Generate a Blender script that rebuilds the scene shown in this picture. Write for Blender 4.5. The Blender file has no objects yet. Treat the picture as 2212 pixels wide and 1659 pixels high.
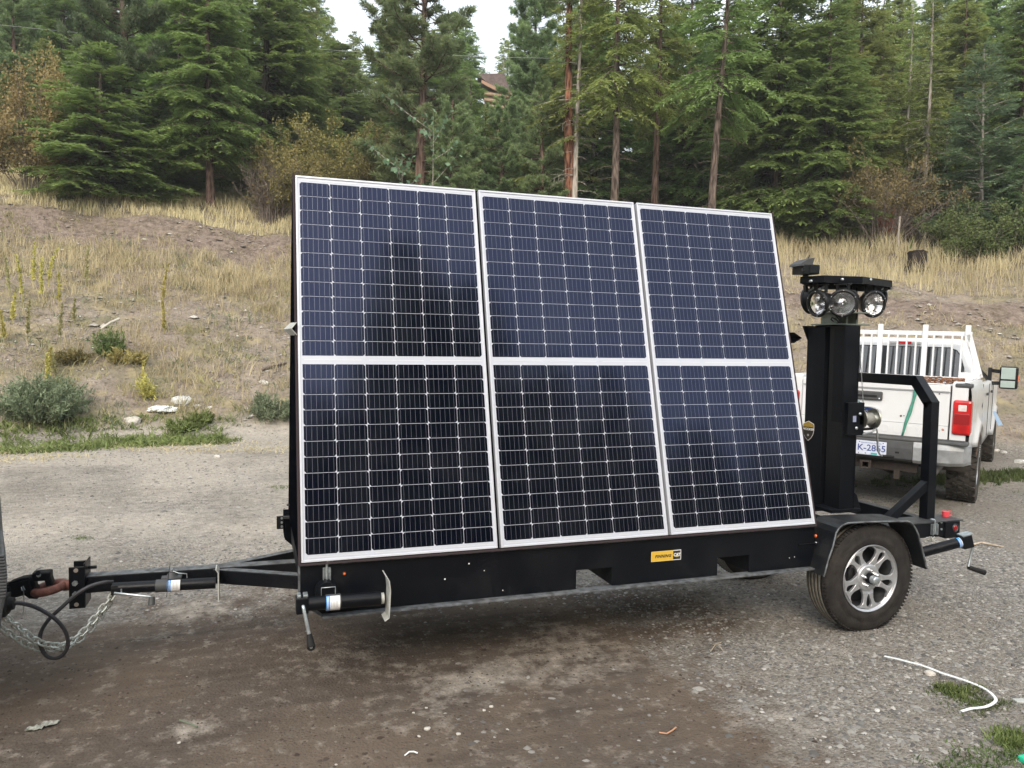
import bpy, bmesh, math, random
import numpy as np
from mathutils import Vector, Matrix, Euler
random.seed(7); rng = np.random.default_rng(7)
S = bpy.context.scene
COL = S.collection
PI = math.pi
# ------------------------------------------------------------------ camera, sky, sun, exposure
CM = Matrix(((0.9470376, 0.0039001, -0.3210990), (-0.3208380, 0.0535868, -0.9456170), (0.0135186, 0.9985556, 0.0520000)))
CP = Vector((-0.2254, -3.8041, 1.7749))
cd = bpy.data.cameras.new('camera'); cam = bpy.data.objects.new('camera', cd); COL.objects.link(cam)
cd.sensor_width = 36; cd.lens = 27; cd.clip_start = 0.05; cd.clip_end = 600
m3 = CM.copy(); m4 = m3.to_4x4(); m4.translation = CP
q = m3.to_quaternion(); q.normalize()
cam.location = CP; cam.rotation_mode = 'QUATERNION'; cam.rotation_quaternion = q
S.camera = cam
S.render.resolution_x = 1024; S.render.resolution_y = 768
SUN_EL, SUN_ROT = math.radians(38), math.radians(205)
w = bpy.data.worlds.new('World'); S.world = w; w.use_nodes = True
nt = w.node_tree; bg = nt.nodes['Background']
sky = nt.nodes.new('ShaderNodeTexSky'); sky.sky_type = 'NISHITA'; sky.sun_disc = False
sky.sun_elevation = SUN_EL; sky.sun_rotation = SUN_ROT; sky.air_density = 1.0; sky.dust_density = 4.0; sky.ozone_density = 1.0
# thin even cloud veil: the clear sky colour is blended towards a pale overcast white
ov = nt.nodes.new('ShaderNodeMix'); ov.data_type = 'RGBA'; ov.inputs[0].default_value = 0.62
ov.inputs[7].default_value = (7.3, 7.6, 7.7, 1)
nt.links.new(sky.outputs[0], ov.inputs[6]); nt.links.new(ov.outputs[2], bg.inputs[0])
bg.inputs[1].default_value = 0.11
sd = bpy.data.lights.new('sun', 'SUN'); sun = bpy.data.objects.new('sun', sd); COL.objects.link(sun)
sd.energy = 1.1; sd.angle = math.radians(30); sd.color = (1, .89, .75)
_sv = Vector((math.sin(SUN_ROT)*math.cos(SUN_EL), math.cos(SUN_ROT)*math.cos(SUN_EL), math.sin(SUN_EL)))
sun.rotation_euler = _sv.to_track_quat('Z', 'Y').to_euler(); sun.location = (0, -10, 30)
S.view_settings.view_transform = 'Standard'; S.view_settings.look = 'None'
S.view_settings.exposure = 1.22; S.view_settings.gamma = 1; S.view_settings.use_curve_mapping = False
S.render.engine = 'CYCLES'

# ------------------------------------------------------------------ helpers
def P(px, py, **k):
    """point of the place seen at (px,py) in the photo (2212 wide) on the plane x=, y= or z="""
    d = CM @ Vector((px-1106, 829.5-py, -1659.0))
    (a, v), = k.items(); i = 'xyz'.index(a)
    return CP + d*((v-CP[i])/d[i])
def tag(o, label=None, cat=None, group=None, kind=None):
    if label: o['label'] = label
    if cat: o['category'] = cat
    if group: o['group'] = group
    if kind: o['kind'] = kind
    return o
def thing(name, label, cat, loc=(0, 0, 0), rz=0, group=None):
    o = bpy.data.objects.new(name, None); COL.objects.link(o); o.location = loc; o.rotation_euler = (0, 0, rz)
    o.empty_display_size = .2
    return tag(o, label, cat, group)
def link(name, me, parent=None, mats=()):
    o = bpy.data.objects.new(name, me); COL.objects.link(o)
    for m in mats:
        me.materials.append(m)
    if parent is not None: o.parent = parent
    return o
def copy_tree(o, parent=None):
    c = o.copy(); COL.objects.link(c)
    if parent is not None: c.parent = parent
    for ch in list(o.children):
        k = copy_tree(ch, c)
    return c
def npmesh(name, V, F, smooth=False, attr=None):
    """fast mesh from arrays; F is Mx3 or Mx4"""
    V = np.ascontiguousarray(V, dtype=np.float32); F = np.ascontiguousarray(F, dtype=np.int32)
    me = bpy.data.meshes.new(name); n, k = F.shape
    me.vertices.add(len(V)); me.vertices.foreach_set('co', V.ravel())
    me.loops.add(n*k); me.loops.foreach_set('vertex_index', F.ravel())
    me.polygons.add(n); me.polygons.foreach_set('loop_start', np.arange(0, n*k, k, dtype=np.int32))
    me.polygons.foreach_set('loop_total', np.full(n, k, dtype=np.int32))
    if smooth: me.polygons.foreach_set('use_smooth', np.ones(n, dtype=bool))
    if attr:
        for an, av in attr.items():
            a = me.attributes.new(an, 'FLOAT_COLOR', 'POINT')
            a.data.foreach_set('color', np.ascontiguousarray(av, dtype=np.float32).ravel())
    me.update(calc_edges=True); me.validate()
    return me
class MB:
    """collects shapes, builds ONE mesh object"""
    def __init__(s): s.v = []; s.f = []; s.m = []; s.sm = []
    def add(s, V, F, m=0, smooth=False):
        o = len(s.v); s.v += [tuple(p) for p in V]
        for f in F: s.f.append(tuple(i+o for i in f)); s.m.append(m); s.sm.append(smooth)
        return s
    def box(s, a, b, m=0, M=None):
        (x0, y0, z0), (x1, y1, z1) = a, b
        V = [Vector(p) for p in ((x0, y0, z0), (x1, y0, z0), (x1, y1, z0), (x0, y1, z0), (x0, y0, z1), (x1, y0, z1), (x1, y1, z1), (x0, y1, z1))]
        if M is not None: V = [M @ p for p in V]
        return s.add(V, [(0, 3, 2, 1), (4, 5, 6, 7), (0, 1, 5, 4), (1, 2, 6, 5), (2, 3, 7, 6), (3, 0, 4, 7)], m)
    def bar(s, p0, p1, wx, wy, up=(0, 0, 1), m=0):
        p0, p1 = Vector(p0), Vector(p1); d = (p1-p0).normalized(); a = d.cross(Vector(up))
        if a.length < 1e-4: a = d.cross(Vector((1, 0, 0)))
        a.normalize(); b = a.cross(d).normalized()
        V = [p+a*sx*wx/2+b*sy*wy/2 for p in (p0, p1) for sx, sy in ((-1, -1), (1, -1), (1, 1), (-1, 1))]
        return s.add(V, [(0, 1, 2, 3), (7, 6, 5, 4), (0, 4, 5, 1), (1, 5, 6, 2), (2, 6, 7, 3), (3, 7, 4, 0)], m)
    def cyl(s, p0, p1, r0, r1=None, n=16, m=0, cap=True, smooth=True):
        r1 = r0 if r1 is None else r1; p0, p1 = Vector(p0), Vector(p1); d = (p1-p0).normalized()
        a = d.orthogonal().normalized(); b = d.cross(a); V = []
        for p, r in ((p0, r0), (p1, r1)):
            for i in range(n):
                t = 2*PI*i/n; V.append(p+a*math.cos(t)*r+b*math.sin(t)*r)
        s.add(V, [(i, (i+1) % n, n+(i+1) % n, n+i) for i in range(n)], m, smooth)
        if cap: s.add(V[:n], [tuple(range(n))[::-1]], m); s.add(V[n:], [tuple(range(n))], m)
        return s
    def tube(s, pts, r, n=8, m=0, closed=False, cap=True):
        pts = [Vector(p) for p in pts]; N = len(pts); rs = r if hasattr(r, '__len__') else [r]*N
        V = []; a = None
        for i in range(N):
            if closed: d = pts[(i+1) % N]-pts[i-1]
            else: d = pts[min(i+1, N-1)]-pts[max(i-1, 0)]
            d.normalize()
            if a is None: a = d.orthogonal().normalized()
            else: a = (a-d*a.dot(d)).normalized()
            b = d.cross(a)
            for j in range(n):
                t = 2*PI*j/n; V.append(pts[i]+a*math.cos(t)*rs[i]+b*math.sin(t)*rs[i])
        R = N if closed else N-1
        F = [(i*n+j, i*n+(j+1) % n, ((i+1) % N)*n+(j+1) % n, ((i+1) % N)*n+j) for i in range(R) for j in range(n)]
        s.add(V, F, m, True)
        if cap and not closed: s.add(V[:n], [tuple(range(n))[::-1]], m); s.add(V[-n:], [tuple(range(n))], m)
        return s
    def lathe(s, prof, org, axis, n=40, m=0, smooth=True, closed=False):
        """prof: (distance along axis, radius)"""
        org = Vector(org); d = Vector(axis).normalized(); a = d.orthogonal().normalized(); b = d.cross(a); V = []
        for h, r in prof:
            for i in range(n):
                t = 2*PI*i/n; V.append(org+d*h+a*math.cos(t)*r+b*math.sin(t)*r)
        K = len(prof); R = K if closed else K-1
        F = [(k*n+i, k*n+(i+1) % n, ((k+1) % K)*n+(i+1) % n, ((k+1) % K)*n+i) for k in range(R) for i in range(n)]
        return s.add(V, F, m, smooth)
    def prism(s, poly, off, m=0):
        """poly: list of 3-D points, extruded by vector off"""
        off = Vector(off); A = [Vector(p) for p in poly]; n = len(A); V = A+[p+off for p in A]
        return s.add(V, [tuple(range(n)), tuple(range(2*n-1, n-1, -1))]+[(i, n+i, n+(i+1) % n, (i+1) % n) for i in range(n)], m)
    def strip(s, A, B, off, m=0, smooth=False):
        """solid strip between polylines A and B thickened by off"""
        n = len(A); off = Vector(off); A = [Vector(p) for p in A]; B = [Vector(p) for p in B]
        V = A+B+[p+off for p in A]+[p+off for p in B]; F = []
        for i in range(n-1):
            F += [(i, i+1, n+i+1, n+i), (2*n+i, 3*n+i, 3*n+i+1, 2*n+i+1), (i, 2*n+i, 2*n+i+1, i+1), (n+i, n+i+1, 3*n+i+1, 3*n+i)]
        F += [(0, n, 3*n, 2*n), (n-1, 3*n-1, 4*n-1, 2*n-1)]
        return s.add(V, F, m, smooth)
    def build(s, name, mats, parent=None, bevel=0, seg=2, recalc=True, loc=None):
        me = bpy.data.meshes.new(name); me.from_pydata(s.v, [], s.f)
        mats = mats if isinstance(mats, (list, tuple)) else [mats]
        for q in mats: me.materials.append(q)
        me.polygons.foreach_set('material_index', s.m); me.polygons.foreach_set('use_smooth', s.sm)
        if recalc:
            bm = bmesh.new(); bm.from_mesh(me); bmesh.ops.recalc_face_normals(bm, faces=bm.faces); bm.to_mesh(me); bm.free()
        me.update()
        o = link(name, me, parent)
        if bevel:
            b = o.modifiers.new('bevel', 'BEVEL'); b.width = bevel; b.segments = seg; b.limit_method = 'ANGLE'; b.angle_limit = math.radians(40)
        if loc is not None: o.location = loc
        return o
def text_mesh(txt, size, depth=.0, font_shear=0, bold=0, space=1.0):
    c = bpy.data.curves.new('t', 'FONT'); c.body = txt; c.size = size; c.extrude = depth; c.align_x = 'CENTER'; c.align_y = 'CENTER'
    c.shear = font_shear; c.offset = bold; c.space_character = space; c.resolution_u = 3
    o = bpy.data.objects.new('t', c); COL.objects.link(o)
    bpy.context.view_layer.update()
    me = bpy.data.meshes.new_from_object(o); bpy.data.objects.remove(o); bpy.data.curves.remove(c)
    return me
def put_text(txt, size, org, xd, yd, m, parent, name='lettering', **k):
    me = text_mesh(txt, size, **k); me.materials.clear(); me.materials.append(m)
    o = link(name, me, parent); xd = Vector(xd).normalized(); zd = xd.cross(Vector(yd)).normalized(); yd = zd.cross(xd)
    o.matrix_basis = Matrix.Translation(org) @ Matrix((xd, yd, zd)).transposed().to_4x4()
    return o
def split_loose(o):
    """each loose piece of a mesh becomes an object of its own"""
    me = o.data; bm = bmesh.new(); bm.from_mesh(me); bm.verts.ensure_lookup_table(); seen = set(); isl = []
    for v in bm.verts:
        if v.index in seen: continue
        st = [v]; seen.add(v.index); cur = []
        while st:
            a = st.pop(); cur.append(a.index)
            for e in a.link_edges:
                b = e.other_vert(a)
                if b.index not in seen: seen.add(b.index); st.append(b)
        isl.append(set(cur))
    bm.free()
    if len(isl) < 2: return
    for k, s_ in enumerate(isl):
        ids = sorted(s_); mp = {i: j for j, i in enumerate(ids)}; fs = [p for p in me.polygons if p.vertices[0] in s_]
        nm = bpy.data.meshes.new(me.name); nm.from_pydata([tuple(me.vertices[i].co) for i in ids], [], [tuple(mp[i] for i in p.vertices) for p in fs])
        for m in me.materials: nm.materials.append(m)
        nm.polygons.foreach_set('material_index', [p.material_index for p in fs]); nm.polygons.foreach_set('use_smooth', [p.use_smooth for p in fs]); nm.update()
        if k == 0: first = nm
        else:
            c = o.copy(); COL.objects.link(c); c.data = nm
    o.data = first
# ------------------------------------------------------------------ materials
def mat(name, col, rough=.6, metal=0, spec=.5, noise=0, nscale=20, bump=0, bscale=60, coat=0, col2=None, dust=0, trans=0):
    m = bpy.data.materials.new(name); m.use_nodes = True; n = m.node_tree.nodes; l = m.node_tree.links
    b = n['Principled BSDF']; b.inputs['Roughness'].default_value = rough; b.inputs['Metallic'].default_value = metal
    b.inputs['Specular IOR Level'].default_value = spec; b.inputs['Coat Weight'].default_value = coat
    b.inputs['Coat Roughness'].default_value = .08
    b.inputs['Base Color'].default_value = (*col, 1)
    tc = n.new('ShaderNodeTexCoord')
    last = None
    if noise or col2:
        t = n.new('ShaderNodeTexNoise'); t.inputs['Scale'].default_value = nscale; t.inputs['Detail'].default_value = 6; t.inputs['Roughness'].default_value = .6
        l.new(tc.outputs['Object'], t.inputs['Vector'])
        r = n.new('ShaderNodeMapRange'); r.inputs[1].default_value = .35; r.inputs[2].default_value = .65
        l.new(t.outputs[0], r.inputs[0])
        x = n.new('ShaderNodeMix'); x.data_type = 'RGBA'
        c2 = col2 or tuple(c*(1-noise) for c in col); c1 = col if col2 else tuple(min(1, c*(1+noise)) for c in col)
        x.inputs[6].default_value = (*c2, 1); x.inputs[7].default_value = (*c1, 1); l.new(r.outputs[0], x.inputs[0]); last = x.outputs[2]
        l.new(last, b.inputs['Base Color'])
    if dust:
        t = n.new('ShaderNodeTexNoise'); t.inputs['Scale'].default_value = 3.5; t.inputs['Detail'].default_value = 9; t.inputs['Roughness'].default_value = .72
        l.new(tc.outputs['Object'], t.inputs['Vector'])
        r = n.new('ShaderNodeMapRange'); r.inputs[1].default_value = .45; r.inputs[2].default_value = .8; r.inputs[3].default_value = 0; r.inputs[4].default_value = dust
        l.new(t.outputs[0], r.inputs[0])
        x = n.new('ShaderNodeMix'); x.data_type = 'RGBA'; x.inputs[7].default_value = (.20, .18, .15, 1)
        if last: l.new(last, x.inputs[6])
        else: x.inputs[6].default_value = (*col, 1)
        l.new(r.outputs[0], x.inputs[0]); l.new(x.outputs[2], b.inputs['Base Color'])
        rr = n.new('ShaderNodeMapRange'); rr.inputs[3].default_value = rough; rr.inputs[4].default_value = min(1, rough+.45)
        rr.inputs[2].default_value = max(dust, .01); l.new(r.outputs[0], rr.inputs[0]); l.new(rr.outputs[0], b.inputs['Roughness'])
    if bump:
        t = n.new('ShaderNodeTexNoise'); t.inputs['Scale'].default_value = bscale; t.inputs['Detail'].default_value = 4
        l.new(tc.outputs['Object'], t.inputs['Vector'])
        bp = n.new('ShaderNodeBump'); bp.inputs['Strength'].default_value = bump; bp.inputs['Distance'].default_value = .01
        l.new(t.outputs[0], bp.inputs['Height']); l.new(bp.outputs[0], b.inputs['Normal'])
    return m
BLK = mat('black_paint', (.0025, .0035, .006), .36, spec=.26, dust=.02, bump=.12, bscale=140)
BLK2 = mat('black_paint_worn', (.003, .004, .0065), .5, spec=.15, dust=.03, bump=.2, bscale=90)
EDGE = mat('scuffed_skylit_edge_paint', (.10, .11, .12), .5, noise=.6, nscale=24, dust=.4)  # scuffed grey lips, and sky reflection painted onto top edges
STEEL = mat('scuffed_grey_steel', (.045, .05, .056), .45, metal=.3, noise=.5, nscale=25, dust=.4)
ZINC = mat('zinc_plated_steel', (.55, .6, .62), .38, metal=.85, noise=.2, nscale=40)
GALV = mat('galvanised_plate', (.52, .53, .5), .55, metal=.35, noise=.12, nscale=18, dust=.15)
ALU = mat('anodised_aluminium', (.62, .64, .69), .35, metal=.25, noise=.04, nscale=10)
RIMM = mat('machined_alloy', (.52, .53, .55), .36, metal=.75, noise=.06, nscale=40)
RUB = mat('black_rubber', (.012, .012, .013), .7, spec=.3, noise=.3, nscale=30, bump=.2, bscale=80, dust=.1)
TYRE = mat('tyre_rubber', (.020, .0175, .0165), .75, spec=.3, noise=.3, nscale=14, bump=.25, bscale=90, dust=.16)
TREAD = mat('dusty_tread_rubber', (.17, .155, .125), .9, noise=.3, nscale=35)
PLAS = mat('black_plastic', (.007, .0075, .009), .42, spec=.4, noise=.15, nscale=20)
GPLAS = mat('grey_plastic', (.055, .058, .062), .6, noise=.15, nscale=15, dust=.15, bump=.1, bscale=200)
DARKV = mat('dark_void', (.006, .006, .007), .9)
RUST = mat('rusty_red_brown_iron', (.16, .062, .045), .75, noise=.35, nscale=35, bump=.3, bscale=70)
RUST2 = mat('brown_rust', (.13, .06, .035), .85, noise=.45, nscale=45, bump=.3)
WHITEP = mat('white_vehicle_paint', (.72, .735, .75), .3, noise=.03, nscale=3, coat=.4, dust=.04)
WHITER = mat('white_rack_paint', (.70, .71, .72), .38, noise=.04, nscale=6)
REDP = mat('red_lens', (.5, .012, .012), .18, noise=.25, nscale=8, coat=.6)
DRED = mat('dark_red_lens', (.28, .008, .01), .2, coat=.6)
CLEARL = mat('clear_reverse_lens', (.72, .62, .6), .15, noise=.2, nscale=20, coat=.6)
AMBER = mat('amber_lens', (.75, .14, .03), .3, coat=.4)
PINK = mat('red_plastic_cap', (.72, .07, .09), .4)
BACKS = mat('white_backsheet', (.52, .55, .62), .3, coat=.6, noise=.03, nscale=5)
BUSB = mat('silver_busbar', (.17, .18, .22), .3, metal=.55)
MATTE = mat('matte_black_steel', (.003, .0035, .005), .9, spec=.0, noise=.3)
GLASS = mat('dark_window_glass', (.015, .018, .02), .03, spec=.9, coat=1)
BARREL = mat('dark_wheel_barrel', (.05, .052, .056), .6, metal=.3, noise=.4, nscale=18)
MIRR = mat('mirror_glass', (.50, .60, .56), .3, metal=.6)
CHROME = mat('reflector_chrome', (.85, .86, .88), .16, metal=1)
LENS = bpy.data.materials.new('lamp_glass'); LENS.use_nodes = True
_b = LENS.node_tree.nodes['Principled BSDF']; _b.inputs['Transmission Weight'].default_value = 1; _b.inputs['Roughness'].default_value = .03; _b.inputs['IOR'].default_value = 1.3
YEL = mat('yellow_sticker', (.72, .45, .05), .4, noise=.05)
GOLD = mat('gold_badge', (.32, .22, .03), .4, noise=.15, nscale=60)
INK = mat('black_ink', (.02, .015, .01), .5)
WHT = mat('white_print', (.8, .8, .8), .45)
GRYP = mat('grey_print', (.35, .36, .36), .5)
BLUEP = mat('blue_label', (.03, .28, .72), .4)
NAVY = mat('blue_emblem', (.015, .03, .12), .2, coat=.8)
PLATE = mat('licence_plate', (.62, .66, .78), .4, noise=.05)
PLINK = mat('plate_ink', (.05, .08, .26), .45)
TEAL = mat('teal_sticker', (.05, .42, .38), .4)
STRAPM = mat('faded_green_strap', (.07, .27, .2), .8, noise=.2, nscale=20)
PVC = mat('white_pvc_strip', (.78, .82, .82), .4, noise=.04)
GREENP = mat('green_plastic', (.02, .5, .28), .4)
BLUET = mat('pale_blue_tape', (.35, .5, .7), .6)
# cells: very dark blue silicon under glass
def cellmat():
    m = mat('solar_cell_silicon', (.0016, .0020, .0045), .07, spec=.62, noise=.3, nscale=2.2, coat=.12)
    n = m.node_tree.nodes; l = m.node_tree.links; b = n['Principled BSDF']; b.inputs['Specular Tint'].default_value = (.42, .52, 1.0, 1)
    g = n.new('ShaderNodeNewGeometry'); t = n.new('ShaderNodeTexNoise'); t.inputs['Scale'].default_value = 2.4; t.inputs['Detail'].default_value = 9; t.inputs['Roughness'].default_value = .7; t.inputs['Distortion'].default_value = .6; l.new(g.outputs['Position'], t.inputs['Vector'])
    r = n.new('ShaderNodeMapRange'); r.inputs[1].default_value = .42; r.inputs[2].default_value = .75; l.new(t.outputs[0], r.inputs[0])
    x = n.new('ShaderNodeMix'); x.data_type = 'RGBA'; x.inputs[6].default_value = (.0022, .0030, .0075, 1); x.inputs[7].default_value = (.012, .013, .018, 1); l.new(r.outputs[0], x.inputs[0]); l.new(x.outputs[2], b.inputs['Base Color'])
    r2 = n.new('ShaderNodeMapRange'); r2.inputs[3].default_value = .05; r2.inputs[4].default_value = .16; l.new(t.outputs[0], r2.inputs[0]); l.new(r2.outputs[0], b.inputs['Roughness'])
    return m
CELL = cellmat()
# ------------------------------------------------------------------ terrain
def vnoise(x, y, sc, seed=0):
    x = np.asarray(x, float)/sc; y = np.asarray(y, float)/sc
    xi = np.floor(x).astype(np.int64); yi = np.floor(y).astype(np.int64); fx = x-xi; fy = y-yi
    fx = fx*fx*(3-2*fx); fy = fy*fy*(3-2*fy)
    def h(a, b):
        n = (a*374761393+b*668265263+seed*974711) & 0xffffffff
        n = ((n ^ (n >> 13))*1274126177) & 0xffffffff
        return ((n ^ (n >> 16)) & 0xffff)/65535.0
    return (h(xi, yi)*(1-fx)+h(xi+1, yi)*fx)*(1-fy)+(h(xi, yi+1)*(1-fx)+h(xi+1, yi+1)*fx)*fy
def fbm(x, y, sc, oct=4, seed=0):
    r = 0; a = 1; t = 0
    for i in range(oct):
        r = r+a*(vnoise(x, y, sc/2**i, seed+i*17)-.5); t += a; a *= .5
    return r/t
BASE = np.array([(-90, 2), (-40, 6.5), (-20, 8.6), (-3.5, 10.9), (0.2, 11.4), (4, 11.0), (8, 9.2), (12.5, 5.6), (17, 1.2), (32, -13), (60, -40)], float)
def bank(x, y):
    """signed distance uphill of the foot of the bank, and x of the nearest foot point"""
    x = np.asarray(x, float); y = np.asarray(y, float)
    best = np.full(x.shape, 1e9); sg = np.ones(x.shape); fx = np.zeros(x.shape)
    for a, b in zip(BASE[:-1], BASE[1:]):
        d = b-a; L2 = (d*d).sum(); t = np.clip(((x-a[0])*d[0]+(y-a[1])*d[1])/L2, 0, 1)
        cx, cy = a[0]+t*d[0], a[1]+t*d[1]; r = np.hypot(x-cx, y-cy)
        cr = d[0]*(y-a[1])-d[1]*(x-a[0]); m = r < best
        best = np.where(m, r, best); sg = np.where(m, np.where(cr > 0, 1, -1), sg); fx = np.where(m, cx, fx)
    return best*sg, fx
def crest(fx): return np.interp(fx, [-30, -3, 2, 7, 12, 20], [6.6, 6.2, 5.6, 4.6, 3.6, 3.4])
def height(x, y, fine=True):
    x = np.asarray(x, float); y = np.asarray(y, float)
    s, fx = bank(x, y); s = s+fbm(x, y, 5, 3, 3)*1.2
    Hc = crest(fx); sp = np.maximum(s+.6, 0); a = .56*sp*sp/(sp+1.0); b = Hc+.24*(s-Hc/.56)
    b = np.where(s > 24, b+.07*(s-24), b)
    b = np.where(s > 60, Hc+.24*(60-Hc/.56)+.07*36+.1*(s-60), b)
    k = .35; h = -k*np.log(np.exp(-np.clip(a, -30, 60)/k)+np.exp(-np.clip(b, -30, 60)/k))
    h = np.where(s < -.6, 0, np.maximum(h, 0))
    up = np.clip(s/2, 0, 1)
    u = a/np.maximum(Hc, .1)
    scarp = np.exp(-((u-.80)/.06)**2)*up
    h = h+up*(fbm(x, y, 3.0, 4, 11)*.6+fbm(x, y, .9, 3, 5)*.24)+scarp*(.42*(fbm(x, y, 1.2, 3, 9)+.3)+.12*fbm(x, y, .35, 2, 19))
    flat = 1-up
    h = h+flat*(fbm(x, y, 2.5, 3, 21)*.05)
    # shallow wheel ruts in the dirt in front of the trailer
    h = h-flat*.012*np.exp(-((y-(-.15+.10*x))/.16)**2)-flat*.012*np.exp(-((y-(-.75+.12*x))/.16)**2)
    if fine: h = h+flat*(fbm(x, y, .3, 3, 31)*.012)+fbm(x, y, .09, 2, 41)*.008
    return h
def Hs(x, y): return float(height(np.array([x]), np.array([y]))[0])
def G(px, py, far=160):
    """ground point seen at photo pixel (px,py)"""
    d = CM @ Vector((px-1106, 829.5-py, -1659.0)); d.normalize()
    t = np.concatenate([np.arange(2, 30, .04), np.arange(30, far, .2)])
    X = CP.x+d.x*t; Y = CP.y+d.y*t; Z = CP.z+d.z*t; hit = np.nonzero(Z < height(X, Y, False))[0]
    i = hit[0] if len(hit) else len(t)-1
    return Vector((X[i], Y[i], Hs(X[i], Y[i])))
def onray(px, dist):
    """ground point straight below the sight line of column px at a horizontal distance"""
    d = CM @ Vector((px-1106, 86, -1659.0)); d.z = 0; d.normalize(); p = CP+d*dist
    return Vector((p.x, p.y, Hs(p.x, p.y)))
def axis(parts):
    r = []
    for a, b, st in parts: r += list(np.arange(a, b, st))
    return np.array(r+[parts[-1][1]])
gx = axis([(-130, -40, 6), (-40, -12, 1), (-12, -3.2, .25), (-3.2, 6.2, .055), (6.2, 14, .18), (14, 40, .8), (40, 130, 6)])
gy = axis([(-110, -30, 8), (-30, -4, 1), (-4, 3.2, .055), (3.2, 14, .11), (14, 30, .28), (30, 60, .9), (60, 180, 8)])
XX, YY = np.meshgrid(gx, gy); sh = XX.shape
ZZ = height(XX, YY)
s_, fx_ = bank(XX, YY); s2 = s_+fbm(XX, YY, 5, 3, 3)*1.2; Hc_ = crest(fx_); u_ = .56*np.maximum(s2, 0)/Hc_
# zone colours painted into the place: R brown loam plus shade painted under the trailer, G how far up the bank, B pale dusty spots
n1 = fbm(XX, YY, 1.1, 4, 51); n2 = fbm(XX, YY, .5, 3, 52)
edge = 1.55+n1*1.6+n2*.5-np.clip(XX-1.1, 0, 9)*.9-np.clip(-.5-XX, 0, 9)*.05
R_ = np.clip((edge-YY)/1.0+.5, 0, 1)
R_ = np.where(XX > 1.9, R_*np.clip(1-(XX-1.5)/1.1, 0, 1), R_)
# darker earth in the bottom right corner strip
R_ = np.maximum(R_, np.clip((-1.05-YY+n1*1.0)/.3, 0, 1)*np.clip((XX+1)/1.5, 0, 1)*np.clip((2.75-XX+n1)/.5, 0, 1))
G_ = np.clip(u_/2, 0, 1)*(s2 > 0)
B_ = np.zeros(sh)
for (px, py, rad, st) in ((1045, 1462, .10, .55), (410, 1572, .045, .6), (700, 1440, .18, .2), (1180, 1420, .35, .3), (1830, 1440, .25, .3), (420, 1318, .15, .5), (1700, 1530, .2, .3), (1000, 1500, .2, .2)):
    c = P(px, py, z=0); dd = np.hypot((XX-c.x)/1.6, YY-c.y)
    B_ = np.maximum(B_, st*np.clip(1.15-dd/rad+n2*4.5, 0, 1))
under = np.clip((YY-.0)/.25, 0, 1)*np.clip((1.55-YY)/.3, 0, 1)*np.clip((2.95-XX)/.3, 0, 1)*np.clip((XX-.2)/.3, 0, 1)  # dark earth colour laid under the trailer, deepening its shadow in the ground colour
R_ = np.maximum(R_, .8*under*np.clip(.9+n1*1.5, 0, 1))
B_ = np.maximum(B_, .9*np.clip((YY-2.0+n1)/1.8, 0, 1)*np.clip((3.5-XX)/3, 0, 1)*np.clip(.75+n1*2.2, 0, 1)*(1-R_)*(s_ < 1))
B_ = np.maximum(B_, .42*np.clip((YY-3.0+n1)/2.5, 0, 1)*np.clip(.6+n1*2, 0, 1)*(s_ < 1))
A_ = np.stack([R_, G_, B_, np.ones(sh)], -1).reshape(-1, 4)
ny, nx = sh; idx = np.arange(ny*nx).reshape(ny, nx)
F = np.stack([idx[:-1, :-1], idx[:-1, 1:], idx[1:, 1:], idx[1:, :-1]], -1).reshape(-1, 4)
gme = npmesh('ground', np.stack([XX, YY, ZZ], -1).reshape(-1, 3), F, True, {'zone': A_})
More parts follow.
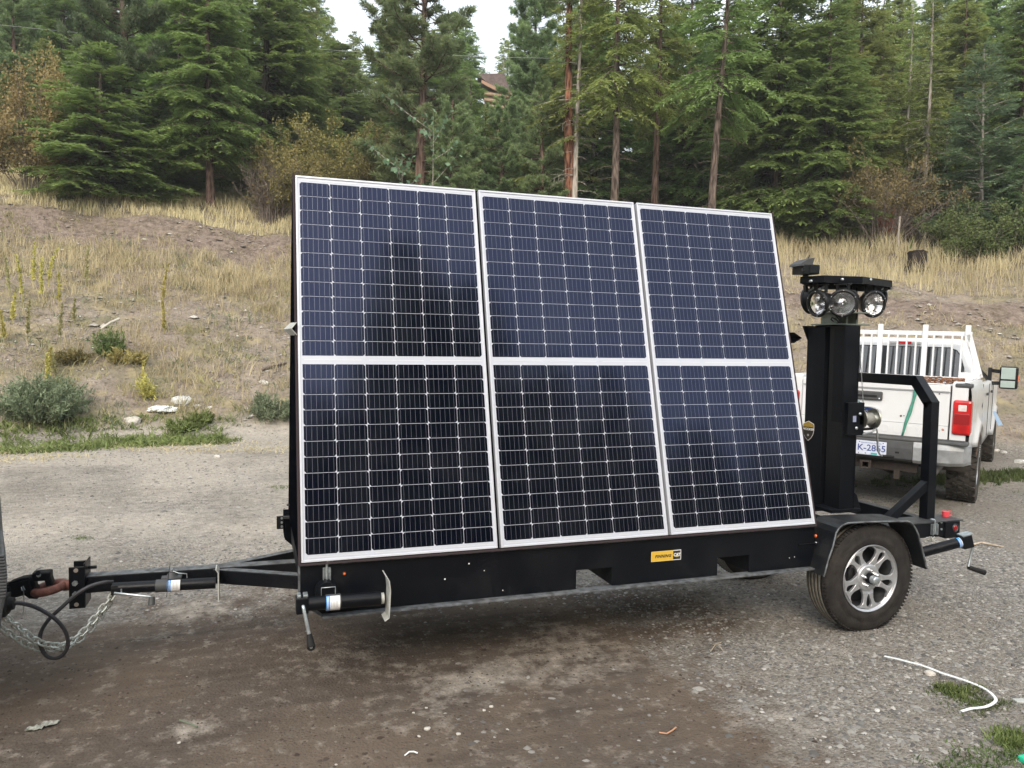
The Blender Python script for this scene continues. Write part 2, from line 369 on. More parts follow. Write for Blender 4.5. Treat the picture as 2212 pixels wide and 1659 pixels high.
def ground_material():
    m = bpy.data.materials.new('gravel_and_earth'); m.use_nodes = True; n = m.node_tree.nodes; l = m.node_tree.links; b = n['Principled BSDF']
    b.inputs['Roughness'].default_value = .95; b.inputs['Specular IOR Level'].default_value = .2
    geo = n.new('ShaderNodeNewGeometry'); at = n.new('ShaderNodeAttribute'); at.attribute_name = 'zone'
    sep = n.new('ShaderNodeSeparateColor'); l.new(at.outputs['Color'], sep.inputs[0])
    def noise(sc, det=6, ro=.6):
        t = n.new('ShaderNodeTexNoise'); t.inputs['Scale'].default_value = sc; t.inputs['Detail'].default_value = det; t.inputs['Roughness'].default_value = ro
        l.new(geo.outputs['Position'], t.inputs['Vector']); return t.outputs[0]
    def ramp(src, stops):
        r = n.new('ShaderNodeValToRGB'); e = r.color_ramp.elements
        while len(e) < len(stops): e.new(.5)
        for i, (p, c) in enumerate(stops): e[i].position = p; e[i].color = (*c, 1)
        l.new(src, r.inputs[0]); return r.outputs[0]
    def mix(f, a, c, mode='MIX'):
        x = n.new('ShaderNodeMix'); x.data_type = 'RGBA'; x.blend_type = mode
        for k, v in ((0, f), (6, a), (7, c)):
            if hasattr(v, 'is_output'): l.new(v, x.inputs[k])
            else: x.inputs[k].default_value = v if k == 0 else (*v, 1)
        return x.outputs[2]
    def mr(src, a, b_, c=0, d=1):
        r = n.new('ShaderNodeMapRange'); r.inputs[1].default_value = a; r.inputs[2].default_value = b_; r.inputs[3].default_value = c; r.inputs[4].default_value = d
        l.new(src, r.inputs[0]); return r.outputs[0]
    vo = n.new('ShaderNodeTexVoronoi'); vo.inputs['Scale'].default_value = 62; l.new(geo.outputs['Position'], vo.inputs['Vector'])
    vo2 = n.new('ShaderNodeTexVoronoi'); vo2.inputs['Scale'].default_value = 26; l.new(geo.outputs['Position'], vo2.inputs['Vector'])
    sv = n.new('ShaderNodeSeparateColor'); l.new(vo.outputs['Color'], sv.inputs[0])
    # gravel: each pebble its own grey or tan
    peb = ramp(sv.outputs[0], [(0, (.115, .108, .10)), (.35, (.185, .174, .157)), (.65, (.25, .234, .207)), (.9, (.32, .305, .28)), (1, (.42, .40, .37))])
    grav = mix(mr(noise(1.3), .35, .65), peb, (.19, .172, .148)); grav = mix(.45, peb, grav)
    grav = mix(mr(noise(.45, 3), .42, .6, 0, .5), grav, (.235, .205, .165))
    loam = ramp(noise(9, 9, .7), [(.25, (.060, .047, .038)), (.5, (.100, .080, .064)), (.72, (.16, .130, .105))])
    mp = n.new('ShaderNodeMapping'); mp.inputs['Rotation'].default_value = (0, 0, -.11); mp.inputs['Scale'].default_value = (.9, 11, 1); l.new(geo.outputs['Position'], mp.inputs[0])
    tn = n.new('ShaderNodeTexNoise'); tn.inputs['Scale'].default_value = 1.0; tn.inputs['Detail'].default_value = 6; l.new(mp.outputs[0], tn.inputs['Vector'])
    loam = mix(mr(noise(1.6, 4), .4, .62, 0, .55), loam, (.092, .078, .068))
    loam = mix(mr(tn.outputs[0], .48, .66, 0, .6), loam, (.135, .108, .086)); loam = mix(mr(tn.outputs[0], .46, .34, 0, .5), loam, (.052, .041, .034))
    loam = mix(mr(noise(.7, 3), .47, .62, 0, .55), loam, (.15, .113, .083))
    loam = mix(mr(sv.outputs[1], .975, .99, 0, .7), loam, (.22, .19, .16))
    def ragged(src, sc, amt, lo=.36, hi=.64):
        a = n.new('ShaderNodeMath'); a.operation = 'SUBTRACT'; a.inputs[1].default_value = .5; l.new(noise(sc, 8, .7), a.inputs[0])
        m2 = n.new('ShaderNodeMath'); m2.operation = 'MULTIPLY_ADD'; m2.inputs[1].default_value = amt; l.new(a.outputs[0], m2.inputs[0]); l.new(src, m2.inputs[2]); return mr(m2.outputs[0], lo, hi)
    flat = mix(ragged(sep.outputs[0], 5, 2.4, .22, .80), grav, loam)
    pale = ramp(noise(22, 5), [(.3, (.34, .305, .26)), (.7, (.50, .455, .39))])
    flat = mix(ragged(sep.outputs[2], 9, 2.2, .1, 1.0), flat, pale)
    soil = ramp(noise(3.2, 10, .72), [(.28, (.13, .105, .082)), (.46, (.28, .235, .19)), (.64, (.40, .345, .28)), (.8, (.50, .45, .38))])
    soil = mix(mr(noise(.6, 4), .42, .62, 0, .6), soil, (.29, .24, .20))
    soil = mix(mr(noise(1.1, 5), .47, .64, 0, .7), soil, (.22, .205, .11)); soil = mix(mr(noise(14, 6, .7), .52, .66, 0, .8), soil, (.10, .082, .06)); soil = mix(mr(noise(2.3, 6), .54, .66, 0, .8), soil, (.40, .335, .20))
    litter = ramp(noise(5, 8, .7), [(.3, (.022, .017, .012)), (.7, (.065, .048, .030))])
    band = n.new('ShaderNodeMath'); band.operation = 'MULTIPLY'; l.new(mr(sep.outputs[1], .335, .36), band.inputs[0]); l.new(mr(sep.outputs[1], .445, .42), band.inputs[1])
    soil = mix(mr(band.outputs[0], 0, 1, 0, .75), soil, ramp(noise(6, 8, .7), [(.35, (.075, .052, .042)), (.55, (.26, .20, .17)), (.75, (.38, .31, .26))]))
    g = mr(sep.outputs[1], 0.0, .03); col = mix(g, flat, soil)
    col = mix(mr(sep.outputs[1], .60, .80), col, litter)
    l.new(col, b.inputs['Base Color'])
    # relief
    bp = n.new('ShaderNodeBump'); bp.inputs['Strength'].default_value = .9; bp.inputs['Distance'].default_value = .012
    inv = mr(vo.outputs['Distance'], 0, .6, 1, 0); gm = n.new('ShaderNodeMath'); gm.operation = 'MULTIPLY'; l.new(inv, gm.inputs[0]); l.new(mr(sep.outputs[0], 0, 1, 1, .35), gm.inputs[1])
    ad = n.new('ShaderNodeMath'); ad.operation = 'ADD'; l.new(gm.outputs[0], ad.inputs[0]); l.new(noise(30, 9, .7), ad.inputs[1]); l.new(ad.outputs[0], bp.inputs['Height'])
    b2 = n.new('ShaderNodeBump'); b2.inputs['Distance'].default_value = .10; l.new(mr(sep.outputs[1], 0, .05, 0, .8), b2.inputs['Strength']); l.new(noise(4.5, 11, .68), b2.inputs['Height']); l.new(bp.outputs[0], b2.inputs['Normal'])
    l.new(b2.outputs[0], b.inputs['Normal']); return m
ground = link('ground', gme, None, [ground_material()]); tag(ground, 'gravel and brown dirt yard rising into a dry bank and forest floor', kind='structure')

# ------------------------------------------------------------------ stones (numpy-built)
_oct = np.array([(1, 0, 0), (-1, 0, 0), (0, 1, 0), (0, -1, 0), (0, 0, 1), (0, 0, -1), (.62, .62, .25), (-.62, .6, .2), (-.6, -.62, .25), (.6, -.6, .3)], float)
_octf = np.array([(4, 0, 6), (4, 6, 2), (4, 2, 7), (4, 7, 1), (4, 1, 8), (4, 8, 3), (4, 3, 9), (4, 9, 0)])
def stones(name, pos, size, mats_, seed=1, flat=.6):
    r = np.random.default_rng(seed); n = len(pos); k = len(_oct)
    V = np.repeat(_oct[None], n, 0)*(1+r.uniform(-.28, .28, (n, k, 1)))
    V = V*np.stack([np.ones(n), r.uniform(.6, 1, n), r.uniform(.35, flat+.1, n)], -1)[:, None]
    a = r.uniform(0, 2*PI, n); c, s = np.cos(a), np.sin(a); x = V[..., 0]*c[:, None]-V[..., 1]*s[:, None]; y = V[..., 0]*s[:, None]+V[..., 1]*c[:, None]
    V = np.stack([x, y, V[..., 2]-.08], -1)*size[:, None, None]/2+pos[:, None]
    F = (_octf[None]+np.arange(n)[:, None, None]*k).reshape(-1, 3)
    tone = np.repeat(r.uniform(0, 1, n), k)
    me = npmesh(name, V.reshape(-1, 3), F, False, {'tone': np.stack([tone, np.roll(tone, k), tone, np.ones_like(tone)], -1)})
    o = link(name, me, None, mats_); return o
def stone_mat(name, stops):
    m = bpy.data.materials.new(name); m.use_nodes = True; n = m.node_tree.nodes; l = m.node_tree.links; b = n['Principled BSDF']; b.inputs['Roughness'].default_value = .9
    b.inputs['Specular IOR Level'].default_value = .25
    at = n.new('ShaderNodeAttribute'); at.attribute_name = 'tone'; s = n.new('ShaderNodeSeparateColor'); l.new(at.outputs['Color'], s.inputs[0])
    r = n.new('ShaderNodeValToRGB'); e = r.color_ramp.elements
    while len(e) < len(stops): e.new(.5)
    for i, (p, c) in enumerate(stops): e[i].position = p; e[i].color = (*c, 1)
    l.new(s.outputs[0], r.inputs[0]); l.new(r.outputs[0], b.inputs['Base Color']); return m
GRAVM = stone_mat('grey_gravel_stone', [(0, (.085, .082, .078)), (.35, (.165, .158, .147)), (.75, (.25, .238, .218)), (.96, (.33, .315, .29)), (1, (.44, .42, .39))])
CLODM = stone_mat('earth_clod', [(0, (.045, .034, .027)), (.7, (.09, .068, .053)), (.97, (.12, .096, .078)), (.993, (.20, .175, .15)), (1, (.4, .37, .33))])
BANKM = stone_mat('bank_stone', [(0, (.18, .16, .14)), (.5, (.32, .29, .25)), (.8, (.38, .35, .31)), (1, (.6, .58, .54))])
def scat(n, x0, x1, y0, y1, keep):
    x = rng.uniform(x0, x1, n); y = rng.uniform(y0, y1, n); m = keep(x, y); x, y = x[m], y[m]
    return np.stack([x, y, height(x, y)], -1)
def loamy(x, y):
    n1 = fbm(x, y, 1.1, 4, 51); n2 = fbm(x, y, .5, 3, 52)
    R = np.clip((1.55+n1*1.6+n2*.5-np.clip(x-1.1, 0, 9)*.9-np.clip(-.5-x, 0, 9)*.05-y)/.55+.5, 0, 1); R = np.where(x > 1.9, R*np.clip(1-(x-1.9)/.5, 0, 1), R)
    return np.maximum(R, np.clip((-1.05-y+n1)/.3, 0, 1)*np.clip((x+1)/1.5, 0, 1)*np.clip((2.75-x+n1)/.5, 0, 1))
p = scat(60000, -1.0, 6.2, -2.6, 3.2, lambda x, y: (rng.uniform(size=len(x)) < (1-loamy(x, y))*np.clip(1.2-(y+1.2)*.14, .3, 1)))
sz = rng.gamma(3.2, .0043, len(p))+.006
tag(stones('gravel', p, sz, [GRAVM], 3), 'loose grey crushed gravel lying over the yard', 'gravel', kind='stuff')
p = scat(5200, .6, 4.6, -2.4, 1.2, lambda x, y: rng.uniform(size=len(x)) < (.25+.75*(1-loamy(x, y)))*(.3+.7*(vnoise(x, y, .5, 44) > .5)))
tag(stones('gravel', p, rng.gamma(5, .0040, len(p))+.008, [GRAVM], 8), 'coarser grey stones standing up from the gravel in front of the wheel', 'gravel', kind='stuff')
p = scat(15000, -2.4, 3.2, -2.2, 2.0, lambda x, y: (rng.uniform(size=len(x)) < loamy(x, y)))
tag(stones('dirt_clods', p, rng.gamma(2.0, .0034, len(p))+.004, [CLODM], 4), 'small clods and pebbles on the brown dirt', 'clods', kind='stuff')
p = scat(16000, 3.5, 17, -3, 11, lambda x, y: (bank(x, y)[0] < 0) & (rng.uniform(size=len(x)) < .8))
tag(stones('gravel', p, rng.gamma(3, .006, len(p))+.012, [GRAVM], 5), 'coarser loose gravel around the parked truck', 'gravel', kind='stuff')
p = scat(16000, -9, 3.5, 2.5, 11.5, lambda x, y: (bank(x, y)[0] < .3))
tag(stones('gravel', p, rng.gamma(2.5, .006, len(p))+.01, [GRAVM], 6), 'pale loose gravel between the trailer and the bank', 'gravel', kind='stuff')
def onbank(x, y):
    s, fx = bank(x, y); u = .56*s/crest(fx); return (s > .2) & (u < 1.05)
p = scat(95000, -18, 26, -6, 25, lambda x, y: onbank(x, y) & (vnoise(x, y, 2.0, 8) > .35))
sz = rng.gamma(1.2, .027, len(p))+.022
tag(stones('bank_stones', p, sz, [BANKM], 7), 'loose stones strewn over the dry bank', 'stones', kind='stuff')
# single rocks one can point at
ROCKM = mat('pale_rock', (.5, .5, .48), .9, noise=.35, nscale=14, bump=.5, bscale=18)
ROCKW = mat('white_rock', (.50, .475, .43), .85, noise=.2, nscale=18, bump=.4, bscale=30)
def rock(px, py, wpx, label, m=ROCKM, fl=.55, seed=0, ar=.7, name='rock', cat='rock', group=None):
    c = G(px, py); d = (c-CP).length; w = wpx*d/1659/2*.92
    r = random.Random(seed+int(px)); bm = bmesh.new(); bmesh.ops.create_icosphere(bm, subdivisions=3, radius=1)
    o1 = Vector((r.random()*9, r.random()*9, r.random()*9)); from mathutils import noise as mn
    for v in bm.verts:
        q_ = v.co.copy(); k = 1+.28*mn.noise(q_*1.1+o1)+.12*mn.noise(q_*3+o1)
        for ax in range(3):
            nrm = Vector((r.random()-.5, 0, 0))
        v.co = q_*k
        if v.co.z > .62: v.co.z = .62+(v.co.z-.62)*.3
        v.co = Vector((v.co.x*w, v.co.y*w*ar, v.co.z*w*fl))
    me = bpy.data.meshes.new(name); bm.to_mesh(me); bm.free()
    o = link(name, me, None, [m]); o.location = c+Vector((0, 0, w*fl*.25)); o.rotation_euler = (r.uniform(-.2, .2), r.uniform(-.25, .25), -.32+r.uniform(-.3, .3))
    tag(o, label, cat, group); return o
rock(392, 872, 40, 'large grey-white angular rock at the foot of the bank beside a torn white bag', ROCKM, .75, 1)
rock(285, 916, 34, 'rounded pale rock half hidden in green weeds at the bank foot', ROCKW, .8, 2)
rock(571, 830, 22, 'flat white rock on bare soil just left of the solar panels', ROCKW, .6, 3)
rock(426, 880, 16, 'small pale rock right of the large angular rock', ROCKW, .5, 4)
rock(453, 884, 10, 'small round stone on the slope right of the pale rocks', ROCKW, .8, 4)
rock(469, 988, 13, 'small round stone on the yard edge below the bank', ROCKW, .8, 5)
rock(14, 867, 12, 'small white rock at the left photo edge near the green shrub', ROCKW, .6, 6)
rock(2203, 1000, 22, 'grey rock at the bank foot at the right photo edge', ROCKM, .6, 7)
rock(2150, 976, 16, 'tan rock at the bank foot right of the truck front wheel', ROCKW, .5, 8)
rock(2168, 979, 13, 'second tan rock at the bank foot right of the truck front wheel', ROCKM, .6, 9)
rock(1905, 820, 8, 'small stone on the slope behind the truck', ROCKW, .6, 9)
for i, (px, py, w_, lb) in enumerate(((923, 1577, 17, 'pale pebble cluster, largest white stone in the bottom centre dirt'), (990, 1590, 12, 'white pebble right of the largest pebble in the dirt'), (905, 1601, 9, 'small white pebble left of the largest pebble in the dirt'), (1046, 1536, 9, 'white pebble upper left of a pair in the dirt'), (1061, 1532, 11, 'white pebble, larger of the pair in the dirt'), (921, 1530, 8, 'lone white pebble above the largest pebble in the dirt'), (893, 1545, 8, 'lone white pebble upper left of the largest pebble'), (726, 1654, 7, 'white pebble at the bottom photo edge'), (387, 1611, 8, 'white pebble beside the pale dirt spot'), (1894, 1542, 14, 'round grey stone in the gravel near the bottom centre right'), (2008, 1458, 24, 'flat grey stone under the white strip start'))):
    rock(px, py, w_*.85, lb, ROCKW if 'white' in lb or 'pale' in lb else ROCKM, .75, 20+i, name='pebble', cat='pebble')
# ------------------------------------------------------------------ the solar light tower trailer
GZ = .70     # height of the array hinge line above the ground
T = thing('solar_trailer', 'black solar lighting trailer with three tall tilted solar panels, alloy wheel and short light mast', 'trailer', (1.5, .7, 0))
TO = Vector((1.5, .7, 0))
def part(mb, name, mats, parent=None, **k):
    """part of the trailer, given in place coordinates"""
    o = mb.build(name, mats, **k)
    o.parent = parent or T
    o.matrix_parent_inverse = Matrix.Identity(4)
    o.location = o.location-(TO if parent is None else Vector((0, 0, 0)))
    return o
# --- solar panels -------------------------------------------------
PW, PH, PG, PD = 1.0, 2.028, .02, .035
def cell_mesh(chamfer_top):
    W, H_, c = .1575, .0772, .0095
    z0, z1 = 0, .0012
    if chamfer_top: poly = [(0, 0), (W, 0), (W, H_-c), (W-c, H_), (c, H_), (0, H_-c)]
    else: poly = [(c, 0), (W-c, 0), (W, c), (W, H_), (0, H_), (0, c)]
    m = MB(); m.prism([(x, y, z0) for x, y in poly], (0, 0, z1))
    for i in range(6):
        x = W*(.083+.1667*i); e = .0 if (chamfer_top or i in (1, 2, 3, 4)) else .002
        m.add([(x-.0007, .0035, z1+.0002), (x+.0007, .0035, z1+.0002), (x+.0007, H_-.0035, z1+.0002), (x-.0007, H_-.0035, z1+.0002)], [(0, 1, 2, 3)], 1)
    me = bpy.data.meshes.new('cell'); me.from_pydata(m.v, [], m.f); me.materials.append(CELL); me.materials.append(BUSB)
    me.polygons.foreach_set('material_index', m.m); me.update(); return me
CT, CB = cell_mesh(True), cell_mesh(False)
def cell_spots():
    mx = (PW-6*.1575-5*.0025)/2; r = []
    for half in (0, 1):
        y0 = .036 if half == 0 else PH-.036-12*.0772-11*.0026
        for j in range(12):
            for i in range(6):
                top = (i % 2 == 0) if half == 1 else (i % 2 == 1)
                r.append((mx+i*.16, y0+j*.0798, top))
    return r
FW = .011
def panel_mesh():
    m = MB()
    for a, b in (((0, 0, -PD), (PW, FW, 0)), ((0, PH-FW, -PD), (PW, PH, 0)), ((0, FW, -PD), (FW, PH-FW, 0)), ((PW-FW, FW, -PD), (PW, PH-FW, 0))): m.box(a, b)
    return m
def back_mesh():
    m = MB(); m.box((FW, FW, -.010), (PW-FW, PH-FW, -.0045)); return m
def ribbon_mesh():
    m = MB()
    for yy in (.0225, PH/2, PH-.0225):
        for x0 in (.03, .36, .69): m.add([(x0, yy-.0025, 0), (x0+.29, yy-.0025, 0), (x0+.29, yy+.0025, 0), (x0, yy+.0025, 0)], [(0, 1, 2, 3)])
    return m
def array_matrix(org, xd, upd):
    xd = Vector(xd).normalized(); upd = Vector(upd).normalized(); n = xd.cross(upd); upd = n.cross(xd)
    return Matrix.Translation(org) @ Matrix((xd, upd, n)).transposed().to_4x4()
TILT = Vector((0, .2532, .9674))
AM = array_matrix(Vector((0, 0, GZ)), (1, 0, 0), TILT)
FM = array_matrix(Vector((3.04, 1.17, GZ)), (-1, 0, 0), Vector((0, -.2532, .9674)))
TI = Matrix.Translation(-TO)
RIBM = mat('tinned_ribbon', (.62, .64, .68), .3, metal=.2, coat=.5)
labels = ['solar panel at the hitch end', 'middle solar panel', 'solar panel nearest the wheel and mast']
pm = None
for k in range(3):
    if pm is None:
        p0 = panel_mesh().build('solar_panel', ALU, bevel=.0015, seg=1); b0 = back_mesh().build('backsheet', BACKS); r0 = ribbon_mesh().build('ribbons', RIBM, recalc=False); r0['kind'] = 'stuff'; pm = p0
        o, bs, rb = p0, b0, r0
    else:
        o, bs, rb = p0.copy(), b0.copy(), r0.copy()
        for q_ in (o, bs, rb): COL.objects.link(q_)
    o.parent = T; o.matrix_basis = TI @ AM @ Matrix.Translation((k*(PW+PG), 0, 0)); o['label'] = labels[k]
    bs.parent = o; rb.parent = o; rb.location = (0, 0, -.0035)
    if k < 2:
        for (x, y, top) in cell_spots():
            c = link('cell', CT if top else CB, o); c.location = (x, y, -.0045)
    else:
        V, F_, M_ = [], [], []
        mb = MB()
        for (x, y, top) in cell_spots():
            me = CT if top else CB
            mb.add([(v.co.x+x, v.co.y+y, v.co.z-.0045) for v in me.vertices], [tuple(p.vertices) for p in me.polygons])
            for i, p in enumerate(me.polygons): mb.m[len(mb.m)-len(me.polygons)+i] = p.material_index
        c = mb.build('cells', [CELL, BUSB], o, recalc=False); c['kind'] = 'stuff'
    # the panel of the far side leaning the other way
    f = p0.copy(); COL.objects.link(f); f.parent = T; f.matrix_basis = TI @ FM @ Matrix.Translation((k*(PW+PG), 0, 0)); f['label'] = 'far side solar panel seen edge on'
    fb = link('backsheet', b0.data, f)
    fc = MB().box((.02, .03, -.0045), (PW-.02, PH-.03, -.0035)).build('glass', CELL, f)
# black sub-frame behind each array and closed ends of the A shape
def sub(mat4, L=3*PW+2*PG):
    m = MB(); e = .012
    m.box((-e, -e, -.075), (L+e, .05, -PD-.002)); m.box((-e, PH-.05, -.075), (L+e, PH+e, -PD-.002))
    m.box((-e, .05, -.075), (.05, PH-.05, -PD-.002)); m.box((L-.05, .05, -.075), (L+e, PH-.05, -PD-.002))
    for k in (1, 2): m.box((k*(PW+PG)-.035, .05, -.075), (k*(PW+PG)+.015, PH-.05, -PD-.002))
    for yy in (.55, 1.45): m.box((.05, yy, -.074), (L-.05, yy+.04, -PD-.003))
    return m
for M_ in (AM, FM):
    o = sub(M_).build('panel_frame', MATTE, bevel=.002, seg=1); o.parent = T; o.matrix_basis = TI @ M_
# purple-grey edge trim down the near array sides
trim = mat('dull_frame_edge', (.05, .038, .042), .8, spec=.05)
m = MB(); m.box((-.013, -.012, -.05), (-.003, PH+.012, -.004)); m.box((3*PW+2*PG+.003, -.012, -.05), (3*PW+2*PG+.013, PH+.012, -.004)); m.box((-.003, -.014, -.05), (3*PW+2*PG+.003, -.004, -.004))
o = m.build('edge_trim', trim); o.parent = T; o.matrix_basis = TI @ AM
# end plates
for x0, lab in ((-.010, None), (3.03, None)):
    m = MB(); m.prism([(x0, .10, .69), (x0, 1.10, .69), (x0, .66, 2.55), (x0, .60, 2.62), (x0, .585, 2.62)], (.012, 0, 0)); part(m, 'end_plate', MATTE)
# flanges where the far hull side starts
m = MB(); m.box((-.044, 1.03, .690), (.35, 1.05, .704)); part(m, 'end_ledge', STEEL)
m = MB(); m.box((-.026, 1.02, .772), (.30, 1.03, .780)); part(m, 'end_ledge', STEEL)
# folded grey stop bracket half way up the near array edge
def vbracket(x_in, sx, name='stop_bracket'):
    m = MB(); ya, yb = .27, .52
    tn = P(641, 697, y=ya); an = P(630, 710.5, y=ya); bn = P(642, 724.5, y=ya)
    tf = P(627.5, 698.5, y=yb); af = P(612.5, 712, y=yb); bf = P(626, 724.5, y=yb)
    zt, zm, zb = (tn.z+tf.z)/2, (an.z+af.z)/2, (bn.z+bf.z)/2
    if sx < 0: xi, xo = -.008, -.066
    else: xi, xo = x_in, x_in+.06
    if sx < 0:
        m.prism([tn, an, af, tf], (0, 0, .003)); m.prism([an, bn, bf, af], (0, 0, .003)); return m
    for (x1, z1), (x2, z2) in (((xi, zt), (xo, zm)), ((xo, zm), (xi, zb))):
        m.prism([(x1, ya, z1), (x2, ya, z2), (x2, yb, z2), (x1, yb, z1)], (0, 0, .004))
    return m
part(vbracket(0, -1), 'stop_bracket', GALV); part(vbracket(3.055, 1), 'stop_bracket', BLK2)
# --- chassis ------------------------------------------------------
YF = .03; zt, zb = .673, .430
h1 = (P(1245, 1232, y=YF).x, P(1322, 1258, y=YF).x); h2 = (P(1550, 1206, y=YF).x, P(1618, 1230, y=YF).x); zh = P(1245, 1232, y=YF).z
for yy, nm in ((YF, 'side_panel'), (1.14, 'side_panel')):
    m = MB(); t_ = .010
    m.prism([(-.012, yy, zt), (-.012, yy, .52), (.10, yy, zb), (h1[0], yy, zb), (h1[0], yy, zt)], (0, t_, 0))
    m.box((h1[0], yy, zh), (h1[1], yy+t_, zt)); m.box((h1[1], yy, zb), (h2[0], yy+t_, zt)); m.box((h2[0], yy, zh), (h2[1], yy+t_, zt)); m.box((h2[1], yy, zb), (3.06, yy+t_, zt))
    part(m, nm, BLK)
m = MB(); m.box((-.014, YF-.004, .505), (-.004, YF+.014, zt+.004)); part(m, 'corner_edge', EDGE)
m = MB(); m.box((-.012, .022, zt+.002), (3.05, .034, zt+.009)); part(m, 'top_edge', EDGE)  # grey strip paints the sky's reflection along the plate's top edge
m = MB(); m.box((.10, -.012, zb-.014), (3.04, .055, zb-.003)); m.box((.10, 1.12, zb-.014), (3.04, 1.17, zb-.003)); part(m, 'bottom_rail', EDGE, bevel=.002)
m = MB(); m.box((0, .045, zt-.012), (3.05, 1.135, zt-.004)); part(m, 'deck', BLK2)
for h in (h1, h2):
    m = MB()
    for xx in (h[0]-.008, h[1]): m.box((xx, .041, zb), (xx+.008, 1.138, zh))
    m.box((h[0]-.008, .041, zh+.001), (h[1]+.008, 1.138, zh+.008)); split_loose(part(m, 'fork_pocket', BLK2))
m = MB(); m.box((0.0, .045, .55), (.008, 1.13, .66)); m.box((3.05, .045, zb), (3.06, 1.13, .66))
for xx in (.6, 1.2, 1.95, 2.2, 2.85): m.box((xx, .045, .50), (xx+.05, 1.135, .655))
split_loose(part(m, 'cross_member', BLK2))
# far tool box with cut corner, seen past the panel edge
m = MB(); m.prism([(-.036, 1.155, .688), (-.036, 1.155, .545), (.06, 1.155, .44), (.9, 1.155, .44), (.9, 1.155, .688)], (0, .16, 0)); m.prism([(-.036, 1.04, .688), (-.036, 1.04, .56), (.05, 1.04, .48), (.9, 1.04, .48), (.9, 1.04, .688)], (0, .095, 0)); part(m, 'side_box', MATTE)
m = MB(); m.box((-.079, 1.215, .585), (-.037, 1.223, .668))
b_ = part(m, 'hinge_plate', PLAS, bevel=.002)
for zz in (.602, .628, .655):
    mm = MB(); mm.cyl((-.048, 1.214, zz), (-.048, 1.206, zz), .007, n=10); part(mm, 'bolt', ZINC, b_)
# sticker
c0 = P(1407, 1191, y=YF); c1 = P(1471, 1212, y=YF)
x0, x1 = P(1407, 1201, y=YF-.003).x, P(1471, 1200, y=YF-.003).x; z0, z1 = P(1407, 1214, y=YF-.003).z, P(1407, 1192.5, y=YF-.003).z
xm = P(1454, 1200, y=YF-.003).x
st = MB(); st.box((x0, YF-.0035, z0), (xm, YF-.0005, z1)); stk = part(st, 'sticker', YEL)
def onst(mb, name, m_): o = mb.build(name, m_); o.parent = stk; return o
w_ = .0035
onst(MB().box((xm, YF-.0034, z0+w_), (x1-w_, YF-.0005, z1-w_)), 'logo_panel', INK)
mb = MB(); mb.box((xm, YF-.0037, z0), (x1, YF-.0005, z0+w_)); mb.box((xm, YF-.0037, z1-w_), (x1, YF-.0005, z1)); mb.box((x1-w_, YF-.0037, z0+w_), (x1, YF-.0005, z1-w_)); onst(mb, 'logo_border', WHT)
mb = MB(); mb.box((x0, YF-.0039, z0), (xm, YF-.0036, z0+.0015)); mb.box((x0, YF-.0039, z1-.0015), (xm, YF-.0036, z1)); mb.box((x0, YF-.0039, z0+.0015), (x0+.0015, YF-.0036, z1-.0015)); onst(mb, 'sticker_border', mat('pale_yellow', (.8, .7, .4), .4))
zc = (z0+z1)/2
put_text('FINNING', .0232, Vector(((x0+xm)/2+.004, YF-.0042, zc-.001)), (1, 0, 0), (0, 0, 1), INK, stk, font_shear=.25, bold=.0011, space=1.14)
put_text('CAT', .0245, Vector(((xm+x1)/2-.0008, YF-.0045, zc+.001)), (1, 0, 0), (0, 0, 1), WHT, stk, bold=.0013, space=.86)
tr = MB(); cx_ = (xm+x1)/2-.001; tr.add([(cx_-.009, YF-.0049, zc-.0108), (cx_+.009, YF-.0049, zc-.0108), (cx_, YF-.0049, zc+.002)], [(0, 1, 2)]); onst(tr, 'logo_triangle', mat('pale_gold_print', (.6, .5, .2), .5))
# paint chips and amber markers
m = MB()
for px, py, r_ in ((1198, 1170, 4), (2, 2, 0),):
    pass
for (px, py) in ((1013, 1217.5), (1046, 1232.5), (961, 1251), (1086, 1275), (1705, 1205), (1716, 1203)):
    c = P(px, py, y=YF-.001); m.cyl(c, c+Vector((0, -.0015, 0)), .0045 if px < 1040 else .003, n=6)
part(m, 'paint_chip', WHT)['kind'] = 'stuff'
def marker(px, py, y, r=.012, dome=AMBER, nrm=(0, -1, 0), nm='marker_light', rimm=RUB):
    c = P(px, py, y=y); n_ = Vector(nrm).normalized(); mb = MB(); mb.lathe([(0, r*1.5), (.004, r*1.5), (.006, r*1.15), (.004, r*.9)], c, n_, 16); o = part(mb, nm, rimm)
    mb = MB(); mb.lathe([(.002, r), (.007, r*.85), (.011, r*.45), (.012, .0005)], c, n_, 14); d_ = mb.build('lens', dome); d_.parent = o
    return o
marker(744, 1239, YF-.001, .0075)
# barrel bolt latch above the near jack
m = MB(); a = P(697, 1226, y=YF-.002); b = P(714, 1261, y=YF-.002)
m.box((a.x, YF-.006, b.z), (b.x, YF-.001, a.z)); m.box((a.x, YF-.022, b.z), (a.x+.005, YF-.006, a.z)); m.box((b.x-.005, YF-.022, b.z), (b.x, YF-.006, a.z))
cx_ = (a.x+b.x)/2
for zz in (b.z+.02, a.z-.02): m.cyl((cx_-.008, YF-.006, zz), (cx_-.008, YF-.012, zz), .006, n=8); m.cyl((cx_+.009, YF-.006, zz), (cx_+.009, YF-.012, zz), .006, n=8)
m.tube([(cx_, YF-.014, b.z+.01), (cx_, YF-.014, a.z+.018), (cx_+.003, YF-.014, a.z+.028), (cx_+.012, YF-.014, a.z+.033), (cx_+.03, YF-.014, a.z+.033)], .0065, 8)
part(m, 'barrel_latch', ZINC, bevel=.001, seg=1)
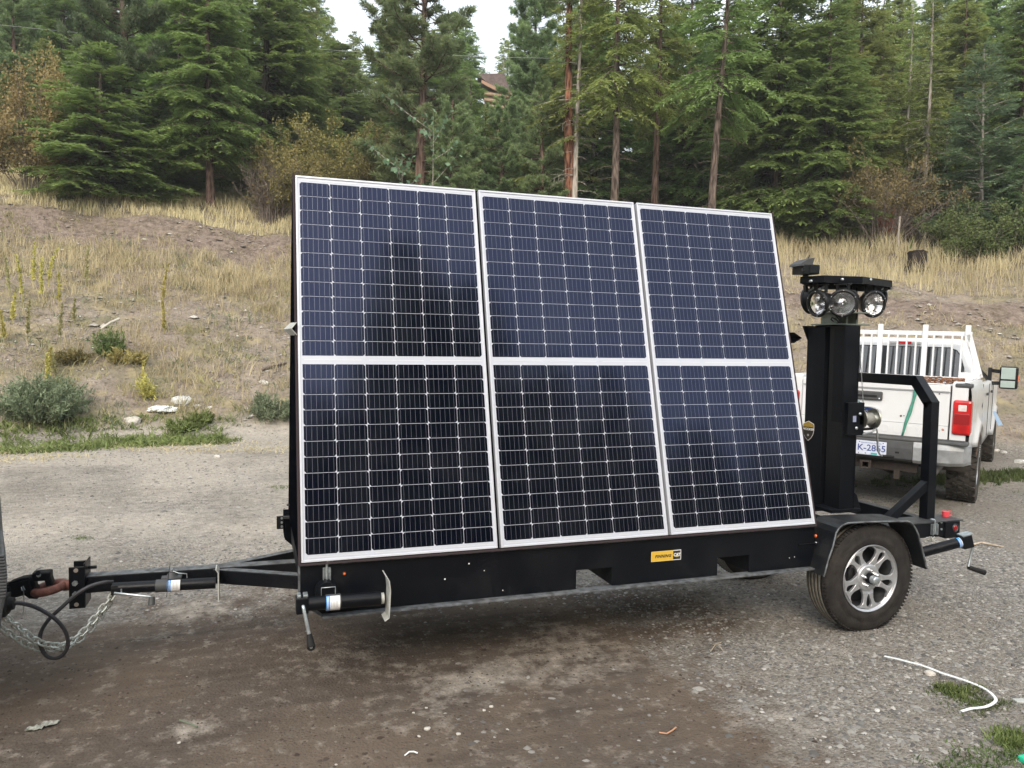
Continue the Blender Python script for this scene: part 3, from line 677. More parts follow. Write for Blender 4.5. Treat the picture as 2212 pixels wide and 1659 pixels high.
# --- jacks --------------------------------------------------------
def jack(p0, p1, r, name='trailer_jack'):
    m = MB(); m.cyl(p0, p1, r, n=20); o = part(m, name, BLK); return o
def kid(mb, name, m_, parent, **k): o = mb.build(name, m_, **k); o.parent = parent; return o
# near corner jack, swivelled up along the side panel
yj = -.075; A_j, B_j = P(664, 1304.5, y=yj), P(822, 1292.5, y=yj)
dj = (B_j-A_j).normalized(); rj = .0335
j1 = jack(A_j, B_j, rj); j1['label'] = 'swivel jack on the near front corner'
m = MB(); m.cyl(A_j+dj*.085, A_j+dj*.155, rj+.004, n=20); kid(m, 'sleeve', GPLAS, j1)
def jlabel(A, d, r, s0, s1, parent, up=Vector((0, 0, 1)), ang=(-80, 65)):
    """printed sleeve label with blue band"""
    out = (Vector((0, -1, 0))-d*Vector((0, -1, 0)).dot(d)).normalized(); u_p = out.cross(d)*-1
    if u_p.z < 0: u_p = -u_p
    for (a0, a1, mm, nm) in ((s0, s0+.018, BLUEP, 'label_band'), (s0+.018, s1, WHT, 'label')):
        mb = MB(); n = 10; VA, VB = [], []
        for i in range(n+1):
            t = math.radians(ang[0]+(ang[1]-ang[0])*i/n); q_ = out*math.cos(t)*(r+.0012)+u_p*math.sin(t)*(r+.0012)
            VA.append(A+d*a0+q_); VB.append(A+d*a1+q_)
        mb.add(VA+VB, [(i, i+1, n+2+i, n+1+i) for i in range(n)], 0, True); kid(mb, nm, mm, parent)
    mb = MB(); rr = r+.0022
    for k_ in range(5):
        VA, VB = [], []
        a0 = s0+.024+k_*.007; n = 5
        for i in range(n+1):
            t = math.radians(-20+70*i/n*(1 if k_ % 2 else .7)); q_ = out*math.cos(t)*rr+u_p*math.sin(t)*rr
            VA.append(A+d*a0+q_); VB.append(A+d*(a0+.002)+q_)
        mb.add(VA+VB, [(i, i+1, n+2+i, n+1+i) for i in range(n)], 0, True)
    for wv in (.004, .010):
        VA, VB = [], []; n = 8
        for i in range(n+1):
            t = math.radians(-75+135*i/n); q_ = out*math.cos(t)*rr+u_p*math.sin(t)*rr
            VA.append(A+d*(s0+wv)+q_); VB.append(A+d*(s0+wv+.0022)+q_)
        mb.add(VA+VB, [(i, i+1, n+2+i, n+1+i) for i in range(n)], 1, True)
    kid(mb, 'label_print', [GRYP, WHT], parent)
jlabel(A_j, dj, rj+.004, .085, .150, j1)
hb = P(652, 1303, y=yj); m = MB(); m.box((hb.x-.028, yj-.035, hb.z-.044), (hb.x+.030, yj+.035, hb.z+.036)); kid(m, 'gear_head', BLK, j1, bevel=.006)
m = MB(); m.bar(hb+Vector((-.022, 0, .040)), hb+Vector((-.005, 0, .040)), .05, .012); m.bar(hb+Vector((.006, 0, .040)), hb+Vector((.027, 0, .040)), .05, .012); kid(m, 'gear_cover', ZINC, j1, bevel=.002)
k0 = P(655, 1311, y=yj-.04); k1 = P(668, 1372, y=yj-.06); k2 = P(672, 1397, y=yj-.075)
m = MB(); m.tube([k0+Vector((0, .03, 0)), k0, k0+(k1-k0)*.06, k1], .0085, 8); kid(m, 'crank', ZINC, j1)
m = MB(); m.cyl(k1-(k2-k1)*.1, k2, .0125, .020, 14); m.cyl(k2, k2+Vector((0, -.004, 0)), .020, n=14); kid(m, 'crank_grip', RUB, j1)
m = MB(); m.cyl(k2+Vector((0, -.004, -.001)), k2+Vector((0, -.007, -.001)), .007, n=10); kid(m, 'grip_bolt', ZINC, j1)
m = MB(); m.cyl(B_j, B_j+dj*.016, rj*.82, n=18); kid(m, 'jack_ram', GALV, j1)
# foot plate, dished with bent ends, standing across the tube
fc_ = P(828, 1291, y=yj)+dj*.012
m = MB()
pl = [(-.012, .125), (.004, .098), (.010, .05), (.006, -.05), (.004, -.085), (-.016, -.098)]
pl = [(a_, b_) for a_, b_ in pl]
A1 = [fc_+Vector((a_, -.062, b_)) for a_, b_ in pl]; B1 = [fc_+Vector((a_, .045, b_)) for a_, b_ in pl]
m.strip(A1, B1, (.006, 0, 0)); kid(m, 'foot_plate', GALV, j1, bevel=.0015, seg=1)
# swivel mount
c = P(706, 1281, y=-.03)
m = MB(); m.cyl((c.x, YF-.002, c.z), (c.x, -.045, c.z), .055, n=24); m.box((c.x-.05, -.045, c.z-.03), (c.x+.045, YF-.004, c.z-.005)); mt = part(m, 'jack_mount', BLK2, bevel=.003)
a = P(693, 1266, y=-.02); b = P(723, 1281, y=-.02)
m = MB(); m.tube([(a.x, -.05, b.z), (a.x, -.05, a.z), (b.x, -.05, a.z), (b.x, -.05, b.z)], .0022, 6); kid(m, 'pull_pin', ZINC, mt)
# chamfer plate under the corner
m = MB(); m.prism([(.03, YF-.003, .49), (.10, YF-.003, zb-.004), (.10, YF-.003, zb-.016), (.01, YF-.003, .48)], (0, .02, 0)); part(m, 'corner_gusset', EDGE)
# --- tongue -------------------------------------------------------
YT = .655
def tube_beam(p0, p1, w_, h_, nm='tongue_beam', mm=BLK2):
    m = MB(); m.bar(p0, p1, w_, h_); o = part(m, nm, mm, bevel=.004)
    d = Vector(p1)-Vector(p0); u_ = Vector((0, 0, h_/2+.0012)); mb = MB(); mb.bar(Vector(p0)+u_+d*.0, Vector(p1)+u_, w_-.006, .0016); kidw(mb, 'grey_top', EDGE, o)  # thin grey skin along the beam's top face
    return o
def kidw(mb, name, m_, parent, **k): o = mb.build(name, m_, **k); o.parent = parent; return o
zt1 = P(185, 1247, y=YT).z; zt2 = P(480, 1230, y=YT).z
pA = Vector((-1.06, YT+.04, .485)); pB = Vector((-.40, YT+.04, .475))
tube_beam(pA, Vector((.6, YT+.04, .47)), .085, .085)
for yy in (.20, 1.17):
    tube_beam(Vector((-.42, YT+.04+(.02 if yy > 1 else -.02), .478)), Vector((.45, yy, .478)), .055, .075)
# height-adjust channel with bolts
a = P(151, 1222, y=YT); b = P(183, 1309, y=YT); zc0, zc1 = b.z, a.z
m = MB(); X0, X1 = a.x, a.x+.075
m.box((X0, YT-.035, zc0), (X1, YT-.027, zc1)); m.box((X1-.008, YT-.027, zc0), (X1, YT+.12, zc1+.012)); m.box((X0, YT+.085, zc0), (X1-.008, YT+.093, zc1))
chn = part(m, 'hitch_channel', BLK, bevel=.003)
for zz, r_ in ((zc0+(zc1-zc0)*.62, .014), (zc0+(zc1-zc0)*.36, .014)):
    mm = MB(); mm.cyl((X0+.03, YT-.035, zz), (X0+.03, YT-.048, zz), r_, n=6); kid(mm, 'bolt', ZINC, chn)
for zz in (zc0+.022, zc1-.018):
    mm = MB(); mm.cyl((X0+.034, YT-.0352, zz), (X0+.034, YT-.0362, zz), .011, n=14); kid(mm, 'bolt_hole', mat('dusty_hole', (.26, .23, .19), .9), chn)
m = MB(); 
for zz in (zc0+(zc1-zc0)*.28, zc1-.03): m.cyl((X1, YT+.05, zz), (X1+.04, YT+.05, zz), .009, n=8)
split_loose(kid(m, 'bolt_tail', BLK2, chn))
# lunette ring
zr = P(120, 1270, y=YT+.02).z; cxr = P(112, 1270, y=YT+.02).x
ring = []
for i in range(28):
    t = 2*PI*i/28; ring.append((cxr-.012+math.cos(t)*.066, YT+.03+math.sin(t)*.066, zr+.012*math.cos(t)))
m = MB(); m.tube(ring, .0225, 10, closed=True); m.cyl((cxr+.05, YT+.03, zr+.005), (X0+.03, YT+.03, zr+.012), .026, .034, 14); part(m, 'lunette_ring', RUST)
# tongue jack lying along the tongue
yj2 = .575; A2, B2 = P(243, 1271, y=yj2), P(466, 1259, y=yj2); d2 = (B2-A2).normalized()
j2 = jack(A2, B2, .030); j2['label'] = 'swivel jack along the tongue'
m = MB(); m.cyl(A2+d2*.205, A2+d2*.262, .0335, n=20); kid(m, 'sleeve', GPLAS, j2)
jlabel(A2, d2, .0335, .262, .325, j2)
m = MB(); q_ = A2+d2*.28; m.bar(q_+Vector((-.05, .03, .034)), q_+Vector((.05, .03, .034)), .05, .012); m.cyl(q_+Vector((0, .03, .034)), q_+Vector((0, .03, .062)), .035, .014, 16); kid(m, 'swivel_mount', GPLAS, j2, bevel=.002)
m = MB(); q2 = q_+Vector((.0, .03, .066)); m.cyl(q2, q2+Vector((0, 0, .012)), .009, n=8); m.tube([q2+Vector((0, 0, .004)), q2+Vector((.035, -.01, -.010)), q2+Vector((.075, -.01, -.016)), q2+Vector((.076, -.01, -.04))], .003, 6); kid(m, 'pull_pin', ZINC, j2)
m = MB(); q_ = B2+d2*.004; m.strip([q_+Vector((-.004, -.05, .085)), q_+Vector((.008, -.05, .066)), q_+Vector((.008, -.05, -.09))], [q_+Vector((-.004, .05, .085)), q_+Vector((.008, .05, .066)), q_+Vector((.008, .05, -.09))], (.006, 0, 0)); kid(m, 'foot_plate', GALV, j2)
q_ = P(247, 1281, y=yj2-.03); q3 = P(322, 1288.5, y=yj2-.04); q4 = P(328, 1291, y=yj2-.04); q5 = P(327, 1307, y=yj2-.055)
m = MB(); m.tube([q_+Vector((0, .03, .004)), q_, q3, q4], .0065, 8); m.cyl(P(262, 1272, y=yj2-.03), P(262, 1280, y=yj2-.03), .004, n=6); kid(m, 'crank', ZINC, j2)
m = MB(); m.cyl(q4+Vector((0, 0, .004)), q5, .015, .0175, 12); kid(m, 'crank_grip', GPLAS, j2)
m = MB(); m.box((A2.x-.004, yj2-.028, A2.z-.028), (A2.x+.03, yj2+.028, A2.z+.02)); kid(m, 'gear_head', DARKV, j2, bevel=.003)
m = MB(); m.tube([P(368, 1216, y=yj2-.04), P(364, 1240, y=yj2-.04), P(360, 1290, y=yj2-.045)], .0018, 5); part(m, 'cable_tie', PLAS)
# --- rear frame ---------------------------------------------------
YR = .165
m = MB(); m.box((3.06, YR, .50), (4.26, YR+.07, .60)); m.box((3.06, 1.06, .50), (4.26, 1.13, .60)); m.box((4.19, YR+.07, .50), (4.26, 1.06, .60)); m.box((3.5, YR+.07, .5), (3.56, 1.06, .6)); part(m, 'rear_frame', BLK, bevel=.003)
m = MB(); m.box((3.80, YR-.01, .601), (4.42, .33, .607)); m.box((3.06, YR-.004, .601), (3.80, .235, .606)); part(m, 'rear_shelf', STEEL)
m = MB(); lx0, lx1 = P(2042, 1140, y=YR-.01).x, P(2073, 1140, y=YR-.01).x
m.box((lx0, YR-.012, .487), (lx1, YR+.16, .599)); lb = part(m, 'light_box', BLK, bevel=.002)
c = P(2063, 1140, y=YR-.014); mm = MB(); mm.lathe([(0, .028), (.006, .028), (.007, .023), (.002, .021)], c, (0, -1, 0), 20); kid(mm, 'lamp_ring', STEEL, lb)
mm = MB(); mm.lathe([(.001, .022), (.006, .018), (.009, .01), (.010, .0005)], c, (0, -1, 0), 20); kid(mm, 'red_lamp', DRED, lb)
m = MB()
for px, py in ((2023, 1129), (2033, 1128), (2023, 1143), (2033, 1143)):
    c = P(px, py, y=YR-.001); m.cyl(c, c+Vector((0, -.006, 0)), .007, n=8)
split_loose(part(m, 'rear_bolt', ZINC))
# rear barrel latch
m = MB(); a = P(2011, 1132, y=YR-.004); b = P(2021, 1154, y=YR-.004)
m.box((a.x, YR-.008, b.z), (b.x, YR-.001, a.z)); m.box((a.x, YR-.026, b.z), (a.x+.005, YR-.008, a.z)); m.box((b.x-.005, YR-.026, b.z), (b.x, YR-.008, a.z)); cx_ = (a.x+b.x)/2
m.tube([(cx_, YR-.016, b.z+.01), (cx_, YR-.016, a.z+.02), (cx_-.004, YR-.012, a.z+.03), (cx_-.03, YR-.008, a.z+.034)], .0065, 8); part(m, 'barrel_latch', ZINC, bevel=.001, seg=1)
# rear corner jack
A3, B3 = P(1988, 1194, y=.06), P(2078, 1170, y=-.02); d3 = (B3-A3).normalized(); A3 = A3-d3*.22
j3 = jack(A3, B3, .033); j3['label'] = 'swivel jack on the rear corner pointing backwards'
jlabel(A3, d3, .0335, .47, .53, j3, ang=(-60, 90))
hb = B3+d3*.02; m = MB(); m.bar(hb-d3*.035, hb+d3*.035, .075, .085); kid(m, 'gear_head', BLK, j3, bevel=.005)
m = MB(); m.bar(hb-d3*.036+Vector((0, 0, .046)), hb+d3*.036+Vector((0, 0, .046)), .07, .006); kid(m, 'gear_cover', ZINC, j3)
e0 = P(2091, 1176, y=-.04); e1 = P(2101, 1180, y=-.06); e2 = P(2092, 1224, y=-.07); e3 = P(2094, 1226, y=-.07); e4 = P(2127, 1237, y=-.10)
m = MB(); m.tube([e0+Vector((-.03, .02, 0)), e0, e1+Vector((-.006, 0, .003)), e1+Vector((0, 0, -.008)), e2], .0075, 8); kid(m, 'crank', ZINC, j3)
m = MB(); m.cyl(e3-(e4-e3)*.05, e4, .015, .018, 12); kid(m, 'crank_grip', RUB, j3)
c = P(1975, 1180, y=.1); m = MB(); m.cyl((c.x, .16, c.z), (c.x, .09, c.z), .05, n=20); m.box((c.x-.07, .1, c.z-.08), (c.x+.1, .15, c.z-.045)); part(m, 'jack_mount', BLK2, bevel=.003)
# wire bundle hanging under the rear shelf
m = MB()
for i in range(7):
    r_ = random.Random(i); a = P(2004+i*2, 1165+r_.uniform(-3, 3), y=YR-.02)
    m.tube([a+Vector((r_.uniform(-.03, .03), r_.uniform(-.02, .01), r_.uniform(-.02, .02))) for _ in range(5)], .0022, 5)
part(m, 'wire_bundle', GALV)
# red cap on a tether standing on the shelf
c = P(2042, 1119, y=.27); c.z = .607; m = MB(); m.cyl(c, c+Vector((0, 0, .036)), .022, .024, 16); m.tube([c+Vector((.018, 0, .034)), c+Vector((.045, 0, .036)), c+Vector((.06, 0, .018)), c+Vector((.045, 0, .004)), c+Vector((.02, 0, .002))], .0035, 6); part(m, 'plug_cap', PINK)
# push hoop across the rear
xh = 4.215; pb = .035
lo = P(2018, 1120, x=xh); y1_ = .27; y2_ = 1.02
kz = P(2027, 868, x=xh+pb).z; tz = P(1998, 818, x=xh).z
ch1 = P(2036, 862, x=xh+.035); ch2 = P(1998, 812, x=xh+.035)
hoop = [Vector((xh, y1_, .607)), Vector((xh, y1_, ch1.z-.035)), Vector((xh, ch2.y+.03, ch2.z-.035)), Vector((xh, y2_, ch2.z-.035)), Vector((xh, 1.13, ch1.z-.035)), Vector((xh, 1.13, .607))]
m = MB()
for a, b in zip(hoop[:-1], hoop[1:]):
    d = (b-a).normalized(); m.bar(a-d*.018, b+d*.018, .07, .07, up=(1, 0, 0))
part(m, 'push_hoop', BLK, bevel=.003)
br0 = Vector((3.86, y1_, .607)); br1 = P(2014, 1038, y=y1_); m = MB(); m.bar(br0, Vector((xh-.02, y1_, br1.z-.02)), .055, .055, up=(0, 1, 0)); part(m, 'hoop_brace', BLK, bevel=.003)
# --- fender and wheel --------------------------------------------
yo, yi = -.10, .118
op = [(1780, 1235.6), (1789.4, 1207.5), (1798.8, 1181), (1805.8, 1151.3), (1812, 1141), (1820, 1134.5), (1831.6, 1130), (1880, 1127.5), (1930, 1126.5), (1959.7, 1126.3), (1967, 1129), (1972.2, 1134), (1978, 1143), (1983, 1154.4), (1992.5, 1190.3), (2001.8, 1229)]
out = [P(x, y, y=yo) for x, y in op]; out[0] = P(1779.5, 1246, y=yo)
inn = [Vector((p.x, yi, p.z)) for p in out]
cen = Vector((3.42, yo, .36)); off = []
m = MB(); n = len(out)
A_, B_2 = out, inn
th = .008
A2_ = [p+(Vector((cen.x, p.y, cen.z))-p).normalized()*th for p in out]; B2_ = [p+(Vector((cen.x, p.y, cen.z))-p).normalized()*th for p in inn]
V = A_+B_2+A2_+B2_; Fc = []
for i in range(n-1): Fc += [(i, i+1, n+i+1, n+i), (2*n+i, 3*n+i, 3*n+i+1, 2*n+i+1), (i, 2*n+i, 2*n+i+1, i+1), (n+i, n+i+1, 3*n+i+1, 3*n+i)]
Fc += [(0, n, 3*n, 2*n), (n-1, 3*n-1, 4*n-1, 2*n-1)]
m.add(V, Fc); FENM = mat('dusty_black_fender', (.006, .0075, .010), .4, spec=.4, dust=.14, bump=.15, bscale=60)
fen = part(m, 'fender', FENM, recalc=True)
m = MB(); m.tube([p+Vector((0, -.002, .001)) for p in out], .0055, 6); kid(m, 'fender_lip', EDGE, fen)
def onface(px, py):
    """point on the sloping front face of the fender"""
    a, b = out[0], out[3]; best = None
    for i in range(60):
        t = i/59; p = a+(b-a)*t; q_ = P(px, py, x=p.x)
        e = abs(q_.z-p.z)
        if best is None or e < best[0]: best = (e, q_)
    return best[1]
nf = Vector((-.97, 0, .24)); 
c = onface(1763, 1158) + nf*.004; mb = MB(); mb.lathe([(0, .0115), (.003, .010), (.006, .005), (.007, .0005)], c, nf, 14); kid(mb, 'marker_light', AMBER, fen)
for px, py in ((1743.5, 1162.5), (1772, 1167), (1763, 1173)):
    c = onface(px, py)+nf*.003; mb = MB(); mb.lathe([(0, .009), (.003, .008), (.005, .0005)], c, nf, 10)
    if px != 1772: kid(mb, 'rivet', ZINC, fen)
m = MB(); a = P(1716, 1153, y=.10); m.box((2.94, .09, a.z-.05), (3.10, .10, a.z)); m.box((2.94, .02, a.z-.052), (3.08, .10, a.z-.046)); part(m, 'fender_bracket', BLK2, bevel=.002)
for px in (1806, 1803, 1800):
    pass
WC = Vector((3.425, 0, .345))
def lathe_tyre(yw, R=.345, W=.20, Rr=.208):
    """profile around the axle (distance inward from outer face, radius)"""
    pr = [(.012, Rr), (.004, Rr+.006), (.000, Rr+.028), (-.004, Rr+.05), (-.002, Rr+.052), (-.004, Rr+.075), (.000, Rr+.098), (.008, R-.020), (.016, R-.010), (.026, R-.003)]
    g = [.045, .075, .105, .135, .160]; out_ = pr[:]
    for x in g: out_ += [(x-.0035, R), (x-.003, R-.009), (x+.003, R-.009), (x+.0035, R)]
    out_ += [(W-.026, R-.003), (W-.016, R-.010), (W-.006, R-.03), (W, R-.07), (W, Rr+.03), (W-.01, Rr)]
    return out_
yw = -.06
m = MB(); prof = lathe_tyre(yw); m.lathe(prof, (WC.x, yw, WC.z), (0, 1, 0), 96, closed=False)
# tread band keeps its own dusty colour
nprof = len(prof); nseg = 96
for i in range(len(m.f)):
    k = i//nseg; m.m[i] = 1 if prof[k][1] > .336 and prof[k+1][1] > .336 and prof[k][0] > .03 and prof[k][0] < .17 else 0
wheel = part(m, 'wheel', [TYRE, TREAD])
wheel['label'] = 'road wheel with five-spoke alloy rim'
m = MB()
for i in range(90):      # shoulder lugs
    t = 2*PI*i/90; c, s = math.cos(t), math.sin(t); rad = Vector((c, 0, s)); tan = Vector((-s, 0, c)); b0_ = Vector((WC.x, yw+.014, WC.z))+rad*.337
    m.bar(b0_-tan*.0+Vector((0, -.006, -0)), b0_+Vector((0, .016, 0))+rad*.009, .012, .008, up=rad)
kid(m, 'shoulder_tread', TYRE, wheel)
m = MB(); m.lathe([(-.002, .2095), (.0, .2125), (.004, .2125), (.010, .206), (.012, .198), (.024, .194)], (WC.x, yw, WC.z), (0, 1, 0), 72); kid(m, 'rim', RIMM, wheel)
m = MB(); m.lathe([(.024, .194), (.035, .190), (.16, .185), (.18, .20)], (WC.x, yw, WC.z), (0, 1, 0), 56); kid(m, 'rim_barrel', BARREL, wheel)
m = MB(); m.lathe([(.10, .0), (.10, .17), (.125, .185)], (WC.x, yw, WC.z), (0, 1, 0), 40); m.lathe([(.075, .0), (.075, .09), (.10, .10)], (WC.x, yw, WC.z), (0, 1, 0), 40); kid(m, 'brake_drum', mat('dark_brake_drum', (.03, .03, .034), .5, metal=.4, noise=.5, nscale=12), wheel)
def spoke(base):
    m = MB(); rs = [(.075, -36, 36, 0), (.09, -29, 29, 0), (.103, -23, 23, 0)]
    arms = [(.103, 23, 0), (.112, 20.5, 2.6), (.135, 16.5, 5.8), (.158, 16.2, 7.2), (.172, 17.5, 6.6), (.182, 20.5, 3.6), (.186, 23, 0), (.199, 30, 0)]
    def pt_(r, a, y): t = math.radians(a+base); return Vector((WC.x+r*math.cos(t), y, WC.z+r*math.sin(t)))
    def yf(r): return yw+.020-.010*max(0, (r-.10))/.1+(.0 if r > .09 else .004)
    A = [pt_(r, a0, yf(r)) for r, a0, a1, _ in rs]; Bm = [pt_(r, 0, yf(r)-.001) for r, *_ in rs]; B = [pt_(r, a1, yf(r)) for r, a0, a1, _ in rs]
    m.strip(A, Bm, (0, .02, 0), smooth=False); m.strip(Bm, B, (0, .02, 0), smooth=False)
    for sg in (1, -1): m.strip([pt_(r, sg*a, yf(r)) for r, a, b in arms], [pt_(r, sg*b, yf(r)-.002) for r, a, b in arms], (0, .018, 0), smooth=False)
    return m
SPM = mat('machined_spoke_face', (.55, .56, .58), .42, metal=.75, noise=.05, nscale=60)
for k in range(5): kid(spoke(-88+72*k), 'spoke', SPM, wheel, bevel=.0015, seg=1)
m = MB(); m.lathe([(.016, .030), (.013, .034), (.013, .078), (.018, .084), (.04, .086)], (WC.x, yw, WC.z), (0, 1, 0), 40); kid(m, 'hub_face', SPM, wheel)
m = MB(); m.lathe([(.030, .0), (.030, .033), (-.012, .033), (-.014, .030), (-.014, .026)], (WC.x, yw, WC.z), (0, 1, 0), 30); kid(m, 'hub_sleeve', BLK2, wheel)
m = MB(); m.lathe([(-.006, .026), (-.045, .0255), (-.050, .022), (-.052, .0)], (WC.x, yw, WC.z), (0, 1, 0), 24); kid(m, 'dust_cap', ZINC, wheel)
for k in range(5):
    t = math.radians(-124+72*k); c = Vector((WC.x+.050*math.cos(t)*1.02, yw, WC.z+.050*math.sin(t)*1.02)); m = MB(); m.lathe([(.016, .011), (.006, .0105), (.004, .009), (-.010, .0085), (-.014, .005), (-.015, 0)], c, (0, 1, 0), 6, smooth=False); kid(m, 'wheel_nut', CHROME, wheel)
# far wheel and axle
fw = copy_tree(wheel, T); fw['label'] = 'far side road wheel under the trailer'
fw.rotation_euler = (0, 0, PI); fw.location = Vector((2*WC.x, 1.18, 0))-TO
m = MB(); m.cyl((WC.x, .12, WC.z), (WC.x, 1.18, WC.z), .03, n=14); m.bar((WC.x-.35, .24, .44), (WC.x, .24, .39), .045, .03); m.bar((WC.x, .24, .39), (WC.x+.35, .24, .44), .045, .03); part(m, 'axle', STEEL)
fen2 = fen.copy(); COL.objects.link(fen2); fen2.location = Vector((0, 1.17, 0))-TO
# ------------------------------------------------------------------ mast, winch, lamp head
def PX(px, y): return P(px, 900, y=y).x
ym = .58
zmt = P(1800, 702, y=ym).z; zmb = .60
xa, xb = PX(1819, ym), P(1850, 900, y=ym).x
m = MB(); m.box((xa, ym, zmb), (xb, ym+.15, zmt)); mast = part(m, 'mast', BLK, bevel=.004)
m = MB(); m.box((xa-.004, ym-.006, .9+.35), (xa+.006, ym+.10, zmt-.02)); m.box((xb-.003, ym-.003, zmb), (xb+.004, ym+.14, zmt)); kid(m, 'mast_edge', BLK2, mast)
# folded steel mast housing behind and to the left of the column
y1h, y2h, y3h = .70, .78, .86
def hz(px, py, y): return P(px, py, y=y).z
fold = [(PX(1819, .73), .73), (PX(1808, .73), .73), (PX(1806, .76), .76), (PX(1776, .76), .76), (PX(1738.5, .90), .90), (PX(1746, 1.05), 1.05), (PX(1819, .73)+.10, 1.05), (PX(1819, .73)+.10, .735)]
m = MB(); m.prism([(x, y, zmb) for x, y in fold], (0, 0, zmt-zmb-.01)); house = part(m, 'mast_housing', BLK2, bevel=.003)
# flared top wing
m = MB(); xw = PX(1740, .90); m.prism([(xw, .895, zmt-.12), (xw-.055, .895, zmt), (xw+.45, .895, zmt), (xw+.45, .895, zmt-.12)], (0, .006, 0)); m.box((PX(1790, .72), .72, zmt-.004), (xb-.02, .89, zmt+.004)); kid(m, 'housing_top', BLK2, house)
# grey shelf bolt and small lamp box inside the recess
c0 = P(1808, 885, y=.62); a = P(1801, 889, y=.70); b = P(1819, 912, y=.70)
m = MB(); m.box((a.x, .66, b.z), (b.x, .71, a.z)); kid(m, 'junction_box', BLK2, mast, bevel=.006)
m = MB(); m.box((a.x-.002, .655, a.z), (b.x, .70, a.z+.008)); kid(m, 'junction_lid', STEEL, mast)
m = MB(); a = P(1811, 868, y=.70); m.cyl(a, a+Vector((0, -.02, 0)), .012, n=10); kid(m, 'bolt', PLAS, mast)
# base flaps
m = MB(); q_ = P(1843, 1096, y=ym); m.prism([(xb, ym+.02, .76), (xb+.05, ym+.02, .72), (xb+.09, ym+.02, .607), (xb, ym+.02, .607)], (0, .01, 0)); m.box((xa-.08, ym-.02, .607), (xb+.05, ym+.30, .63)); kid(m, 'mast_foot', BLK, mast, bevel=.002)
# badge on the housing: shield, nearly facing the viewer
bc = P(1753, 930, y=.872); bw, bh = .047, .074
e1 = Vector((fold[3][0]-fold[4][0], fold[3][1]-fold[4][1], 0)).normalized(); nb = Vector((e1.y, -e1.x, 0))
if nb.y > 0: nb = -nb
fp = Vector((fold[4][0], fold[4][1], 0)); bc = bc+nb*((fp-bc).dot(nb)+.004)
bc = bc + e1*(-.0)
SH = [(0, 1), (.93, .74), (1, .55), (1, .1), (.86, -.35), (.5, -.72), (0, -1), (-.5, -.72), (-.86, -.35), (-1, .1), (-1, .55), (-.93, .74)]
def shield(sc, off, name, m_, parent=None, cut=None, depth=.0015):
    pts = [(x*sc, y*(sc if sc == 1 else sc+.01)) for x, y in SH]
    if cut == 'top': pts = [(x, y) for x, y in pts if y > .5*sc]+[]; pts = [(0, 1*sc), (.93*sc, .74*sc), (.96*sc, .5*sc), (.96*sc, .40), (-.96*sc, .40), (-.96*sc, .5*sc), (-.93*sc, .74*sc)]
    mb = MB(); mb.prism([bc+e1*(x*bw)+Vector((0, 0, y*bh))+nb*off for x, y in pts], nb*depth)
    return part(mb, name, m_) if parent is None else kid(mb, name, m_, parent)
bd = shield(1.0, 0, 'badge', WHT); bd['label'] = 'shield shaped badge in black and gold'
shield(.93, .0016, 'badge_field', INK, bd); shield(.92, .0034, 'badge_top', GOLD, bd, cut='top')
put_text('WOOKER', .0235, bc+Vector((0, 0, .17*bh))+nb*.0055, e1, (0, 0, 1), WHT, bd, bold=.0006, space=.9)
mb = MB(); cc = bc+Vector((0, 0, -.42*bh))+nb*.0034; mb.cyl(cc, cc+nb*.001, .009, n=7); kid(mb, 'badge_emblem', GRYP, bd)
# winch
yw2 = .60; c1 = P(1857, 905, y=yw2); m = MB(); R1 = .074
m.lathe([(0, .0), (0, R1-.003), (.002, R1), (.006, R1), (.008, R1-.004), (.010, .034), (.115, .034), (.118, R1-.004), (.121, R1), (.125, R1), (.127, 0)], (c1.x, yw2, c1.z), (1, 0, 0), 32)
wn = part(m, 'winch_drum', mat('zinc_drum', (.42, .42, .36), .3, metal=.9, noise=.25, nscale=20)); wn['label'] = 'hand winch drum with steel cable'
m = MB(); m.lathe([(.035, .0345), (.045, .044), (.10, .044), (.112, .0345)], (c1.x, yw2, c1.z), (1, 0, 0), 20); kid(m, 'cable_coil', mat('wound_cable', (.36, .36, .34), .5, metal=.5, bump=.8, bscale=200), wn)
m = MB(); m.cyl((c1.x-.012, yw2, c1.z), (c1.x, yw2, c1.z), .038, n=20)
for k in range(3):
    t = .6+2.1*k; m.cyl((c1.x-.020, yw2+.022*math.cos(t), c1.z+.022*math.sin(t)), (c1.x-.010, yw2+.022*math.cos(t), c1.z+.022*math.sin(t)), .007, n=8)
kid(m, 'winch_gear', ZINC, wn)
a = P(1836, 873, y=ym-.03); b = P(1857, 940, y=ym-.03)
m = MB(); m.box((xa+.02, ym-.035, b.z), (c1.x-.012, ym-.003, a.z+.01)); m.box((c1.x-.05, ym-.035, c1.z-.04), (c1.x-.012, yw2+.03, c1.z+.03)); m.bar((c1.x-.03, yw2, c1.z-.078), (c1.x+.105, yw2, c1.z-.072), .05, .012); kid(m, 'winch_bracket', BLK, wn, bevel=.002)
m = MB(); q_ = P(1846, 905, y=ym-.037); m.box((q_.x-.014, q_.y-.001, q_.z-.022), (q_.x+.014, q_.y+.001, q_.z+.022)); kid(m, 'winch_label', mat('grey_blue_label', (.28, .31, .45), .4), wn)
m = MB(); q_ = P(1850, 925, y=ym-.04); m.lathe([(0, .012), (.006, .010), (.008, 0)], q_, (0, -1, 0), 12); q_ = P(1857, 894, y=ym-.05); m.lathe([(0, .010), (.01, .010), (.012, 0)], q_, (0, -1, 0), 12); kid(m, 'bolt', ZINC, wn)
yc = yw2-.05; k0 = P(1893, 925, y=yc); k1 = P(1895, 931, y=yc); k2 = P(1896, 972, y=yc); k3 = P(1900, 981, y=yc); k4 = P(1906, 985, y=yc); k5 = P(1930, 987, y=yc-.02)
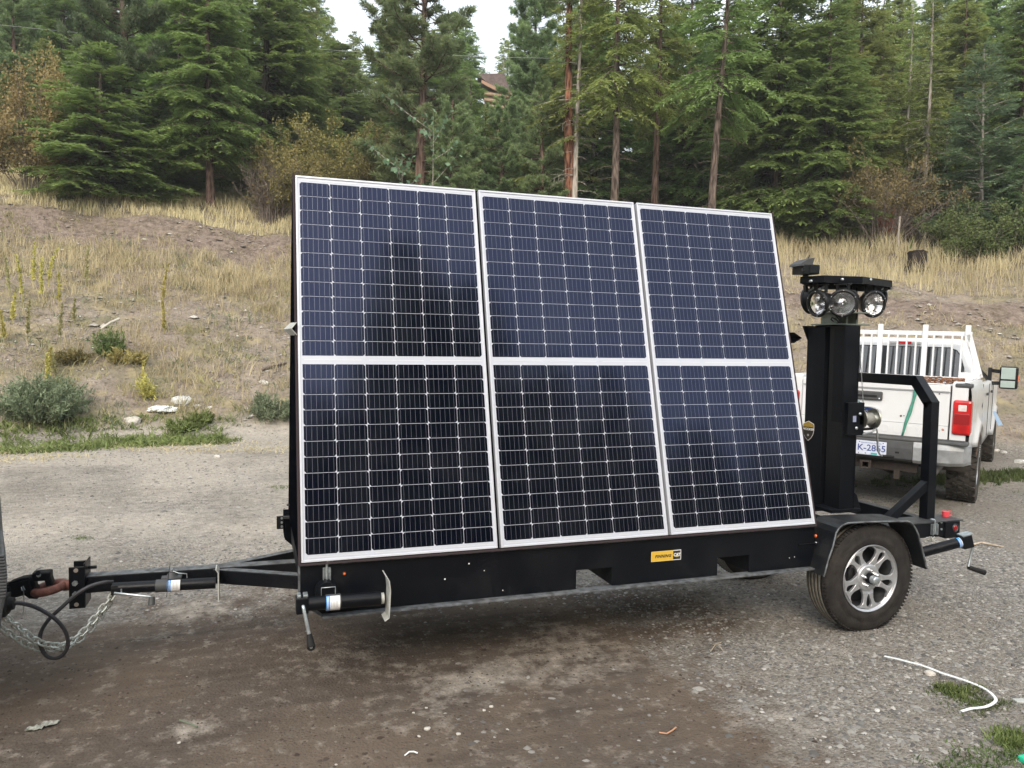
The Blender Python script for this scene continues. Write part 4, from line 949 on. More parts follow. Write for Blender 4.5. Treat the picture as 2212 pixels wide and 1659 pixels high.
m = MB(); m.tube([P(1862, 938, y=yc), P(1884, 933, y=yc), k0, k1, k2, k3, k4], .0065, 8); kid(m, 'winch_handle', ZINC, wn)
m = MB(); m.cyl(k4, k5, .011, n=10); kid(m, 'handle_grip', RUB, wn)
m = MB(); m.tube([P(1853, 706, y=.60), P(1858, 760, y=.60), P(1866, 893, y=.60)], .0035, 6); part(m, 'winch_cable', ZINC)
# loose blue lead at the column
m = MB(); m.tube([P(1846, 850, y=ym+.02), P(1853, 866, y=ym+.02), P(1858, 869, y=ym+.02), P(1861, 872, y=ym+.02)], .0035, 6); part(m, 'blue_lead', mat('blue_wire', (.02, .25, .4), .5))
# head pedestal
OLV = mat('olive_grey_zinc', (.20, .23, .20), .5, metal=.5, noise=.2, nscale=20)
zh0 = zmt+.004; a0, a1 = P(1798, 690, y=.66).x, P(1857, 690, y=.66).x; zp = P(1830, 681, y=.66).z
m = MB(); m.box((a0-.02, .60, zh0), (a1+.04, .86, zh0+.008)); m.box((a0-.03, .58, zp+.012), (a1+.02, .88, zp+.020))
for xx in (a0+.02, (a0+a1)/2, a1-.03): m.box((xx, .66, zh0+.008), (xx+.018, .80, zp+.012))
m.cyl(((a0+a1)/2+.02, .72, zh0+.008), ((a0+a1)/2+.02, .72, zp+.20), .028, n=14); part(m, 'head_bracket', OLV, bevel=.002)
# octagonal lamp tray
HC = Vector((P(1826, 600, y=.72).x, .80, 0)); zt1_ = P(1820, 596, y=.52).z; zt0_ = P(1820, 611, y=.52).z
pn = [P(1728.5, 602, y=.70), P(1780, 598, y=.54), P(1864, 596, y=.50), P(1928, 601, y=.66)]
front = [Vector((p.x, p.y, 0)) for p in pn]; backp = [Vector((PX(1916, .84), .84, 0)), Vector((PX(1868, .98), .98, 0)), Vector((PX(1786, 1.0), 1.0, 0)), Vector((PX(1738, .90), .90, 0))]
oct_ = front+backp
m = MB()
for i in range(8):
    p, q_ = oct_[i], oct_[(i+1) % 8]; inn_ = lambda v: HC+(Vector((v.x, v.y, 0))-HC)*.975
    m.prism([Vector((p.x, p.y, zt0_)), Vector((q_.x, q_.y, zt0_)), Vector((q_.x, q_.y, zt1_)), Vector((p.x, p.y, zt1_))], (Vector((inn_(p).x-p.x, inn_(p).y-p.y, 0))+Vector((inn_(q_).x-q_.x, inn_(q_).y-q_.y, 0)))/2)
m.prism([Vector((p.x, p.y, zt1_-.004)) for p in oct_], (0, 0, .003)); tray = part(m, 'lamp_tray', BLK)
m = MB()
for px, py, y in ((1820, 603.5, .515), (1881, 604, .54), (1752.5, 607, .60)):
    c = P(px, py, y=y); m.lathe([(-.012, .010), (0, .010), (.006, .008), (.008, 0)], c, (0, -1, 0), 10)
split_loose(kid(m, 'tray_bolt', ZINC, tray))
def floodlight(c, dirv, r=.082, lab=None):
    c = Vector(c); d = Vector(dirv).normalized()
    m = MB(); m.lathe([(-.13, .0), (-.13, .040), (-.105, .060), (-.05, r-.006), (-.02, r+.006), (.0, r+.010), (.010, r+.010), (.012, r+.002), (.006, r-.006)], c, d, 28); o = part(m, 'floodlight', PLAS)
    if lab: o['label'] = lab
    m = MB(); m.lathe([(-.075, .004), (-.072, .02), (-.06, .04), (-.035, .062), (-.012, r-.010), (.0, r-.005)], c, d, 28, smooth=('centre' in (lab or ''))); kid(m, 'reflector', CHROME, o)
    m = MB(); m.lathe([(-.072, .011), (-.045, .011), (-.030, .006), (-.028, 0)], c, d, 12); kid(m, 'bulb', CHROME, o)
    m = MB(); m.lathe([(.0, r-.004), (.006, r*.6), (.008, .001)], c, d, 28); kid(m, 'lens', LENS, o)
    m = MB(); a = Vector((0, 0, 1)).cross(d).normalized()
    m.bar(c-d*.04+a*.035+Vector((0, 0, r-.01)), c-d*.04+a*.035+Vector((0, 0, r+.05)), .012, .02); m.bar(c-d*.04-a*.035+Vector((0, 0, r-.01)), c-d*.04-a*.035+Vector((0, 0, r+.05)), .012, .02); m.bar(c-d*.04+a*.055+Vector((0, 0, r+.05)), c-d*.04-a*.055+Vector((0, 0, r+.05)), .03, .006)
    m.lathe([(-.012, r+.012), (-.004, r+.016), (.006, r+.016), (.010, r+.010)], c, d, 28)
    kid(m, 'lamp_bracket', PLAS, o, bevel=.001, seg=1)
    m = MB()
    for k in range(6):
        t = .5+k*PI/3; up = d.cross(a); q_ = c+(a*math.cos(t)+up*math.sin(t))*(r+.006)+d*.010; m.cyl(q_, q_+d*.004, .004, n=6)
    kid(m, 'screw', ZINC, o)
    return o
lc = P(1820.5, 655, y=.50); ll = P(1766, 656, y=.60); lr = P(1887, 657, y=.60)
tocam = (CP-lc); tocam.z = 0; tocam.normalize()
def rotz(v, a): a = math.radians(a); return Vector((v.x*math.cos(a)-v.y*math.sin(a), v.x*math.sin(a)+v.y*math.cos(a), v.z))
dcen = rotz(tocam, 4)+Vector((0, 0, -.04))
floodlight(lc, dcen, .082, 'centre floodlight facing the viewer')
floodlight(ll, rotz(tocam, -44)+Vector((0, 0, -.16)), .080, 'left floodlight turned towards the panels')
floodlight(lr, rotz(tocam, 34)+Vector((0, 0, -.12)), .082, 'right floodlight turned outwards')
floodlight(P(1746, 650, y=.86), rotz(tocam, -118)+Vector((0, 0, -.16)), .080, 'rear left floodlight seen from behind')
floodlight(P(1900, 648, y=.95), rotz(tocam, 118)+Vector((0, 0, -.16)), .080, 'rear right floodlight seen from behind')
m = MB()
m.tube([P(1835, 628, y=.55), P(1846, 630, y=.5), P(1853, 640, y=.5), P(1852, 646, y=.5), P(1846, 641, y=.55)], .011, 8)
m.tube([P(1850, 690, y=.62), P(1852, 672, y=.60), P(1853, 650, y=.62), P(1850, 622, y=.66)], .005, 6)
m.tube([P(1800, 694, y=.62), P(1795, 690, y=.60), P(1797, 686, y=.60), P(1806, 690, y=.60), P(1812, 696, y=.60), P(1806, 700, y=.62)], .005, 6)
m.tube([P(1806, 682, y=.62), P(1812, 690, y=.60), P(1815, 698, y=.60)], .004, 6); part(m, 'wiring', RUB)
m = MB()
for px, py, y in ((1768, 626, .60), (1776, 622, .62), (1781, 630, .6), (1830, 617, .55), (1903, 626, .7), (1746, 630, .8), (1752, 626, .75)):
    c = P(px, py, y=y); m.bar(c, c+Vector((.018, 0, .012)), .012, .010)
part(m, 'wire_clip', ZINC)
m = MB(); a = P(1742, 622, y=.72); b = P(1914, 622, y=.72); m.bar(a+Vector((-.01, 0, .02)), a+Vector((.0, 0, -.03)), .03, .02); m.bar(b+Vector((-.02, 0, .03)), b+Vector((0, 0, -.02)), .03, .02); m.bar(P(1835, 620, y=.72), P(1905, 622, y=.72), .05, .06); m.bar(P(1762, 618, y=.78), P(1835, 618, y=.78), .05, .05); part(m, 'tray_brace', PLAS, bevel=.002)
# camera with sun visor standing on the left end of the tray
a = P(1727, 592, y=.64); b = P(1761.5, 573, y=.64)
m = MB(); m.box((a.x, .60, a.z), (b.x, .72, b.z)); m.box((a.x+.05, .595, a.z+.004), (b.x+.001, .602, b.z-.002)); camb = part(m, 'security_camera', PLAS, bevel=.005); camb['label'] = 'black box camera on the end of the lamp tray'
m = MB(); v = [P(1729, 574, y=.60), P(1731, 569, y=.60), P(1745, 560, y=.60), P(1760.5, 556.5, y=.60), P(1758, 564, y=.60), P(1756, 570, y=.6), P(1757, 572.5, y=.60)]; m.prism(v, (0, .12, 0)); kid(m, 'visor', GPLAS, camb)
m = MB(); m.tube([P(1744, 562, y=.66), P(1749, 551, y=.66)], .004, 6); m.cyl((P(1740, 592, y=.66).x, .66, zt1_), (P(1740, 592, y=.66).x, .66, a.z), .02, n=10); kid(m, 'camera_mount', PLAS, camb)
m = MB(); c = P(1735, 582, y=.597); m.cyl(c, c+Vector((0, -.006, 0)), .012, n=12); kid(m, 'camera_lens', GLASS, camb)

# ------------------------------------------------------------------ towing vehicle at the left edge
TV = thing('tow_vehicle', 'grey plastic rear bumper corner of the towing vehicle at the left photo edge', 'vehicle', (-2.2, .65, 0))
TVO = Vector((-2.2, .65, 0))
def tpart(mb, name, mats, turn=False, **k):
    o = mb.build(name, mats, **k); o.parent = TV
    pv = Matrix.Translation((xe, ytb, 0)); o.matrix_basis = Matrix.Translation(-TVO) @ (pv @ Matrix.Rotation(math.radians(15.5), 4, 'Z') @ pv.inverted() if turn else Matrix.Identity(4)); return o
ytb = -.05
zb1 = P(8, 1183, y=ytb).z; zb0 = P(8, 1395, y=ytb).z; xe = P(12.5, 1240, y=ytb).x
m = MB(); pr_ = [(xe-.60, zb1-.02), (xe-.02, zb1-.02), (xe-.002, zb1-.05), (xe+.003, zb1-.20), (xe-.012, zb1-.27), (xe-.03, zb0+.03), (xe-.06, zb0), (xe-.6, zb0)]
m.prism([(x, ytb, z) for x, z in pr_], (0, 1.6, 0)); tpart(m, 'bumper', GPLAS, turn=True, bevel=.012)
m = MB()
for k in range(14): z = zb1-.035-k*.0135; m.box((xe-.03, ytb-.004, z-.0045), (xe+.006-.0012*abs(k-7), ytb+.5, z+.0045))
m.box((xe-.5, ytb+.01, zb1-.018), (xe-.03, 1.5, zb1-.006)); tpart(m, 'step_ribs', GPLAS, turn=True, bevel=.002, seg=1)
m = MB(); m.box((xe-2.6, .05-.15, .85), (xe-.45, 1.45, 1.45)); m.box((xe-.47, .0, .86), (xe-.42, 1.30, 1.40)); m.box((xe-2.6, .2, .45), (xe-.3, 1.1, .6)); tpart(m, 'box_body', mat('dark_grey_vehicle_paint', (.06, .065, .07), .3, coat=.5), turn=True, bevel=.04)
m = MB(); m.lathe([(0, .2), (0, .36), (.04, .40), (.2, .40), (.24, .36), (.24, .2)], (xe-1.35, .0, .40), (0, 1, 0), 40); m.lathe([(0, .2), (0, .36), (.04, .40), (.2, .40), (.24, .36), (.24, .2)], (xe-1.35, 1.1, .40), (0, 1, 0), 40); tpart(m, 'tyre', TYRE, turn=True)
# pintle hook reaching back to the ring
m = MB(); yk = YT+.03
h0 = P(14, 1277, y=yk); h1_ = P(60, 1266, y=yk)
m.box((xe-.3, yk-.045, h0.z-.035), (h0.x+.03, yk+.045, h0.z+.035)); m.bar(h0, P(70, 1262, y=yk), .075, .075)
hook = [P(62, 1240, y=yk), P(80, 1243, y=yk), P(98, 1250, y=yk), P(104, 1262, y=yk), P(98, 1276, y=yk), P(84, 1284, y=yk), P(66, 1280, y=yk), P(52, 1272, y=yk), P(50, 1256, y=yk)]
m.prism([p+Vector((0, -.03, 0)) for p in (P(22, 1256, y=yk), P(48, 1246, y=yk), P(66, 1243, y=yk), P(78, 1252, y=yk), P(80, 1264, y=yk), P(92, 1280, y=yk), P(84, 1291, y=yk), P(66, 1290, y=yk), P(52, 1280, y=yk), P(20, 1286, y=yk))], (0, .06, 0))
tpart(m, 'pintle_hook', BLK2, bevel=.006)
m = MB(); m.bar(P(72, 1244, y=yk-.0)+Vector((0, -.0, 0)), P(112, 1241, y=yk), .065, .045); m.bar(P(104, 1243, y=yk), P(110, 1262, y=yk), .06, .032); m.cyl(P(82, 1238, y=yk-.05), P(82, 1238, y=yk+.05), .012, n=10); tpart(m, 'hook_latch', BLK2, bevel=.007)
m = MB(); c = P(84, 1242, y=yk-.036); m.cyl(c, c+Vector((0, -.008, 0)), .010, n=8); m.tube([P(46, 1268, y=yk-.04), P(48, 1276, y=yk-.05), P(54, 1274, y=yk-.05), P(50, 1266, y=yk-.04), P(52, 1300, y=yk-.04), P(50, 1330, y=yk-.04)], .0025, 5); tpart(m, 'hook_pin', ZINC)
ys = .30; c = P(12, 1305, y=ys); m = MB(); m.box((c.x-.10, ys-.045, c.z-.05), (c.x+.012, ys+.045, c.z+.045)); m.cyl((c.x, ys, c.z), (c.x+.035, ys, c.z), .036, .028, 16); tpart(m, 'trailer_socket', RUB, bevel=.005)
# ------------------------------------------------------------------ safety chains and cable between the two
def smooth_path(pts, n):
    pts = [Vector(p) for p in pts]; out = []
    for i in range(len(pts)-1):
        p0, p1, p2, p3 = pts[max(i-1, 0)], pts[i], pts[i+1], pts[min(i+2, len(pts)-1)]
        for k in range(n):
            t = k/n; out.append(.5*((2*p1)+(p2-p0)*t+(2*p0-5*p1+4*p2-p3)*t*t+(3*p1-p0-3*p2+p3)*t**3))
    out.append(pts[-1]); return out
def link_mesh(L, W_, r):
    m = MB(); pts = []
    for i in range(8): t = -PI/2+PI*i/7; pts.append((L/2-W_/2+math.cos(t)*W_/2, math.sin(t)*W_/2, 0))
    for i in range(8): t = PI/2+PI*i/7; pts.append((-L/2+W_/2+math.cos(t)*W_/2, math.sin(t)*W_/2, 0))
    m.tube(pts, r, 6, closed=True); me = bpy.data.meshes.new('link'); me.from_pydata(m.v, [], m.f); me.polygons.foreach_set('use_smooth', [True]*len(m.f)); me.update(); return me
def chain(name, label, cat, pts, L, W_, r, m_, group=None):
    path = smooth_path(pts, 16); pitch = L-2*r-.001; root = thing(name, label, cat, path[0], group=group); me = link_mesh(L, W_, r); me.materials.append(m_)
    acc = 0; k = 0; last = path[0]
    for a, b in zip(path[:-1], path[1:]):
        seg = (b-a).length; pos = 0
        while acc+seg-pos >= pitch:
            pos += pitch-acc; acc = 0; p = a+(b-a)*(pos/seg)
            d = (p-last).normalized(); mid = (p+last)/2; sx = d; sy = d.cross(Vector((0, 0, 1)))
            if sy.length < .1: sy = Vector((0, 1, 0))
            sy.normalize(); sz = sx.cross(sy); tw = (PI/4 if k % 2 else -PI/4)+random.uniform(-.25, .25); y2 = sy*math.cos(tw)+sz*math.sin(tw); z2 = sx.cross(y2)
            o = link('link', me, root); o.matrix_basis = Matrix.Translation(mid-path[0]) @ Matrix((sx, y2, z2)).transposed().to_4x4(); last = p; k += 1
        acc += seg-pos
    return root
chm = mat('zinc_chain', (.62, .66, .62), .4, metal=.55, noise=.25, nscale=60, dust=.25)
g_ = 'safety chains between the vehicle and trailer'
chain('safety_chain', 'upper zinc safety chain hanging from behind the bumper to the tongue', 'chain', [P(-8, 1312, y=.32), P(18, 1338, y=.36), P(48, 1362, y=.42), P(80, 1385, y=.46), P(112, 1394, y=.5), P(140, 1391, y=.52), P(172, 1372, y=.56), P(205, 1334, y=.60), P(228, 1305, y=.63), P(243, 1287, y=.65), P(249, 1268, y=.66)], .046, .029, .0052, chm, g_)
chain('safety_chain', 'lower zinc safety chain, sagging lowest under the tongue ring', 'chain', [P(-10, 1345, y=.40), P(10, 1362, y=.42), P(40, 1382, y=.46), P(78, 1400, y=.50), P(112, 1402, y=.54), P(145, 1396, y=.58), P(178, 1376, y=.62), P(210, 1341, y=.66), P(234, 1306, y=.68), P(240, 1290, y=.69), P(246, 1270, y=.69)], .046, .029, .0052, chm, g_)
m = MB(); yy = .40
pth = smooth_path([P(14, 1302, y=.30), P(45, 1303, y=.33), P(80, 1313, y=.38), P(118, 1336, y=.40), P(140, 1362, y=.42), P(147, 1390, y=.44), P(138, 1412, y=.46), P(120, 1422, y=.48), P(100, 1416, y=.50), P(88, 1395, y=.50), P(88, 1368, y=.50), P(104, 1340, y=.50), P(132, 1313, y=.50), P(166, 1283, y=.51), P(196, 1266, y=.53), P(225, 1258, y=.56), P(243, 1257, y=.6)], 8)
m.tube(pth, .0095, 10); cb = m.build('trailer_cable', mat('dark_cable', (.035, .035, .042), .45, dust=.2)); tag(cb, 'thick dark electrical cable looping down between bumper and tongue', 'cable')
# ------------------------------------------------------------------ litter on the yard
def gz(p, dz=0): return Vector((p.x, p.y, Hs(p.x, p.y)+dz))
pts = [P(1910, 1427, z=0), P(1980, 1449, z=0), P(2060, 1478, z=0), P(2110, 1495, z=0), P(2136, 1510, z=0), P(2149, 1524, z=0), P(2149, 1533, z=0), P(2138, 1541, z=0), P(2110, 1547, z=0), P(2076, 1555, z=0)]
path = [gz(p, .022) for p in smooth_path(pts, 6)]; m = MB()
for a, b in zip(path[:-1], path[1:]): pass
side = []
for i, p in enumerate(path):
    d = (path[min(i+1, len(path)-1)]-path[max(i-1, 0)]).normalized(); side.append(d.cross(Vector((0, 0, 1))).normalized()*.0075)
m.strip([p-s for p, s in zip(path, side)], [p+s for p, s in zip(path, side)], (0, 0, .005)); o = m.build('plastic_strip', PVC, bevel=.001, seg=1); tag(o, 'bent white plastic strip lying on the gravel in front of the wheel', 'strip')
# crumpled grey leaf-like scrap
c = P(92, 1569, z=0.0); bm = bmesh.new(); r_ = random.Random(4); nX, nY = 16, 7; vs = []
for i in range(nX):
    for j in range(nY):
        u, v = i/(nX-1)*2-1, j/(nY-1)*2-1; wv = math.sqrt(max(0, 1-abs(u)**2.2))*(.8+.3*r_.uniform(-1, 1)); x = u*.068; y = v*.030*wv+.012*u
        vs.append(bm.verts.new((x, y, .010+.008*math.sin(i*.8+j*1.3)+r_.uniform(0, .012))))
for i in range(nX-1):
    for j in range(nY-1): bm.faces.new((vs[i*nY+j], vs[(i+1)*nY+j], vs[(i+1)*nY+j+1], vs[i*nY+j+1]))
me = bpy.data.meshes.new('leaf_scrap'); bm.to_mesh(me); bm.free(); o = link('leaf_scrap', me, None, [mat('grey_dry_leaf', (.27, .28, .25), .8, noise=.35, nscale=60)]); sol = o.modifiers.new('thickness', 'SOLIDIFY'); sol.thickness = .0015
o.location = gz(c, .002); o.rotation_euler = (0, 0, .25); o.scale = (1, 1, .6); tag(o, 'crumpled grey leaf lying on the dark dirt at bottom left', 'leaf')
TWIG = mat('dry_twig', (.42, .36, .27), .8, noise=.3, nscale=80); TWG = mat('green_grey_stem', (.13, .16, .11), .7)
def twig(name, pts, r, label, m_, cat='twig'):
    m = MB(); m.tube([gz(P(x, y, z=0), .006+z) for x, y, z in pts], r, 6); o = m.build(name, m_); tag(o, label, cat); return o
twig('stem', [(388, 1559, .003), (407, 1566, .006), (426, 1572, .003)], .0042, 'straight grey-green stem lying on the dark dirt above the pale spot', TWG, 'stem')
twig('twig', [(874, 1634, .002), (884, 1629, .008), (894, 1628, .006), (902, 1629, .002)], .0035, 'short white stick at the bottom centre of the dirt', PVC)
twig('twig', [(1424, 1588, .0), (1440, 1592, .004), (1452, 1588, .01), (1460, 1580, .004)], .0038, 'curved orange-brown twig on the dark gravel at bottom right of centre', mat('orange_twig', (.5, .27, .16), .7))
twig('twig', [(1540, 1392, .0), (1552, 1400, .02), (1563, 1409, .0)], .0028, 'straw stalk crossing another on the gravel below the trailer', TWIG)
twig('twig', [(1535, 1408, .0), (1546, 1396, .015), (1558, 1388, .0)], .0028, 'second straw stalk of the crossed pair below the trailer', TWIG)
twig('broken_stick', [(2075, 1182, .0), (2120, 1176, .02), (2168, 1182, .0)], .010, 'pale broken stick on the gravel behind the rear jack crank', mat('pale_split_wood', (.42, .35, .27), .8, noise=.3))
m = MB(); c = gz(P(2203, 1652, z=0)); m.box((c.x-.01, c.y-.05, c.z), (c.x+.10, c.y+.01, c.z+.03)); o = m.build('green_scrap', GREENP, bevel=.01); tag(o, 'bright green plastic corner at the bottom right photo corner', 'plastic')
c = gz(P(2212, 1523, z=0)); m = MB(); m.box((-.05, -.02, 0), (.05, .02, .014)); o = m.build('grey_offcut', GALV, bevel=.004); o.location = c; o.rotation_euler = (0, 0, -.3); tag(o, 'small grey metal offcut at the right photo edge beside the white strip', 'offcut')
# ------------------------------------------------------------------ white pickup truck behind
K = thing('pickup_truck', 'white four-door pickup truck with headache rack parked behind the trailer, seen from the rear', 'pickup truck', (7.325, 3.797, -.028), math.radians(36.78))
K.rotation_euler = (math.radians(1.2), math.radians(.6), math.radians(36.78))
def kp(mb, name, mats, parent=None, **k): o = mb.build(name, mats, **k); o.parent = parent or K; return o
RX, FX = 0.0, 3.97
def halfw(x, z):
    y = .965-.035*max(0, (z-1.30)/.18)**1.5-.02*max(0, (.9-z)/.3)-.012*math.exp(-((z-1.12)/.03)**2)
    for ax in (RX, FX):
        r = math.hypot(x-ax, (z-.43)*1.0)
        if z < 1.25: y += .058*math.exp(-((r-.50)/.075)**2)*(1 if r > .50 else 1)
    return y
def arch(x, sill):
    z = sill
    for ax in (RX, FX):
        if abs(x-ax) < .50: z = max(z, .43+math.sqrt(.50**2-(x-ax)**2))
    return z
def side(xs, top, sill, sgn, name):
    m = MB(); nz = 12; V = []
    for x in xs:
        b = arch(x, sill); tp = top(x)
        for k in range(nz):
            z = b+(tp-b)*k/(nz-1); V.append((x, sgn*halfw(x, z), z))
        V.append((x, sgn*(halfw(x, tp)-.05), tp+.012))
        V.append((x, sgn*(halfw(x, b)-.10), b+.01))
    n2 = nz+2; F = []
    for i in range(len(xs)-1):
        for k in range(nz): F.append((i*n2+k, (i+1)*n2+k, (i+1)*n2+k+1, i*n2+k+1))
        F.append((i*n2, i*n2+n2-1, (i+1)*n2+n2-1, (i+1)*n2))
    m.add(V, F, 0, True); return kp(m, name, WHITEP)
xs_b = list(np.arange(-1.16, .93, .045))+[.93]; xs_c = [.955]+list(np.arange(1.0, 4.8, .045))+[4.82]
def topc(x): return 1.40 if x < 3.3 else 1.40-.10*((x-3.3)/1.5)**1.3
for s in (-1, 1):
    side(xs_b, lambda x: 1.455, .72, s, 'bed_side'); side(xs_c, topc, .55, s, 'cab_side')
m = MB(); m.box((-1.155, -.93, .80), (-1.10, -.775, 1.45)); m.box((-1.155, .775, .80), (-1.10, .93, 1.45)); m.box((.86, -.92, .80), (.92, .92, 1.46)); m.box((-1.10, -.78, .84), (.86, .78, .88))
m.box((-1.10, -.92, 1.443), (.86, -.78, 1.468)); m.box((-1.10, .78, 1.443), (.86, .92, 1.468)); m.box((-1.10, -.79, .88), (.86, -.775, 1.443)); m.box((-1.10, .775, .88), (.86, .79, 1.443)); kp(m, 'bed_box', WHITEP, bevel=.012)
m = MB(); m.box((-1.163, -.965, 1.405), (-.98, -.80, 1.452)); kp(m, 'rail_cap', GPLAS, bevel=.015)
m = MB(); m.box((-1.16, -.772, .76), (-1.09, -.766, 1.42)); m.box((-1.15, -.95, .80), (-1.1, -.78, .88)); kp(m, 'bed_gap', DARKV)
# tailgate with pressed panels
m = MB(); m.box((-1.175, -.762, 1.355), (-1.10, .762, 1.425)); m.box((-1.163, -.762, .985), (-1.10, .762, 1.355)); m.box((-1.170, -.762, .83), (-1.10, .762, .985)); m.box((-1.178, -.70, 1.425), (-1.08, .70, 1.44)); tg = kp(m, 'tailgate', WHITEP, bevel=.016, seg=4)
m = MB(); m.box((-1.176, -.762, 1.348), (-1.16, .762, 1.353)); m.box((-1.171, -.762, .985), (-1.162, .762, .990)); split_loose(kp(m, 'tailgate_crease', mat('crease_shade_grey', (.42, .43, .45), .6), tg))
m = MB(); m.box((-1.192, -.105, 1.215), (-1.16, .215, 1.315)); h_ = kp(m, 'tailgate_handle', GPLAS, tg, bevel=.018, seg=3)
m = MB(); m.box((-1.196, -.05, 1.250), (-1.19, .17, 1.272)); kp(m, 'handle_slot', DARKV, h_)
m = MB(); m.lathe([(0, .010), (.003, .008), (.004, 0)], (-1.192, -.073, 1.235), (-1, 0, 0), 12); kp(m, 'key_lock', ZINC, h_)
BX = (0, -1, 0); UP = (0, 0, 1)
SLV = mat('silver_trim', (.6, .62, .65), .2, metal=.8)
def oval(a, b, d0, d1, m_, nm, parent):
    mb = MB(); mb.prism([(-d0, .05+a*math.cos(t), 1.085+b*math.sin(t)) for t in [2*PI*i/32 for i in range(32)]], (-(d1-d0), 0, 0)); return kp(mb, nm, m_, parent)
em = oval(.155, .063, 1.160, 1.170, mat('emblem_halo', (.6, .62, .64), .3, coat=.5), 'emblem', tg); oval(.132, .052, 1.1695, 1.174, SLV, 'emblem_rim', em); oval(.124, .045, 1.1735, 1.1775, NAVY, 'emblem_field', em)
put_text('Ford', .085, Vector((-1.1785, .05, 1.085)), BX, UP, SLV, em, font_shear=.45, bold=.0006)
lt = put_text('SUPER  DUTY', .115, Vector((-1.1705, 0, .905)), BX, UP, WHITEP, tg, depth=.0035, space=1.6, bold=.0015)
put_text('SUPER', .026, Vector((-1.1705, -.575, .945)), BX, UP, GRYP, tg, bold=.0005)
put_text('DUTY', .024, Vector((-1.1705, -.66, .925)), BX, UP, GRYP, tg, bold=.0005)
m = MB(); m.lathe([(0, .013), (.004, .011), (.005, 0)], (-1.170, -.715, .945), (-1, 0, 0), 12); kp(m, 'round_sticker', mat('orange_brown_dot', (.5, .2, .12), .5), tg)
m = MB()
for y, z, r_ in ((-.30, 1.06, .012), (-.33, 1.065, .006), (-.66, 1.33, .008), (-.14, .90, .007), (.1, 1.31, .008)): m.lathe([(0, r_), (.0015, r_*.8), (.002, 0)], (-1.1665, y, z), (-1, 0, 0), 7)
kp(m, 'rust_chip', RUST2, tg)['kind'] = 'stuff'
# tail lamps
for s in (-1, 1):
    m = MB(); yy = sorted((s*.795, s*.972)); m.box((-1.182, yy[0], .90), (-.99, yy[1], 1.275)); tl = kp(m, 'tail_light', REDP, bevel=.028, seg=3); 
    yy = sorted((s*.845, s*.925)); m = MB(); m.box((-1.187, yy[0], 1.155), (-1.10, yy[1], 1.225)); kp(m, 'reverse_lens', CLEARL, tl, bevel=.008)
    m = MB(); yy = sorted((s*.81, s*.955)); m.box((-1.1855, yy[0], 1.015), (-1.10, yy[1], 1.13)); kp(m, 'brake_lens', DRED, tl, bevel=.006)
# rear bumper
m = MB()
pts_c = [(-1.345, .80), (-1.355, .72), (-1.345, .60), (-1.28, .575), (-1.16, .60), (-1.16, .80)]
m.prism([(x, .46, z) for x, z in pts_c], (0, -.92, 0)); bmp = kp(m, 'bumper_centre', GPLAS, bevel=.01)
def endp(s):
    m = MB(); st = [(.46, 0, .0), (.60, .0, .0), (.80, .018, .0), (.93, .06, .01), (.995, .15, .03)]; V = []
    prof_ = [(-1.34, .80), (-1.348, .74), (-1.335, .60), (-1.29, .565), (-1.17, .57), (-1.15, .80)]
    for y, dx, dz in st:
        for x, z in prof_: V.append((min(x+dx, -1.12) if x < -1.2 else x, s*y, z+(dz if z < .7 else 0)))
    n_ = len(prof_); F = [(i*n_+k, (i+1)*n_+k, (i+1)*n_+(k+1) % n_, i*n_+(k+1) % n_) for i in range(len(st)-1) for k in range(n_)]+[tuple(range(n_)), tuple(range((len(st)-1)*n_, len(st)*n_))]
    m.add(V, F); return kp(m, 'bumper_end', mat('dull_chrome_bumper', (.50, .52, .54), .38, metal=.75, noise=.2, nscale=8, dust=.25), bevel=.02, seg=3)
for s in (-1, 1): endp(s)
m = MB(); m.box((-1.345, -.97, .800), (-1.16, .97, .838)); pad = kp(m, 'step_pad', mat('dark_step_pad', (.075, .08, .085), .7, dust=.3, noise=.2), bevel=.012)
m = MB()
for k in range(7): m.box((-1.335+k*.024, -.93, .838), (-1.325+k*.024, .93, .844))
kp(m, 'step_rib', GPLAS, pad)
m = MB(); m.box((-1.368, -.205, .615), (-1.362, .105, .770)); lp = kp(m, 'licence_plate', PLATE, bevel=.003)
put_text('K-2865', .098, Vector((-1.3705, -.054, .690)), BX, UP, PLINK, lp, bold=.0012, space=1.0)
put_text('Beautiful British Columbia', .0195, Vector((-1.3705, -.05, .748)), BX, UP, mat('plate_blue_print', (.2, .28, .5), .5), lp, bold=.0002)
m = MB(); m.box((-1.3705, -.115, .622), (-1.369, -.05, .642)); kp(m, 'plate_decal', TEAL, lp)
m = MB()
for y, z in ((.07, .755), (-.17, .755), (.075, .63), (.005, .631)): m.lathe([(0, .006), (.004, .005), (.005, 0)], (-1.369, y, z), (-1, 0, 0), 8)
kp(m, 'plate_screw', STEEL, lp)
m = MB(); m.box((-1.352, -.33, .66), (-1.345, -.29, .68)); kp(m, 'bumper_notch', DARKV, bmp)
